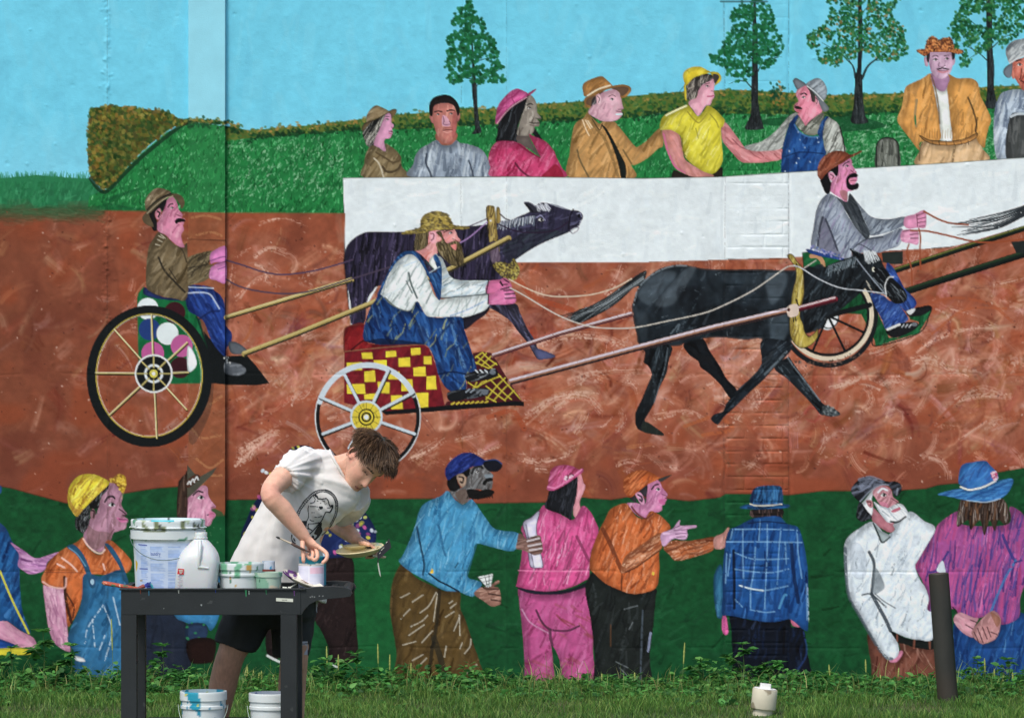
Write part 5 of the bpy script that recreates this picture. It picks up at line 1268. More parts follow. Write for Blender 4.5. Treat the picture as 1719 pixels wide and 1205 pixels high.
    L('410,640 470,760 520,880 570,990', 7, (120, 54, 30), .75, dry=.3); L('650,450 700,510 770,550 830,510', 3, (120, 50, 40), .8); L('570,990 565,1150', 2, (80, 40, 24), .7); L('800,560 830,650 810,720', 4, (150, 66, 34), .6, dry=.3); EL(None, 832, 1010, 10, 14, (224, 196, 60))
    F('sweater', '600,865 720,780 892,668 907,782 800,882 700,952 600,1002 560,992', (202, 112, 66)); HT(34, (230, 180, 146), 35, 30, 3, .65, 8, .5); HT(24, (130, 60, 34), 35, 30, 3, .6, 8, .4); L('600,1000 700,950 880,820', 2.6, (90, 44, 28), .8)
    F('', '898,680 990,640 1030,590 1058,563 1064,610 1187,604 1187,626 1120,642 1122,692 1090,728 1000,718 918,784', (202, 152, 190)); HT(14, (226, 190, 214), 10, 18, 3, .6)
    for t in ('1010,650 1120,640', '1020,680 1115,672', '1030,705 1100,700', '1060,610 1010,630'):
        L(t, 1.4, (110, 60, 100), .8)
    F('hat', '583,292 588,220 640,168 720,145 790,153 850,183 880,203 982,178 975,195 885,237 870,227 780,268 720,312 640,374 600,342', (206, 96, 42)); HT(30, (146, 60, 28), 55, 26, 4, .5); HT(20, (232, 136, 80), 40, 24, 4, .5); F(None, '878,218 982,182 975,195 900,242', (52, 62, 66), True, .9)
    V(1180, 790)
    FIG('f7', 'painted_bystander', 'painted man seen from behind in a blue plaid shirt and blue hat')
    F('shirt', '95,870 160,800 170,1180 120,1225 92,1050', (32, 92, 132)); HT(10, (60, 130, 170), 85, 30, 5, .5)
    V(1180, 940)
    F('', '165,468 192,458 214,600 180,622 158,570', (206, 84, 146)); F('trousers', '233,455 400,500 600,500 732,488 742,560 842,570 872,760 902,900 930,1180 300,1180 250,800 240,600', (18, 26, 42)); HT(50, (36, 60, 110), 78, 30, 4, .45, 16, .5); HT(30, (10, 14, 24), 80, 34, 6, .5); L('845,600 870,780 790,930', 3, (44, 80, 160), .6, dry=.4); L('685,560 675,780', 4, (8, 10, 18), .8); F('', '738,490 800,463 854,500 844,552 760,552', (196, 100, 130))
    V(1180, 790)
    F('hair', '415,325 655,313 664,390 600,382 415,390', (42, 34, 34)); HT(12, (200, 150, 140), 88, 12, 2, .6, 6)
    F('shirt', '415,402 530,384 645,384 692,440 792,470 832,560 862,700 882,900 884,1290 852,1335 735,1245 640,1260 500,1262 240,1215 160,1202 165,1050 165,850 190,600 220,500 300,460', (26, 82, 156)); HT(90, (42, 108, 186), 82, 34, 6, .45, 12); HT(80, (16, 52, 116), 82, 36, 6, .5, 12); g = ST['m']
    L('258,670 262,900 262,1150', 5, (14, 24, 50), .8); L('742,610 760,850 800,1100', 6, (14, 36, 84), .7, dry=.3); L('560,770 480,800 560,790', 2, (14, 40, 90), .7)
    for t in ('270,490 500,488 760,495', '200,595 500,595 830,600', '270,685 400,735 560,742 720,735', '270,825 450,848 600,850 720,820', '300,960 420,990 520,1002 710,965', '400,1165 520,1185 600,1180', '335,490 335,700 340,900', '440,640 425,850 400,1000 400,1150', '540,450 538,700 528,900 518,1160', '655,480 635,700 625,950', '480,410 470,580', '230,580 250,490', '790,500 800,700 830,900', '270,1080 330,1140', '690,600 700,780', '870,950 875,1250', '200,690 190,940', '210,880 230,700'):
        L(t, 2.4, (130, 178, 216), .65, None, dry=.45, inside=g)
    L('310,960 400,988 505,1003', 2.6, (214, 226, 230), .8, dry=.4); L('880,980 886,1260', 2, (210, 220, 224), .6, dry=.7); L('640,1150 680,1050 700,1040', 4, (90, 170, 216), .7, dry=.4); F(None, '415,410 530,388 640,388 690,440 540,425', (32, 92, 164), True, .6); L('380,440 530,425 700,440', 2, (14, 30, 70), .7)
    F('hat', '400,272 405,200 430,150 500,126 642,128 667,180 672,262 660,285 530,298', (34, 92, 150)); HT(24, (20, 44, 84), 85, 24, 5, .6); HT(16, (60, 134, 190), 80, 24, 4, .5); F('hat', '308,312 390,278 530,296 650,280 720,283 717,307 600,318 450,323', (32, 90, 150)); L('395,278 450,292 560,290 660,280', 2.4, (206, 196, 176), .9); HT(6, (12, 24, 44), 0, 24, 3, .6)
    V(1375, 760)
    FIG('f8', 'painted_bystander', 'painted white-bearded man in a white sweater and black hat looking up')
    V(1375, 940)
    F('trousers', '413,618 520,760 582,832 682,770 672,690 800,730 962,745 985,990 1010,1200 490,1200 440,880 413,720', (128, 72, 56)); HT(40, (156, 98, 82), 70, 30, 6, .45); HT(30, (98, 50, 40), 70, 30, 6, .45); HT(16, (206, 170, 150), 300, 26, 3, .5, 16, .6)
    F('belt', '598,588 720,650 830,667 957,638 962,742 830,737 720,702 650,682', (30, 36, 34)); L('800,660 795,735', 3, (150, 84, 64), .9); L('925,650 930,740', 3, (150, 84, 64), .9); L('655,625 655,680', 3, (150, 84, 64), .9); F('', '588,842 682,758 702,782 650,852', (206, 120, 150))
    V(1375, 760)
    F('', '450,460 520,520 632,590 634,642 600,668 540,642 448,572', (176, 104, 116)); HT(8, (206, 140, 150), 310, 20, 5, .5)
    F('sweater', '450,578 330,638 260,688 218,750 208,850 218,1000 240,1150 260,1222 320,1332 420,1502 490,1622 560,1722 610,1734 664,1692 662,1600 600,1492 720,1542 830,1564 962,1542 932,1200 850,1070 808,950 850,870 975,640 880,570 790,498 742,500 700,562 622,600 636,644 560,684', (196, 206, 214)); HT(130, (218, 226, 230), 70, 34, 7, .5, 30, .5); HT(70, (150, 166, 180), 65, 30, 5, .45, 26, .5); HT(40, (104, 116, 126), 65, 24, 3, .5, 20, .7)
    L('420,830 460,920 455,1050 440,1170', 5, (64, 74, 82), .85, dry=.2); F(None, '470,960 550,1110 500,1170 455,1170', (116, 126, 132), True, .7); L('440,1180 500,1290 560,1400 600,1490', 6, (56, 66, 76), .8, dry=.25); L('360,1190 440,1185 560,1290', 2.6, (60, 70, 78), .8, dry=.3); L('220,800 225,1000 250,1200 330,1350 480,1610 560,1710 610,1725', 5, (86, 96, 108), .75, dry=.45); L('470,1180 540,1240 640,1300', 1.8, (80, 90, 96), .7); F(None, '260,780 340,760 400,900 380,1050 280,1020', (140, 150, 162), True, .35, .2)
    F('sweater', '450,578 500,640 560,672 598,705 530,755 490,690', (156, 170, 172)); L('455,590 500,690 530,750 595,705', 2.6, (40, 60, 58), .9)
    F('hair', '328,462 380,400 450,310 472,300 442,380 452,440 442,522 400,524', (206, 212, 216))
    F('', '468,300 540,273 602,310 622,370 668,410 642,430 684,460 650,494 600,492 560,462 510,432 470,372 448,340', (196, 132, 142)); HT(16, (222, 172, 178), 60, 18, 5, .55); HT(14, (150, 88, 98), 60, 18, 4, .5); F(None, '510,410 570,420 575,460 520,440', (214, 120, 150), True, .7); F('', '393,400 440,398 452,450 420,454', (186, 120, 126)); L('405,410 435,415 430,440', 2, (90, 50, 56))
    EYE(540, 353, 16); L('495,330 530,300 570,312', 3.4, (206, 210, 214), .95); L('605,380 660,415', 1.4, (120, 60, 70)); 
    F('hair', '458,408 510,440 582,460 622,438 692,428 744,500 722,552 650,578 580,584 530,532 490,472', (210, 216, 220)); HT(40, (240, 242, 242), 320, 20, 2.2, .7, 20, .2); HT(20, (150, 160, 170), 320, 20, 2, .6, 20); F(None, '605,485 670,455 682,475 625,500', (196, 100, 120)); L('600,575 660,578 725,535', 3, BK, .8)
    F('hat', '343,408 318,480 312,540 350,574 400,568 444,540 400,480', (34, 36, 42)); HT(8, (150, 160, 176), 60, 14, 3, .6)
    F('hat', '270,332 288,270 340,220 420,198 500,223 590,240 642,238 688,270 684,332 640,364 610,312 570,272 500,277 440,312 390,372 343,412', (32, 34, 40)); HT(20, (126, 134, 156), 30, 26, 6, .6); L('345,405 430,318 520,268 580,268', 2.4, (140, 150, 166), .8); L('340,225 430,205 520,235', 6, (126, 134, 156), .7, dry=.4); L('660,300 650,350', 3, (140, 150, 166), .8)
    FIG('f9', 'painted_bystander', 'painted figure from behind in a pink striped shirt and wide blue hat')
    V(1375, 940)
    F('trousers', '1128,538 1280,640 1400,700 1500,620 1540,513 1692,438 1840,600 1840,1200 1190,1200', (26, 76, 150)); HT(80, (44, 110, 184), 75, 34, 6, .45, 20); HT(70, (14, 46, 108), 75, 36, 7, .5, 20); HT(16, (110, 170, 210), 75, 26, 3, .55, 12, .5)
    V(1375, 760)
    F('shirt', '1180,488 1090,528 1000,598 960,680 900,780 830,900 806,960 870,1082 920,1212 920,1325 1130,1305 1160,1342 1200,1374 1340,1384 1452,1342 1500,1402 1540,1440 1675,1375 1690,1200 1760,1060 1850,1050 1850,600 1740,560 1700,500 1600,453 1580,600 1200,600', (164, 72, 142)); HT(170, (204, 76, 140), 80, 40, 4, .6, 10, .3, .08); HT(130, (66, 60, 150), 80, 40, 4, .6, 10, .3, .08); HT(60, (214, 150, 200), 80, 40, 1.8, .6, 8, .5, .06)
    L('1080,830 1040,900 980,985 930,1000', 4, (54, 54, 140), .8, dry=.2); F(None, '985,985 1035,902 1058,1005', (196, 206, 214)); L('1540,690 1600,830 1640,900', 5, (54, 56, 146), .75, dry=.2); L('1650,900 1560,1050 1480,1230 1440,1330', 4, (60, 130, 196), .8, dry=.3); L('1700,900 1640,920', 3, (54, 56, 140), .8); L('1120,1290 1160,1340', 2, BK, .7)
    V(1375, 940)
    F('', '1128,502 1180,438 1290,478 1335,488 1302,560 1292,645 1200,602', (200, 136, 150)); HT(16, (226, 176, 184), 330, 18, 4, .55); F('', '1278,612 1330,530 1450,423 1524,490 1492,642 1400,695 1350,695', (182, 124, 124)); HT(20, (216, 160, 160), 250, 18, 4, .55); F(None, '1440,430 1520,490 1495,560 1460,500', (150, 92, 60), True, .6)
    for t in ('1300,600 1340,690', '1330,570 1375,690', '1370,560 1410,660', '1410,560 1440,640', '1230,540 1290,575', '1270,500 1320,520', '1440,600 1490,620'):
        L(t, 1.8, (80, 40, 50), .85)
    V(1375, 760)
    F('hair', '1193,388 1320,410 1532,378 1602,540 1562,604 1505,562 1472,656 1430,562 1386,694 1350,562 1272,644 1250,562 1155,614', (86, 62, 50)); HT(50, (46, 34, 30), 84, 34, 3, .7, 8, .2, .05); HT(30, (206, 196, 186), 84, 26, 2, .7, 8, .2, .05); HT(14, (140, 90, 54), 84, 24, 3, .6, 8)
    F('hat', '998,346 1180,298 1240,315 1400,285 1500,235 1626,219 1592,322 1520,382 1400,412 1240,398 1100,367', (44, 112, 186)); HT(40, (74, 150, 212), 15, 34, 4, .5, 12); HT(24, (26, 76, 146), 15, 34, 4, .5, 12); L('1240,398 1400,412 1520,382', 1.8, (190, 206, 216), .7)
    F('hat', '1192,272 1168,240 1195,108 1290,78 1392,66 1432,100 1494,170 1494,232 1380,287 1230,312', (46, 110, 188)); HT(24, (66, 140, 208), 50, 26, 5, .5); HT(16, (40, 76, 150), 50, 26, 5, .5); L('1188,285 1260,308 1370,288 1480,235', 3.2, (212, 208, 200), .95); SCAT(lmask(P('1470,180 1475,210'), 9), 30, [(214, 80, 120), (230, 200, 206), (180, 50, 90)], 1.2, 2, .9)


def paint_brick_joints():
    """thin dark seams where the plaster shows the masonry below"""
    V(0, 0, 1)
    for x, a in ((1215, .2), (1324, .25), (850, .12), (776, .14), (180, .2)):
        L([(x, -20), (x + rng.normal(0, 1.5), 300), (x, 600), (x + 1, 1100)], 1.6, (50, 44, 44), a, dry=.7)
    L([(1210, 3), (1288, 3)], 3, (58, 104, 110), .8)


paint_background()
paint_trees()
paint_upper_row()
paint_track()
paint_left_cart()
paint_mule()
paint_right_cart()
paint_farmer()
paint_black_horse()
paint_front_row()
paint_brick_joints()
# ----------------------------------------------------------------------------
# THE WALL: rendered masonry with a pilaster; the mural is its coat of paint
# ----------------------------------------------------------------------------
WY = 21.9                                   # distance of the wall face
PY = 21.868                                 # pilaster face
STEP = 1.45
PAINT_K = 1.22                              # pigment reflectance against its look in this light
bl = CAN.copy()
for k_ in (1, -1):
    bl = bl + np.roll(CAN, k_, 0) + np.roll(CAN, k_, 1)
CAN = np.clip(CAN + .7 * (CAN - bl / 5), 0, 1)    # crisp brush edges
grey = CAN.mean(2, keepdims=True)
CAN = grey + (CAN - grey) * .87           # house paint, slightly chalky
lin = np.where(CAN > 0.04045, ((np.clip(CAN, 0, 1) + 0.055) / 1.055) ** 2.4, CAN / 12.92)
lum = lin @ np.array([.21, .72, .07], np.float32)
lin = lin * np.clip((lum[..., None] + .004) / .75, .02, 1.1) ** .2      # pigment: the dark colours are deep
lin = np.clip(lin * PAINT_K, 0.002, 0.86).astype(np.float32)

# relief of the render coat in metres towards the viewer
r2 = np.random.default_rng(11)
REL = ((N110 - .5) * .006 + (N40 - .5) * .0022 + (N12 - .5) * .0010 + (N5 - .5) * .0006).astype(np.float32)
yy, xx = np.mgrid[0:CH, 0:CW].astype(np.float32)
xx -= MX
yy -= MY
for bx_, amp in ((180, .003), (776, .0016), (850, .0022), (1215, -.003), (1324, -.004)):     # vertical construction joints
    REL += amp * np.exp(-((xx - bx_ - (N40 - .5) * 6) / 2.6) ** 2) * (0.4 + 1.2 * N12)
for by_, amp in ((628, -.0016), (958, -.0024), (1086, -.0022)):                              # horizontal lift lines
    REL += amp * np.exp(-((yy - by_ - (N110 - .5) * 5) / 1.8) ** 2) * (N40 > .42)
for i in range(420):                                                                          # blisters and pits
    cx, cy = r2.uniform(0, 1719), r2.uniform(0, 1100)
    if cx > 420 and r2.random() < .45:
        continue
    s, a = r2.uniform(1.2, 3.2), r2.choice([-1, 1, 1]) * r2.uniform(.001, .0035)
    x0, x1, y0, y1 = int(max(cx + MX - 16, 0)), int(min(cx + MX + 16, CW)), int(max(cy + MY - 16, 0)), int(min(cy + MY + 16, CH))
    REL[y0:y1, x0:x1] += a * np.exp(-(((xx[y0:y1, x0:x1] - cx) / s) ** 2 + ((yy[y0:y1, x0:x1] - cy) / (s * r2.uniform(.6, 1.4))) ** 2))
for i in range(500):                                                                          # rough patch along the left joint
    cx, cy = 178 + r2.normal(0, 5), r2.uniform(-10, 560)
    x0, x1, y0, y1 = int(max(cx + MX - 8, 0)), int(min(cx + MX + 8, CW)), int(max(cy + MY - 8, 0)), int(min(cy + MY + 8, CH))
    REL[y0:y1, x0:x1] += r2.uniform(-.002, .0035) * np.exp(-(((xx[y0:y1, x0:x1] - cx) / 2) ** 2 + ((yy[y0:y1, x0:x1] - cy) / 2) ** 2))
# exposed brick band between the two joints
BX0, BX1, CRS, BLN = 1217.5, 1322.5, 21.4, 64.5
row = np.floor((yy - 8) / CRS).astype(int)
off = np.where(row % 2 == 0, 0, BLN / 2)
colb = np.floor((xx - BX0 + off) / BLN).astype(int)
fy = (yy - 8) - row * CRS
fx = (xx - BX0 + off) - colb * BLN
inb = (xx > BX0) & (xx < BX1) & (yy > -20)
jd = np.minimum(np.minimum(fy, CRS - fy), np.minimum(fx, BLN - fx))
BRK = np.where(inb, row * 40 + colb + 9000, 0)
isb = inb & (jd > 1.3)
strength = np.clip((yy - 150) / 300, .25, 1) * (.15 + 1.1 * np.clip((.6 * N40 + .4 * N12 - .42) * 5, 0, 1))
REL += np.where(inb, np.clip((jd - .6) / 1.6, 0, 1) * .0030 * strength - .0022 * strength, 0)

rendm = mat('painted_render', (1, 1, 1), rough=.8, var=.05, scale=9, bump=.0013, bscale=230, spec=.12, attr='paint')
plain = mat('grey_block', srgb(150, 146, 138), rough=.85, var=.15, scale=5, bump=.003, bscale=60)

wall = empty('mural_wall', at(860, 1152, WY))
wall.location.z = 0
tag(wall, 'long rendered masonry wall painted with a harness racing mural', 'wall')

panels = []          # (u coords, base depth)
u_all = np.arange(-20, 1740.1, STEP)
v_all = np.arange(-20, 1166, STEP)
panels.append((np.append(u_all[u_all < 322], 323.), WY))
panels.append((np.concatenate([[316.], u_all[(u_all > 316.6) & (u_all < 377.6)], [378.2]]), PY))
panels.append((np.concatenate([[369.], u_all[u_all > 369.5]]), WY))
IDALL = np.where(isb & (BRK > 0), BRK, 0)
bgids = [PARTS.index((k, '')) for k in ('sky', 'lawn', 'hedge', 'fence', 'track', 'green')]


def samp(a, u, v):
    ui = np.clip(u + MX, 0, CW - 1.001)
    vi = np.clip(v + MY, 0, CH - 1.001)
    x, y = ui.astype(int), vi.astype(int)
    fx_, fy_ = ui - x, vi - y
    if a.ndim == 3:
        fx_, fy_ = fx_[..., None], fy_[..., None]
    return (a[y, x] * (1 - fx_) + a[y, x + 1] * fx_) * (1 - fy_) + (a[y + 1, x] * (1 - fx_) + a[y + 1, x + 1] * fx_) * fy_


VV, CC, QQ, II = [], [], [], []
nv = 0
for us, Y0 in panels:
    U, Vv = np.meshgrid(us, v_all)
    rel = samp(REL, U - .5, Vv - .5)
    if Y0 == PY:
        rel = rel * .12
    Yd = Y0 - rel
    P3 = np.stack([(U - 859.5) * Y0 / FOC, Yd, CAMH - (Vv - HOR) * Y0 / FOC], -1).reshape(-1, 3)
    C3 = samp(lin, U - .5, Vv - .5).reshape(-1, 3)
    nu, nw = len(us), len(v_all)
    idx = np.arange(nu * nw).reshape(nw, nu) + nv
    q = np.stack([idx[:-1, :-1], idx[1:, :-1], idx[1:, 1:], idx[:-1, 1:]], -1).reshape(-1, 4)
    uc = ((U[:-1, :-1] + U[1:, 1:]) / 2 + MX).astype(int).clip(0, CW - 1)
    vc = ((Vv[:-1, :-1] + Vv[1:, 1:]) / 2 + MY).astype(int).clip(0, CH - 1)
    ids = IDM[vc, uc].astype(int)
    bk = IDALL[vc, uc]
    use = (bk > 0) & np.isin(ids, bgids)
    ids = np.where(use, bk, ids)
    VV.append(P3); CC.append(C3); QQ.append(q); II.append(ids.reshape(-1))
    nv += nu * nw
    if Y0 == PY:                             # sides of the pilaster
        for e, s in ((0, 1), (nu - 1, -1)):
            k = idx[:, e] - nv + nu * nw
            edge = P3[k]
            back = edge.copy()
            back[:, 1] = WY + .02
            VV.append(back); CC.append(C3[k])
            a0 = np.arange(nw - 1)
            eg = idx[:, e]
            bk_ = np.arange(nw) + nv
            qq = np.stack([eg[a0], bk_[a0], bk_[a0 + 1], eg[a0 + 1]], -1)
            if s > 0:
                qq = qq[:, ::-1]
            else:
                qq = qq
            qq = qq[:, ::-1]
            QQ.append(qq)
            II.append(ids.reshape(nw - 1, nu - 1)[:, 0 if e == 0 else -1])
            nv += nw
VV, CC, QQ, II = np.vstack(VV), np.vstack(CC), np.vstack(QQ), np.concatenate(II)


def patch(name, sel, parent, m=rendm):
    q = QQ[sel]
    u, inv = np.unique(q.reshape(-1), return_inverse=True)
    q = inv.reshape(-1, 4).astype(np.int32)
    me = bpy.data.meshes.new(name)
    me.vertices.add(len(u))
    me.vertices.foreach_set('co', VV[u].astype(np.float32).reshape(-1))
    me.loops.add(len(q) * 4)
    me.loops.foreach_set('vertex_index', q.reshape(-1))
    me.polygons.add(len(q))
    me.polygons.foreach_set('loop_start', np.arange(len(q), dtype=np.int32) * 4)
    me.polygons.foreach_set('use_smooth', np.ones(len(q), bool))
    ca = me.color_attributes.new('paint', 'FLOAT_COLOR', 'POINT')
    c4 = np.ones((len(u), 4), np.float32)
    c4[:, :3] = CC[u]
    ca.data.foreach_set('color', c4.reshape(-1))
    me.update(calc_edges=True)
    return lobj(name, me, m, parent)


order = np.argsort(II, kind='stable')
sid = II[order]
starts = np.flatnonzero(np.r_[True, sid[1:] != sid[:-1]])
groups = {int(sid[s]): order[s:e] for s, e in zip(starts, np.r_[starts[1:], len(sid)])}
figobj = {}
byfig = {}
for i, sel in groups.items():
    if i < 5000:
        byfig.setdefault(PARTS[i][0], {})[PARTS[i][1]] = sel
bulk = np.array([], int)
for key, parts in byfig.items():
    if key == '':
        continue
    name, label = FIGS[key]
    if '' in parts:
        fo = patch(name, parts[''], wall)
    else:
        fo = empty(name, (0, 0, 0), wall)
        fo.location = -wall.location
    fo['label'] = label
    figobj[key] = fo
    for pn, sel in parts.items():
        if pn and len(sel) > 6:
            patch(pn, sel, fo)
        elif pn:
            bulk = np.concatenate([bulk, sel])
if '' in byfig:
    bulk = np.concatenate([bulk, byfig['']['']])
for i, sel in groups.items():
    if i >= 5000:
        if len(sel) < 14:
            bulk = np.concatenate([bulk, sel])
        else:
            patch('brick', sel, wall)
if len(bulk):
    patch('paint_patch', bulk.astype(int), wall)

# the wall beyond the picture: same bands of colour, coarser mesh
def band(u, v):
    if v < 190: c = (104, 193, 219)
    elif v < 352 and u < 0: c = (34, 118, 72)
    elif v < 290: c = (30, 130, 62)
    elif v < 420 and u > 1700: c = (207, 216, 218)
    elif v < 800: c = (146, 76, 52)
    else: c = (18, 78, 42)
    l_ = np.array(srgb(*c))
    return l_ * ((float(l_ @ [.21, .72, .07]) + .004) / .75) ** .2


ev, ef, ec = [], [], []
for u0, u1, v0, v1 in ((-1100, -20, -330, 1166), (1739.2, 2800, -330, 1166), (-20, 1739.2, -330, -20)):
    nu_, nv_ = max(2, int((u1 - u0) / 12)), max(2, int((v1 - v0) / 12))
    k = len(ev)
    for j in range(nv_ + 1):
        for i in range(nu_ + 1):
            u, v = u0 + (u1 - u0) * i / nu_, v0 + (v1 - v0) * j / nv_
            p = at(u, v, WY)
            edge_d = min(i, nu_ - i, j, nv_ - j)
            p.y -= 0 if edge_d == 0 else noise.noise(p * 2) * .003
            ev.append(p)
            ec.append((*[c * PAINT_K for c in band(u, v)], 1))
    for j in range(nv_):
        for i in range(nu_):
            a = k + j * (nu_ + 1) + i
            ef.append((a, a + nu_ + 1, a + nu_ + 2, a + 1))
me = bpy.data.meshes.new('wall_ends')
me.from_pydata(ev, [], ef)
ca = me.color_attributes.new('paint', 'FLOAT_COLOR', 'POINT')
ca.data.foreach_set('color', np.array(ec, np.float32).reshape(-1))
lobj('wall_ends', me, rendm, wall)
a, b = at(-1100, 0, WY), at(2800, 0, WY)
ztop = at(0, -330, WY).z
MB().box((a.x, WY + .03, -.4), (b.x, WY + .34, ztop)).build('masonry_core', plain, wall)
MB().box((a.x - .03, WY - .05, ztop), (b.x + .03, WY + .38, ztop + .07)).build('coping', plain, wall, bevel=.008)
pa, pb = at(316, 0, PY), at(378.2, 0, PY)
pz = at(0, -20, PY).z
ol = MB().box((pa.x, PY, pz + .002), (pb.x, WY + .02, ztop)).build('pilaster_head', None, wall)
ca = ol.data.color_attributes.new('paint', 'FLOAT_COLOR', 'POINT')
ca.data.foreach_set('color', np.tile(np.array([*[c * PAINT_K * .93 for c in srgb(120, 200, 221)], 1], np.float32), (len(ol.data.vertices), 1)).reshape(-1))
ol.data.materials.append(rendm)
# ----------------------------------------------------------------------------
# GROUND, GRASS AND WEEDS
# ----------------------------------------------------------------------------
gm = mat('soil_turf', srgb(58, 78, 40), rough=.9, var=.3, scale=6, bump=.01, bscale=30, col2=srgb(76, 80, 46))
gr = mobj('ground', [(-80, -60, 0), (80, -60, 0), (80, 90, 0), (-80, 90, 0)], [(0, 1, 2, 3)], gm)
tag(gr, 'mown grass ground in front of the mural wall', 'ground', kind='structure')
g3 = np.random.default_rng(21)


def leafmat(name, rough=.55):
    m = bpy.data.materials.new(name)
    m.use_nodes = True
    n, l = m.node_tree.nodes, m.node_tree.links
    b = n['Principled BSDF']
    b.inputs['Roughness'].default_value = rough
    b.inputs['Specular IOR Level'].default_value = .3
    vc = n.new('ShaderNodeVertexColor')
    vc.layer_name = 'tint'
    nz = n.new('ShaderNodeTexNoise')
    nz.inputs['Scale'].default_value = 40
    mr = n.new('ShaderNodeMapRange')
    mr.inputs[3].default_value = .75
    mr.inputs[4].default_value = 1.25
    l.new(nz.outputs['Fac'], mr.inputs[0])
    vm = n.new('ShaderNodeVectorMath')
    vm.operation = 'SCALE'
    l.new(vc.outputs['Color'], vm.inputs[0])
    l.new(mr.outputs[0], vm.inputs['Scale'])
    l.new(vm.outputs[0], b.inputs['Base Color'])
    tr = n.new('ShaderNodeBsdfTranslucent')
    l.new(vm.outputs[0], tr.inputs['Color'])
    mx = n.new('ShaderNodeMixShader')
    mx.inputs[0].default_value = .4
    l.new(b.outputs[0], mx.inputs[1])
    l.new(tr.outputs[0], mx.inputs[2])
    l.new(mx.outputs[0], n['Material Output'].inputs['Surface'])
    return m


LEAFM = leafmat('leaf_green')


def tinted(name, V_, F_, C_, parent=None):
    me = bpy.data.meshes.new(name)
    V_ = np.asarray(V_, np.float32)
    F_ = np.asarray(F_, np.int32)
    me.vertices.add(len(V_))
    me.vertices.foreach_set('co', V_.reshape(-1))
    k = F_.shape[1]
    me.loops.add(F_.size)
    me.loops.foreach_set('vertex_index', F_.reshape(-1))
    me.polygons.add(len(F_))
    me.polygons.foreach_set('loop_start', np.arange(len(F_), dtype=np.int32) * k)
    ca = me.color_attributes.new('tint', 'FLOAT_COLOR', 'POINT')
    c4 = np.ones((len(V_), 4), np.float32)
    c4[:, :3] = C_
    ca.data.foreach_set('color', c4.reshape(-1))
    me.update(calc_edges=True)
    me.validate()
    return lobj(name, me, LEAFM, parent)


def blades(n, xr, yr, h0, h1, w, cols):
    x = g3.uniform(*xr, n)
    y = g3.uniform(*yr, n)
    clump = np.array([noise.noise(Vector((a * 2.2, b * 2.2, 0))) for a, b in zip(x, y)])
    keep = g3.random(n) < .78 + .5 * clump
    x, y, clump = x[keep], y[keep], clump[keep]
    n = len(x)
    h = g3.uniform(h0, h1, n) * (1 + .7 * clump)
    capx = at(1281, 0, 20.05).x
    h = np.where((abs(x - capx) < .1) & (y > 19.4) & (y < 20.1), h * .35, h)
    th = g3.uniform(0, 2 * np.pi, n)
    ld = g3.uniform(0, 2 * np.pi, n)
    ln = h * g3.uniform(.15, .9, n)
    b = np.stack([x, y, np.full(n, -.004)], 1)
    s = np.stack([np.cos(th), np.sin(th), np.zeros(n)], 1) * (w * g3.uniform(.6, 1.3, n))[:, None]
    d = np.stack([np.cos(ld) * ln, np.sin(ld) * ln, np.zeros(n)], 1)
    up = np.zeros((n, 3))
    up[:, 2] = h
    v = np.stack([b - s, b + s, b + up * .62 + d * .35 - s * .7, b + up * .62 + d * .35 + s * .7, b + up * .95 + d], 1)
    o = (np.arange(n) * 5)[:, None]
    f = np.concatenate([o + [0, 1, 3], o + [0, 3, 2], o + [2, 3, 4]])
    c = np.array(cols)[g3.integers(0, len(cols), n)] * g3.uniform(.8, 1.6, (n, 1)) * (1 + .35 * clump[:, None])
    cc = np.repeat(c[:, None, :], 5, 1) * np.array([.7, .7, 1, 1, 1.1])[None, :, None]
    return v.reshape(-1, 3), f, cc.reshape(-1, 3)


gcol = [srgb(84, 124, 52), srgb(70, 110, 46), srgb(98, 134, 60), srgb(60, 98, 42), srgb(116, 138, 70)]
A = blades(105000, (-4.6, 4.6), (19.0, 21.85), .025, .062, .0022, gcol)
B = blades(30000, (-4.6, 4.6), (13.0, 19.0), .025, .06, .0035, gcol)
D = blades(2600, (-4.6, 4.6), (WY - .9, WY - .06), .06, .17, .0024, [srgb(104, 134, 66), srgb(84, 120, 56), srgb(150, 150, 92), srgb(120, 140, 76)])
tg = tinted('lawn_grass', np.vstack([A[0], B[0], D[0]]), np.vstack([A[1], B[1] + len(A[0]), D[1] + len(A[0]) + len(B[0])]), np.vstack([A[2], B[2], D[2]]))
tag(tg, 'short mown green grass at the foot of the wall', 'grass', kind='stuff')

LEAF = np.array([(0, 0, 0), (.22, .30, .03), (.58, .26, .02), (1, 0, -.14), (.58, -.26, .02), (.22, -.30, .03), (.5, 0, -.05)], float)
LFF = np.array([(0, 5, 6), (6, 5, 4), (6, 4, 3), (0, 6, 1), (6, 2, 1), (6, 3, 2)])


def leaves(pos, dirs, size, cols, rnd):
    """leaf blades at pos pointing along dirs"""
    n = len(pos)
    d = dirs / np.linalg.norm(dirs, axis=1, keepdims=True)
    z = np.tile([0, 0, 1.], (n, 1)) + rnd.normal(0, .35, (n, 3))
    s = np.cross(z, d)
    s /= np.linalg.norm(s, axis=1, keepdims=True) + 1e-9
    u = np.cross(d, s)
    v = pos[:, None, :] + size[:, None, None] * (LEAF[None, :, 0:1] * d[:, None, :] + LEAF[None, :, 1:2] * s[:, None, :] + LEAF[None, :, 2:3] * u[:, None, :])
    f = (np.arange(n) * 7)[:, None, None] + LFF[None]
    c = np.repeat((cols * rnd.uniform(.9, 1.9, (n, 1)))[:, None, :], 7, 1)
    return v.reshape(-1, 3), f.reshape(-1, 3), c.reshape(-1, 3)


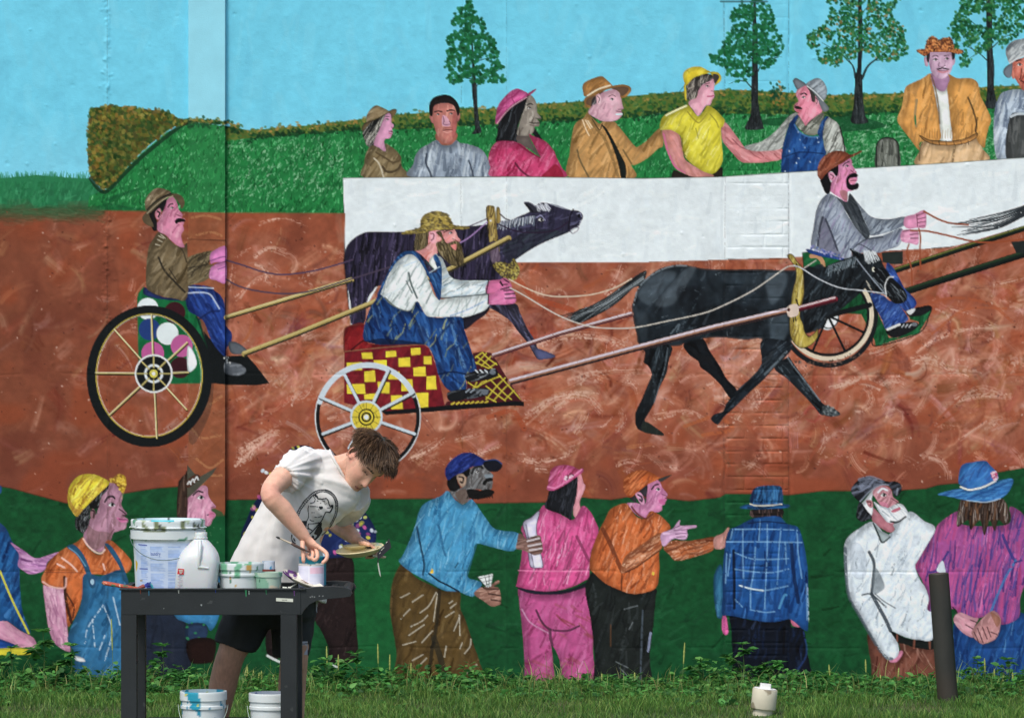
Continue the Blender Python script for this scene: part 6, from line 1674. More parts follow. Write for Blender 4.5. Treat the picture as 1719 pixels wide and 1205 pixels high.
WEEDC = np.array([srgb(58, 112, 52), srgb(48, 98, 48), srgb(70, 126, 58), srgb(42, 84, 42), srgb(86, 134, 66)])
prof_x = [-200, 0, 60, 110, 200, 300, 400, 500, 600, 650, 720, 800, 870, 940, 1000, 1060, 1130, 1180, 1230, 1290, 1340, 1430, 1500, 1570, 1620, 1690, 1800]
prof_h = [.17, .17, .2, .13, .16, .16, .15, .17, .18, .14, .12, .11, .07, .06, .08, .09, .13, .18, .20, .13, .10, .10, .10, .09, .13, .14, .14]
pv, pf, pc, nn = [], [], [], 0
for i in range(1900):
    px = g3.uniform(-250, 1950)
    y = WY - .03 - abs(g3.normal(0, .48)) - .02
    x = (px - 859.5) * WY / FOC
    if at(300, 0, WY).x < x < at(395, 0, WY).x:
        y = min(y, WY - .12)
    hh = np.interp(px, prof_x, prof_h) * g3.uniform(.3, 1.1) * (.55 + .9 * max(0, noise.noise(Vector((x * 1.7, y * 1.7, 3))) + .35)) * max(.22, 1 - .85 * min(1, (WY - y) / .9))
    k = int(g3.integers(7, 15))
    t = g3.uniform(.15, 1, k)
    a = g3.uniform(0, 6.28, k)
    lean = g3.normal(0, .2, 2)
    pos = np.stack([x + lean[0] * hh * t + np.cos(a) * .012, np.minimum(y + lean[1] * hh * t + np.sin(a) * .012, WY - .03), hh * t], 1)
    dr = np.stack([np.cos(a), np.sin(a) - .25, g3.uniform(-.15, .7, k)], 1)
    v, f, c = leaves(pos, dr, g3.uniform(.022, .052, k), WEEDC[g3.integers(0, 5, k)], g3)
    v[:, 1] = np.minimum(v[:, 1], WY - .012)
    pv.append(v); pf.append(f + nn); pc.append(c); nn += len(v)
wc = tinted('weed_cover', np.vstack(pv), np.vstack(pf), np.vstack(pc))
tag(wc, 'low leafy weeds growing along the foot of the wall', 'weeds', kind='stuff')

stemm = mat('weed_stem', srgb(86, 112, 58), rough=.6, var=.15)


def weed(px, py_top, Yw, spread, label, n=26, lsz=.06):
    """one tall leafy weed: stem, branches and leaves"""
    top = at(px, py_top, Yw)
    root = empty('weed_plant', (top.x, Yw, 0))
    tag(root, label, 'weed', 'tall weeds at the foot of the wall')
    h = top.z
    mb = MB()
    pos, dr = [], []
    nb = max(3, int(spread * 22))
    mb.add(tube([(top.x, Yw, 0), (top.x + .01, Yw - .005, h * .5), (top.x, Yw, h)], [.004, .003, .0015], 5))
    for b in range(nb):
        t = .25 + .7 * b / nb
        a = b * 2.4 + g3.uniform(-.3, .3)
        r = spread * (1.1 - .7 * t) * g3.uniform(.6, 1.1)
        e = np.array([top.x + math.cos(a) * r, min(Yw + math.sin(a) * r * .6, WY - .05), h * t + r * .6])
        e[2] = min(e[2], h * 1.02)
        s = np.array([top.x, Yw, h * t])
        mb.add(tube([s, (s + e) / 2 + [0, 0, .01], e], [.0022, .0018, .001], 4))
        for q in range(max(3, n // nb)):
            w = g3.uniform(.35, 1)
            p = s + (e - s) * w
            aa = a + g3.normal(0, 1.1)
            pos.append(p)
            dr.append((math.cos(aa), math.sin(aa) - .3, g3.uniform(-.35, .45)))
    for q in range(6):
        aa = q * 1.05
        pos.append(np.array([top.x, Yw, h * .98]))
        dr.append((math.cos(aa), math.sin(aa) - .2, .35))
    mb.build('stem', stemm, root)
    pos, dr = np.array(pos), np.array(dr)
    v, f, c = leaves(pos, dr, g3.uniform(.6, 1.15, len(pos)) * lsz, WEEDC[g3.integers(0, 5, len(pos))], g3)
    v[:, 1] = np.minimum(v[:, 1], WY - .015)
    lo = tinted('leaves', v, f, c, root)
    lo['kind'] = 'stuff'


weed(1246, 1080, WY - 0.17, .15, 'tall bushy weed in front of the painted blue plaid shirt', 60, .065)
weed(72, 1058, WY - 0.15, .13, 'tall dark weed beside the painted yellow strap at the left', 46, .07)
weed(1305, 1112, WY - 0.20, .12, 'leafy weed right behind the white pipe cap', 40, .055)
weed(1178, 1108, WY - 0.20, .13, 'leafy weed left of the tallest one, under the painted green', 40, .055)
weed(118, 1082, WY - 0.20, .11, 'leafy weed below the painted orange sleeve at the left', 34, .06)
weed(272, 1082, WY - 0.20, .12, 'leafy weed seen between the left legs of the black cart', 36, .06)
weed(596, 1096, WY - 0.22, .13, 'leafy weed under the painted dark brown trousers', 36, .06)
weed(1640, 1104, WY - 0.20, .1, 'upright weed just right of the steel post', 30, .045)
weed(1692, 1106, WY - 0.20, .11, 'leafy weed at the foot of the painted blue skirt, far right', 32, .05)
weed(18, 1086, WY - 0.28, .12, 'leafy weed in the lower left corner', 34, .055)
weed(545, 1106, WY - 0.30, .12, 'leafy weed right of the young man\'s leg', 34, .055)

spikem = mat('seed_head', srgb(150, 160, 84), rough=.7, var=.2, scale=80)
for px, p1, p2 in ((1145, 1078, 1140), (1068, 1128, 1150), (1258, 1128, 1160), (1395, 1115, 1150), (1455, 1106, 1140), (1478, 1132, 1156), (1506, 1120, 1150), (1655, 1104, 1150), (1668, 1122, 1150), (1702, 1128, 1150), (405, 1132, 1156), (415, 1118, 1150), (424, 1124, 1155), (432, 1128, 1155), (440, 1125, 1150), (456, 1132, 1156), (551, 1084, 1130), (568, 1098, 1130), (636, 1080, 1118), (654, 1098, 1130), (1010, 1130, 1150), (191, 1038, 1085), (690, 1112, 1140), (92, 1110, 1140)):
    Yq = WY - .24 + g3.uniform(-.06, .06)
    b_, t_ = at(px, p2 + 18, Yq), at(px, p1, Yq)
    b_.z = 0
    t_.x += g3.normal(0, .008)
    o = empty('grass_stalk', (b_.x, Yq, 0))
    tag(o, 'thin yellow-green seed stalk rising from the weeds by the wall', 'stalk', 'seed stalks among the weeds')
    mid = b_.lerp(t_, .55)
    MB().add(tube([b_, mid], [.0018, .0015], 5)).build('stem', stemm, o)
    k = 9
    MB().add(tube([mid.lerp(t_, i / k) for i in range(k + 1)], [.002 + .0034 * math.sin(math.pi * (i + .6) / (k + 1)) * (1 if i % 2 else .7) for i in range(k + 1)], 6)).build('seed_head', spikem, o)

# ---- steel post and pipe cap ------------------------------------------------------
steel = mat('dark_steel', srgb(58, 58, 54), rough=.55, var=.22, scale=7, bump=.0012, bscale=50, metal=.25, col2=srgb(76, 64, 52), aniso=(1, 1, .4))
pb_, pt_ = at(1592, 1180, 20.8), at(1575.5, 963, 20.8)
post = empty('steel_post', (pb_.x, 20.8, 0))
tag(post, 'short dark steel pipe post leaning slightly left before the wall', 'post')
r = 17 * 20.8 / FOC
pb_.z = -.02
ax = (pt_ - pb_).normalized()
MB().add(tube([pb_, pb_.lerp(pt_, .5), pt_], [r * 1.02, r * 1.01, r], 32, False)).build('pipe', steel, post, smooth=True)
MB().add(tube([pt_ - ax * .012, pt_ - ax * .001, pt_ + ax * .004], [r * .985, r * .985, r * .9], 32)).build('end_plate', steel, post, smooth=True)
pvc = mat('aged_pvc', srgb(206, 200, 178), rough=.5, var=.08, scale=14, spots=[(srgb(150, 140, 118), 9, .63), (srgb(110, 104, 92), 30, .7)])
pvw = mat('white_pvc', srgb(226, 226, 222), rough=.45, var=.05)
YC = 20.05
cb, ct = at(1279, 1206, YC), at(1284.5, 1156, YC)
cb.z = -.01
ax = (ct - cb).normalized()
cap = empty('pipe_cap', (cb.x, YC, 0))
tag(cap, 'cream plastic cleanout pipe cap sticking out of the grass', 'pipe')
R = 21 * YC / FOC
s1 = at(1281, 1189, YC)
MB().add(tube([cb, s1], [R * .78, R * .78], 28)).build('pipe', pvc, cap, smooth=True)
MB().add(tube([s1, s1 + ax * .003, s1.lerp(ct, .5), ct - ax * .004, ct], [R * .98, R, R * 1.0, R, R * .97], 36)).build('collar', pvc, cap, smooth=True)
u_ = Vector((ax.z, 0, -ax.x))
c1 = ct + ax * .001
hw = 9.5 * YC / FOC
plug = MB()
plug.add(loft([ring(c1, u_ * hw, Vector((0, hw, 0)), 24, 7), ring(c1 + ax * .026, u_ * hw * .97, Vector((0, hw * .97, 0)), 24, 7)]))
plug.add(loft([ring(c1, u_ * R * .9, Vector((0, R * .9, 0)), 28), ring(c1 + ax * .004, u_ * R * .88, Vector((0, R * .88, 0)), 28)]))
plug.build('plug', pvw, cap, bevel=.0015)
# ----------------------------------------------------------------------------
# UTILITY CART AND THE THINGS ON IT
# ----------------------------------------------------------------------------
CY0, CY1 = 16.45, 16.90                     # front and back of the cart
blackp = mat('black_plastic', srgb(34, 39, 41), rough=.55, var=.14, scale=10, bump=.0006, bscale=180, spec=.4, spots=[(srgb(58, 62, 62), 26, .69), (srgb(120, 124, 120), 70, .78)])


def cx(px, Y=CY0):
    return at(px, 0, Y).x


def cz(py, Y=CY0):
    return at(0, py, Y).z


cart = empty('utility_cart', (cx(350), (CY0 + CY1) / 2, 0))
tag(cart, 'black plastic two-shelf utility cart covered with paint things', 'cart')
xl, xr, zt, za = cx(203), cx(505), cz(988), cz(1032)
zf = zt - .04                               # tray floor
T = .016
tray = MB()
tray.box((xl, CY0, za), (xr, CY0 + T, zt - .006))
tray.box((xl, CY1 - T, za), (xr, CY1, zt - .006))
tray.box((xl, CY0 + T, za), (xl + T, CY1 - T, zt - .006))
tray.box((xr - T, CY0 + T, za), (xr, CY1 - T, zt - .006))
tray.box((xl + T, CY0 + T, zf - .01), (xr - T, CY1 - T, zf))
to = tray.build('top_tray', blackp, cart, bevel=.003)
lip = MB()
lip.box((xl - .006, CY0 - .006, zt - .006), (xr + .02, CY0 + .02, zt + .002))
lip.box((xl - .006, CY1 - .02, zt - .006), (xr + .02, CY1 + .006, zt + .002))
lip.box((xl - .006, CY0 + .02, zt - .006), (xl + .02, CY1 - .02, zt + .002))
lip.build('rim', blackp, to, bevel=.002)
zsh = cz(1203, CY1)
for fx0, fx1 in ((203, 229), (471, 498)):
    for y0, y1 in ((CY0 + .001, CY0 + .062), (CY1 - .062, CY1 - .001)):
        lg = MB()
        a, b = cx(fx0), cx(fx1)
        s = 1 if fx0 < 300 else -1
        lg.box((a, y0, .10), (b, y1, za + .001))
        for zz in (.42, .53, .64):
            lg.box((b if s > 0 else a - .003, y0 + .006, zz), (b + .003 if s > 0 else a, y1 - .006, zz + .006))
        lg.build('leg', blackp, cart, bevel=.004)
sh = MB()
sh.box((xl + .07, CY0 + .004, .18), (cx(470), CY0 + .02, zsh))
sh.box((xl + .07, CY1 - .02, .18), (cx(470), CY1 - .004, zsh))
sh.box((xl + .066, CY0 + .02, .20), (cx(471), CY1 - .02, .215))
sh.build('lower_shelf', blackp, cart, bevel=.003)
# handle end: two shaped arms and a grip
prof = [(505, 988), (530, 985), (560, 984), (578, 985), (588, 989), (591, 996), (588, 1001), (575, 1003), (550, 1005), (532, 1008), (520, 1014), (511, 1023), (506, 1032), (505, 1032)]
for y0, y1 in ((CY0 + .002, CY0 + .05), (CY1 - .05, CY1 - .002)):
    hd = MB()
    n = len(prof)
    v = [(cx(p), y0, cz(q)) for p, q in prof] + [(cx(p), y1, cz(q)) for p, q in prof]
    f = [tuple(range(n)), tuple(range(n, 2 * n))[::-1]] + [(i, i + n, (i + 1) % n + n, (i + 1) % n) for i in range(n)]
    hd.add((v, f))
    arm_ = hd.build('handle_arm', blackp, cart, bevel=.004)
    if y0 < CY0 + .01:
        hg = arm_
gx, gz = cx(579), cz(994)
MB().add(tube([(gx, CY0 + .02, gz), (gx, CY1 - .02, gz)], [(.021, .02), (.021, .02)], 20)).build('grip', blackp, hg, smooth=True)
hs = MB()
for px in (515, 533, 551):
    hs.box((cx(px), CY0 + .05, zt - .012), (cx(px + 10), CY1 - .05, zt - .003))
hs.build('cross_bar', blackp, hg, bevel=.002)
rub = mat('grey_rubber', srgb(70, 70, 72), rough=.8)
for px in (216, 484):
    for y in (CY0 + .04, CY1 - .04):
        c = MB()
        c.add(tube([(cx(px) - .013, y, .052), (cx(px) + .013, y, .052)], .05, 22))
        w = c.build('caster', rub, cart, smooth=True)
        MB().box((cx(px) - .02, y - .02, .06), (cx(px) - .015, y + .02, .104)).box((cx(px) + .015, y - .02, .06), (cx(px) + .02, y + .02, .104)).box((cx(px) - .02, y - .02, .096), (cx(px) + .02, y + .02, .104)).build('fork', blackp, w)
stk = mat('sticker', srgb(206, 210, 196), rough=.5, var=.05)
ink = mat('dark_ink', srgb(40, 40, 44), rough=.6)
s0 = MB().add(([(cx(463.5), CY0 - .0008, cz(1003)), (cx(463.5), CY0 - .0008, cz(1008.5)), (cx(492), CY0 - .0008, cz(1010)), (cx(492), CY0 - .0008, cz(1004.5))], [(0, 1, 2, 3)])).build('sticker', stk, cart)
tk = MB()
for q in (473.5, 475, 476.5, 478.2, 479.8, 481):
    tk.box((cx(q), CY0 - .0014, cz(1007.3)), (cx(q + .8), CY0 - .001, cz(1005.9)))
tk.build('lettering', ink, s0)
sc = mat('scuff', srgb(120, 124, 124), rough=.6)
tk = MB()
for q, r_ in ((520, 1001), (523, 1000), (527, 1000.5), (535, 999), (541, 999)):
    tk.box((cx(q), CY0 + .0008, cz(r_ + 2)), (cx(q + 2), CY0 + .0016, cz(r_)))
tk.build('paint_scuff', sc, hg)


# ---- small canvases for printed labels and paint drips ----------------------------
def mini(w, h, bgc, fn):
    """paint a w x h canvas with the brush tools and return linear colours"""
    global CAN, IDM, CW, CH, MX, MY
    keep = CAN, IDM, CW, CH, MX, MY
    CAN = np.zeros((h, w, 3), np.float32) + rgb(bgc)
    IDM = np.zeros((h, w), np.int16)
    CW, CH, MX, MY = w, h, 0, 0
    V(0, 0, 1.0)
    fn()
    out = CAN
    CAN, IDM, CW, CH, MX, MY = keep
    return np.where(out > 0.04045, ((np.clip(out, 0, 1) + 0.055) / 1.055) ** 2.4, out / 12.92)


plast = mat('white_plastic_painted', (1, 1, 1), rough=.42, var=.04, spec=.45, attr='paint', sss=.05)
paper = mat('printed_paper', (1, 1, 1), rough=.6, var=.03, attr='paint')


def colour(o, fn):
    me = o.data
    ca = me.color_attributes.new('paint', 'FLOAT_COLOR', 'POINT')
    c = np.ones((len(me.vertices), 4), np.float32)
    for i, v in enumerate(me.vertices):
        c[i, :3] = fn(v.co)
    ca.data.foreach_set('color', c.reshape(-1))


def lathe(c, prof_, n=48, rot=0):
    rs = [ring(Vector(c) + Vector((0, 0, z)), (r, 0, 0), (0, r, 0), n) for r, z in prof_]
    return loft(rs, True)


def subdiv_prof(pr, step=.006):
    out = [pr[0]]
    for a, b in zip(pr[:-1], pr[1:]):
        k = max(1, int(math.hypot(b[0] - a[0], b[1] - a[1]) / step))
        for i in range(1, k + 1):
            out.append((a[0] + (b[0] - a[0]) * i / k, a[1] + (b[1] - a[1]) * i / k))
    return out


def dripcol(base, drips, c0, stain=None):
    """paint smears: noise-shaped blots of the given colours on a base colour"""
    def fn(co):
        col = Vector(base)
        p = co - Vector(c0)
        for dc, sc_, th, zlo, zhi in drips:
            if zlo < p.z < zhi and noise.noise(Vector((p.x * sc_, p.y * sc_, p.z * sc_ * .45)) + Vector((sc_, 0, zlo * 9))) > th:
                col = Vector(dc)
        return col
    return fn


def patch_cyl(name, c, rf, z0, z1, a0, a1, colr, parent, m, n=60, k=60, off=.0012):
    """printed sheet wrapped on a round body"""
    h, w = colr.shape[:2]
    V_, F_, C_ = [], [], []
    for j in range(k + 1):
        z = z1 + (z0 - z1) * j / k
        for i in range(n + 1):
            a = a0 + (a1 - a0) * i / n
            r = rf(z) + off
            V_.append(Vector(c) + Vector((r * math.sin(a), -r * math.cos(a), z)))
            C_.append(colr[min(int(j * h / (k + 1)), h - 1), min(int(i * w / (n + 1)), w - 1)])
    for j in range(k):
        for i in range(n):
            q = j * (n + 1) + i
            F_.append((q, q + n + 1, q + n + 2, q + 1))
    o = mobj(name, V_, F_, m, parent, True)
    ca = o.data.color_attributes.new('paint', 'FLOAT_COLOR', 'POINT')
    ca.data.foreach_set('color', np.concatenate([np.array(C_), np.ones((len(C_), 1))], 1).astype(np.float32).reshape(-1))
    return o


WHITEP = srgb(214, 222, 222)
wire = mat('bail_wire', srgb(120, 136, 130), rough=.4, metal=.7, var=.1)


def bail(c, r, z, drop, parent, a0=-.95, a1=.75):
    pts = []
    for i in range(17):
        t = i / 16
        a = -math.pi / 2 + .1 + t * (math.pi - .2)
        s = math.sin(math.pi * t)
        pts.append(Vector(c) + Vector(((r + .006) * math.sin(a), -(r + .004 + .012 * s) * math.cos(a) - .001, z - drop * s)))
    return MB().add(tube(pts, .0016, 6)).build('bail', wire, parent, smooth=True)


# large pail with printed side
BY = 16.66
bc = Vector((cx(282, BY), BY, zf + .0))
R0 = 60 * BY / FOC
Hb = cz(871, BY) - zf
pail = empty('paint_pail', bc)
tag(pail, 'large white pail with a blue printed label on the cart top', 'pail')
pr = subdiv_prof([(R0 * .9, 0), (R0 * .97, Hb * .74), (R0 * 1.0, Hb * .745), (R0 * 1.04, Hb * .75), (R0 * 1.05, Hb * .86), (R0 * 1.0, Hb * .87), (R0 * 1.0, Hb * .885), (R0 * 1.08, Hb * .89), (R0 * 1.085, Hb * .90), (R0 * 1.03, Hb * .91), (R0 * 1.04, Hb * .985), (R0 * 1.02, Hb), (R0 * .96, Hb), (R0 * .94, Hb * .93), (R0 * .92, Hb * .5)])
o = MB().add(lathe(bc, pr, 96)).build('body', plast, pail, smooth=True)
colour(o, dripcol(WHITEP, [(srgb(176, 190, 160), 14, .18, Hb * .72, Hb * 1.1), (srgb(120, 130, 96), 40, .34, Hb * .86, Hb * 1.1), (srgb(60, 66, 58), 55, .42, Hb * .88, Hb * 1.1), (srgb(90, 150, 120), 34, .44, Hb * .74, Hb * 1.1), (srgb(196, 160, 60), 30, .52, 0, Hb * .8)], bc))


def lab():
    F(None, '6,4 154,4 154,150 6,150', (190, 206, 228), False, 1, .03)
    for x0, x1 in ((26, 52), (56, 96), (100, 140)):
        y = 12
        while y < 148:
            if rng.random() < .86:
                F(None, [(x0, y), (x0 + (x1 - x0) * rng.uniform(.55, 1), y), (x0 + (x1 - x0) * rng.uniform(.55, 1), y + 2.2), (x0, y + 2.2)], (140, 168, 214), False, .8, .1)
            y += 3.2
    F(None, '18,6 48,7 48,10 18,9', (40, 60, 150), False, 1, 0); F(None, '20,74 48,75 48,78 20,77', (40, 60, 150), False, 1, 0)
    F(None, '146,8 190,8 190,30 146,30', (44, 66, 170), False, 1, 0)
    F(None, '56,28 96,28 96,42 56,42', (190, 206, 228), False, 1, 0)
    for y in (12, 20, 26):
        L([(152, y), (184, y)], 1.4, (190, 204, 232), .8)
    F(None, '0,54 12,60 8,76 0,84', (206, 176, 40), True, 1, 0)
    F(None, '20,108 30,107 29,112 21,112', (150, 130, 90), True, .8, 0)


lc = mini(190, 152, (204, 216, 226), lab)
rb = lambda z: np.interp(z, [0, Hb * .74], [R0 * .9, R0 * .97])
lb = patch_cyl('label', bc, rb, .008, Hb * .715, -1.15, 1.2, lc, pail, paper, 170, 110)
# the printed word
fc = bpy.data.curves.new('word', 'FONT')
fc.body = 'laundry'
fc.size = .03
fo = bpy.data.objects.new('word', fc)
COL.objects.link(fo)
bpy.context.view_layer.update()
wm = bpy.data.meshes.new_from_object(fo.evaluated_get(bpy.context.evaluated_depsgraph_get()))
bpy.data.objects.remove(fo, do_unlink=True)
wv = []
for v in wm.vertices:
    z = Hb * .545 + v.co.y * .8
    r_ = float(rb(z)) + .0022
    a = -.44 + v.co.x * .5 / r_
    wv.append((r_ * math.sin(a), -r_ * math.cos(a), z))
for v, q in zip(wm.vertices, wv):
    v.co = Vector(q) + bc
lobj('word', wm, mat('blue_ink', srgb(70, 100, 180), rough=.6), lb)
bail(bc, R0 * 1.02, Hb * .8, .1, pail).rotation_euler = (0, 0, 0)
tealp = mat('teal_paint', srgb(70, 190, 204), rough=.35, var=.1)
MB().add(lathe(bc + Vector((0, 0, Hb * .9)), [(R0 * .92, 0), (R0 * .92, .003)], 40)).build('paint', tealp, pail)
tl = MB()
for i in range(9):
    a0_, a1_ = -.38 + i * .07, -.38 + (i + 1) * .07
    tl.add(([bc + Vector((R0 * rr * math.sin(a), -R0 * rr * math.cos(a), z)) for rr, z, a in ((1.044, Hb * .985, a0_), (1.044, Hb * .985, a1_), (1.025, Hb + .0015, a1_), (1.025, Hb + .0015, a0_), (.955, Hb + .0015, a1_), (.955, Hb + .0015, a0_))], [(0, 1, 2, 3), (3, 2, 4, 5)]))
tl.build('rim_paint', tealp, pail)

# milk jug
JY = 16.56
jc = Vector((cx(328, JY), JY, zf))
jug = empty('plastic_jug', jc)
tag(jug, 'cloudy white plastic gallon jug with a small red sticker', 'jug')
jm = mat('cloudy_plastic', srgb(232, 236, 236), rough=.38, var=.03, scale=8, spec=.4, sss=.4, trans=.28)
Hj = cz(893, JY) - zf
W = 36 * JY / FOC
lean = .02


def jr(z, w, p, dx=0, d=1.0):
    return ring(jc + Vector((dx + lean * z / Hj * 1.2, 0, z)), Vector((w, 0, 0)), Vector((0, w * d, 0)), 48, p)


jp = [(0, W * .82, 3.2), (.006, W * .93, 3.6), (.02, W * .975, 4), (.10 * Hj / .25, W * .985, 4), (Hj * .52, W * .98, 3.8), (Hj * .6, W * .95, 3.4), (Hj * .68, W * .86, 3), (Hj * .76, W * .70, 2.6), (Hj * .84, W * .48, 2.3), (Hj * .885, W * .33, 2), (Hj * .90, W * .30, 2), (Hj * .905, W * .335, 2), (Hj * .92, W * .335, 2), (Hj * .925, W * .29, 2), (Hj * .99, W * .285, 2), (Hj, W * .27, 2), (Hj * .998, W * .22, 2), (Hj * .9, W * .22, 2)]
jb = MB().add(loft([jr(z, w, p) for z, w, p in jp], False))
jb.f.append(tuple(range(48))[::-1])
jo = jb.build('body', jm, jug, smooth=True)
# moulded handle on the camera side, with its recess edges
hz = [(.015, .88), (.034, .80), (.045, .68), (.044, .56), (.036, .48)]
MB().add(tube([jc + Vector((.006 + lean * z + a * .1, -W * (1.0 if z < .6 else 1.12 - (z - .6) * 1.35), z * Hj)) for a, z in hz] + [jc + Vector((.06, -W * .97, .46 * Hj))], [.007, .008, .008, .007, .006, .004], 10)).build('handle', jm, jug, smooth=True)
redp = mat('red_sticker', srgb(196, 50, 56), rough=.4, var=.06)


def jdec(name, m, pts, off, parent):
    """sticker on the jug front; pts in metres from the jug centre line"""
    v = [jc + Vector((x, -W * .985 - off + (max(0, abs(x) - W * .55) ** 2) * 9, z)) for x, z in pts]
    return mobj(name, v, [tuple(range(len(v)))], m, parent)


rs = jdec('sticker', redp, [(-.068, .100), (-.042, .098), (-.040, .121), (-.065, .123)], .0016, jo)
for i, (x, z, w) in enumerate(((-.062, .1145, .017), (-.060, .1085, .015), (-.058, .1035, .009))):
    jdec('lettering', stk, [(x, z), (x + w, z - .0005), (x + w, z + .0028), (x, z + .0032)], .0024, rs)
gi = mat('grey_ink', srgb(150, 146, 160), rough=.6)
for i in range(9):
    jdec('fine_print', gi, [(-.066 + .003 * (i % 2), .09 - i * .006), (-.046 - .004 * (i % 3), .0895 - i * .006), (-.046 - .004 * (i % 3), .0915 - i * .006), (-.066 + .003 * (i % 2), .092 - i * .006)], .0016, jo)


def small_pail(px, top_py, Y, rpx, zbase, label, drips, inner, name='paint_pail', tilt=0):
    c = Vector((cx(px, Y), Y, zbase))
    H_ = cz(top_py, Y) - zbase
    r = rpx * Y / FOC
    root = empty(name, c)
    tag(root, label, 'pail')
    p_ = subdiv_prof([(r * .86, 0), (r * .93, H_ * .62), (r * .985, H_ * .63), (r * .985, H_ * .69), (r * .945, H_ * .70), (r * .95, H_ * .80), (r * 1.0, H_ * .81), (r * 1.0, H_ * .98), (r * .985, H_), (r * .93, H_), (r * .92, H_ * .9), (r * .86, H_ * .35)], .005)
    b = MB().add(lathe(c, p_, 72)).build('body', plast, root, smooth=True)
    colour(b, dripcol(WHITEP, drips(H_), c))
    bail(c, r, H_ * .7, H_ * .62, root)
    MB().add(lathe(c + Vector((0, 0, H_ * .62)), [(r * .87, 0), (r * .87, .003)], 36)).build('paint', inner, root)
    return root, c, r, H_


greenp = mat('green_paint', srgb(40, 110, 70), rough=.35, var=.15)
navyp = mat('navy_paint', srgb(38, 40, 130), rough=.35, var=.15)
small_pail(404, 944, 16.60, 38.5, zf, 'white pail with green and ochre drips beside the jug', lambda H_: [(srgb(120, 180, 146), 26, .22, H_ * .55, 9), (srgb(34, 116, 80), 45, .46, -1, 9), (srgb(196, 158, 84), 42, .42, H_ * .3, H_ * .98)], greenp)
small_pail(341.5, 1159, 16.62, 39.5, .216, 'white pail with teal drips on the lower shelf, left of two', lambda H_: [(srgb(40, 150, 176), 22, .34, H_ * .5, 9), (srgb(40, 140, 170), 60, .5, -1, H_ * .8), (srgb(206, 200, 90), 50, .55, H_ * .7, 9)], tealp)
small_pail(455, 1162, 16.64, 37.5, .216, 'white pail with navy paint inside its rim on the lower shelf', lambda H_: [(srgb(60, 60, 150), 30, .5, H_ * .92, 9), (srgb(150, 190, 190), 20, .45, H_ * .6, 9)], navyp)

# translucent tub with a tub of red paint on it
TY = 16.54
tc_ = Vector((cx(451, TY), TY, zf))
tub = empty('plastic_tub', tc_)
tag(tub, 'cloudy greenish plastic tub smeared with dark green paint', 'tub')
Ht, Rt = cz(960, TY) - zf, 22.5 * TY / FOC
tb = MB().add(lathe(tc_, subdiv_prof([(Rt * .88, 0), (Rt * .96, Ht * .8), (Rt * 1.02, Ht * .82), (Rt * 1.03, Ht), (Rt * .97, Ht), (Rt * .92, Ht * .5)], .004), 60)).build('body', plast, tub, smooth=True)
colour(tb, dripcol(srgb(176, 198, 180), [(srgb(130, 176, 150), 24, .1, -1, 9), (srgb(28, 84, 58), 40, .38, 0, 9), (srgb(206, 196, 170), 30, .4, 0, Ht * .5)], tc_))
MB().add(lathe(tc_ + Vector((0, 0, Ht * .55)), [(Rt * .92, 0), (Rt * .92, .003)], 30)).build('paint', greenp, tub)
redbr = mat('rust_paint', srgb(140, 66, 58), rough=.5, var=.25, scale=40)
SY = 16.72
sc_ = Vector((cx(451, SY), SY, zf))
tub2 = empty('paint_cup', sc_)
tag(tub2, 'clear plastic cup with rust red paint behind the greenish tub', 'cup')
Hs = cz(955, SY) - zf
r_ = 11.5 * SY / FOC
MB().add(lathe(sc_, [(r_ * .85, 0), (r_, Hs), (r_ * .96, Hs), (r_ * .82, .01)], 40)).build('body', redbr, tub2, smooth=True)
c2 = MB().add(lathe(sc_ + Vector((0, 0, Hs + .0005)), subdiv_prof([(r_ * .95, 0), (r_ * .9, .034), (r_ * .86, .034), (r_ * .9, .002)], .004), 40)).build('clear_rim', plast, tub2, smooth=True)
colour(c2, dripcol(srgb(196, 206, 216), [(srgb(60, 150, 190), 60, .25, .012, 9), (srgb(190, 190, 200), 40, .2, -1, 9)], sc_))

# tilted paint-smeared plate leaning on the can
dish = mat('plate_foam', (1, 1, 1), rough=.55, var=.05, attr='paint')


def plate(name, c, r, nrm, depth, label, cat, colfn):
    n_ = Vector(nrm).normalized()
    u = n_.orthogonal().normalized()
    w = n_.cross(u)
    root = empty(name, c)
    tag(root, label, cat)
    prf = subdiv_prof([(.02, -depth), (r * .62, -depth), (r * .72, -depth * .8), (r * .97, -.004), (r, 0), (r * .985, .003), (r * .95, .001), (r * .7, -depth * .65), (r * .6, -depth + .004), (.02, -depth + .004)], .006)
    rs_ = [ring(Vector(c) + n_ * z, u * q, w * q, 64) for q, z in prf]
    b = MB().add(loft(rs_)).build('dish', dish, root, smooth=True)
    colour(b, colfn)
    return root


pc = at(509, 972, 16.60)
pur = srgb(96, 52, 116)


def pcol(co):
    p = co - pc
    k = noise.noise(p * 40)
    if p.x < -.03 and k > -.15:
        return pur if k < .35 else srgb(60, 40, 60)
    if k > .32:
        return srgb(120, 92, 66)
    return srgb(222, 216, 196)


plate('foam_plate', pc, .094, (.40, -.09, .91), .016, 'white plate with purple paint propped against the label can', 'plate', pcol)
# can with paper label and teal can behind
KY = 16.70
kc = Vector((cx(522.5, KY), KY, zf))
can = empty('paint_can', kc)
tag(can, 'small white can with a pink and pale blue label under his right hand', 'can')
Hk, Rk = cz(946, KY) - zf, 21.5 * KY / FOC
cb_ = MB().add(lathe(kc, subdiv_prof([(Rk, 0), (Rk, Hk * .97), (Rk * 1.015, Hk * .975), (Rk * 1.015, Hk), (Rk * .9, Hk), (Rk * .88, Hk * .6)], .006), 56)).build('body', plast, can, smooth=True)
colour(cb_, dripcol(srgb(214, 212, 204), [(srgb(130, 120, 100), 60, .4, Hk * .95, 9)], kc))


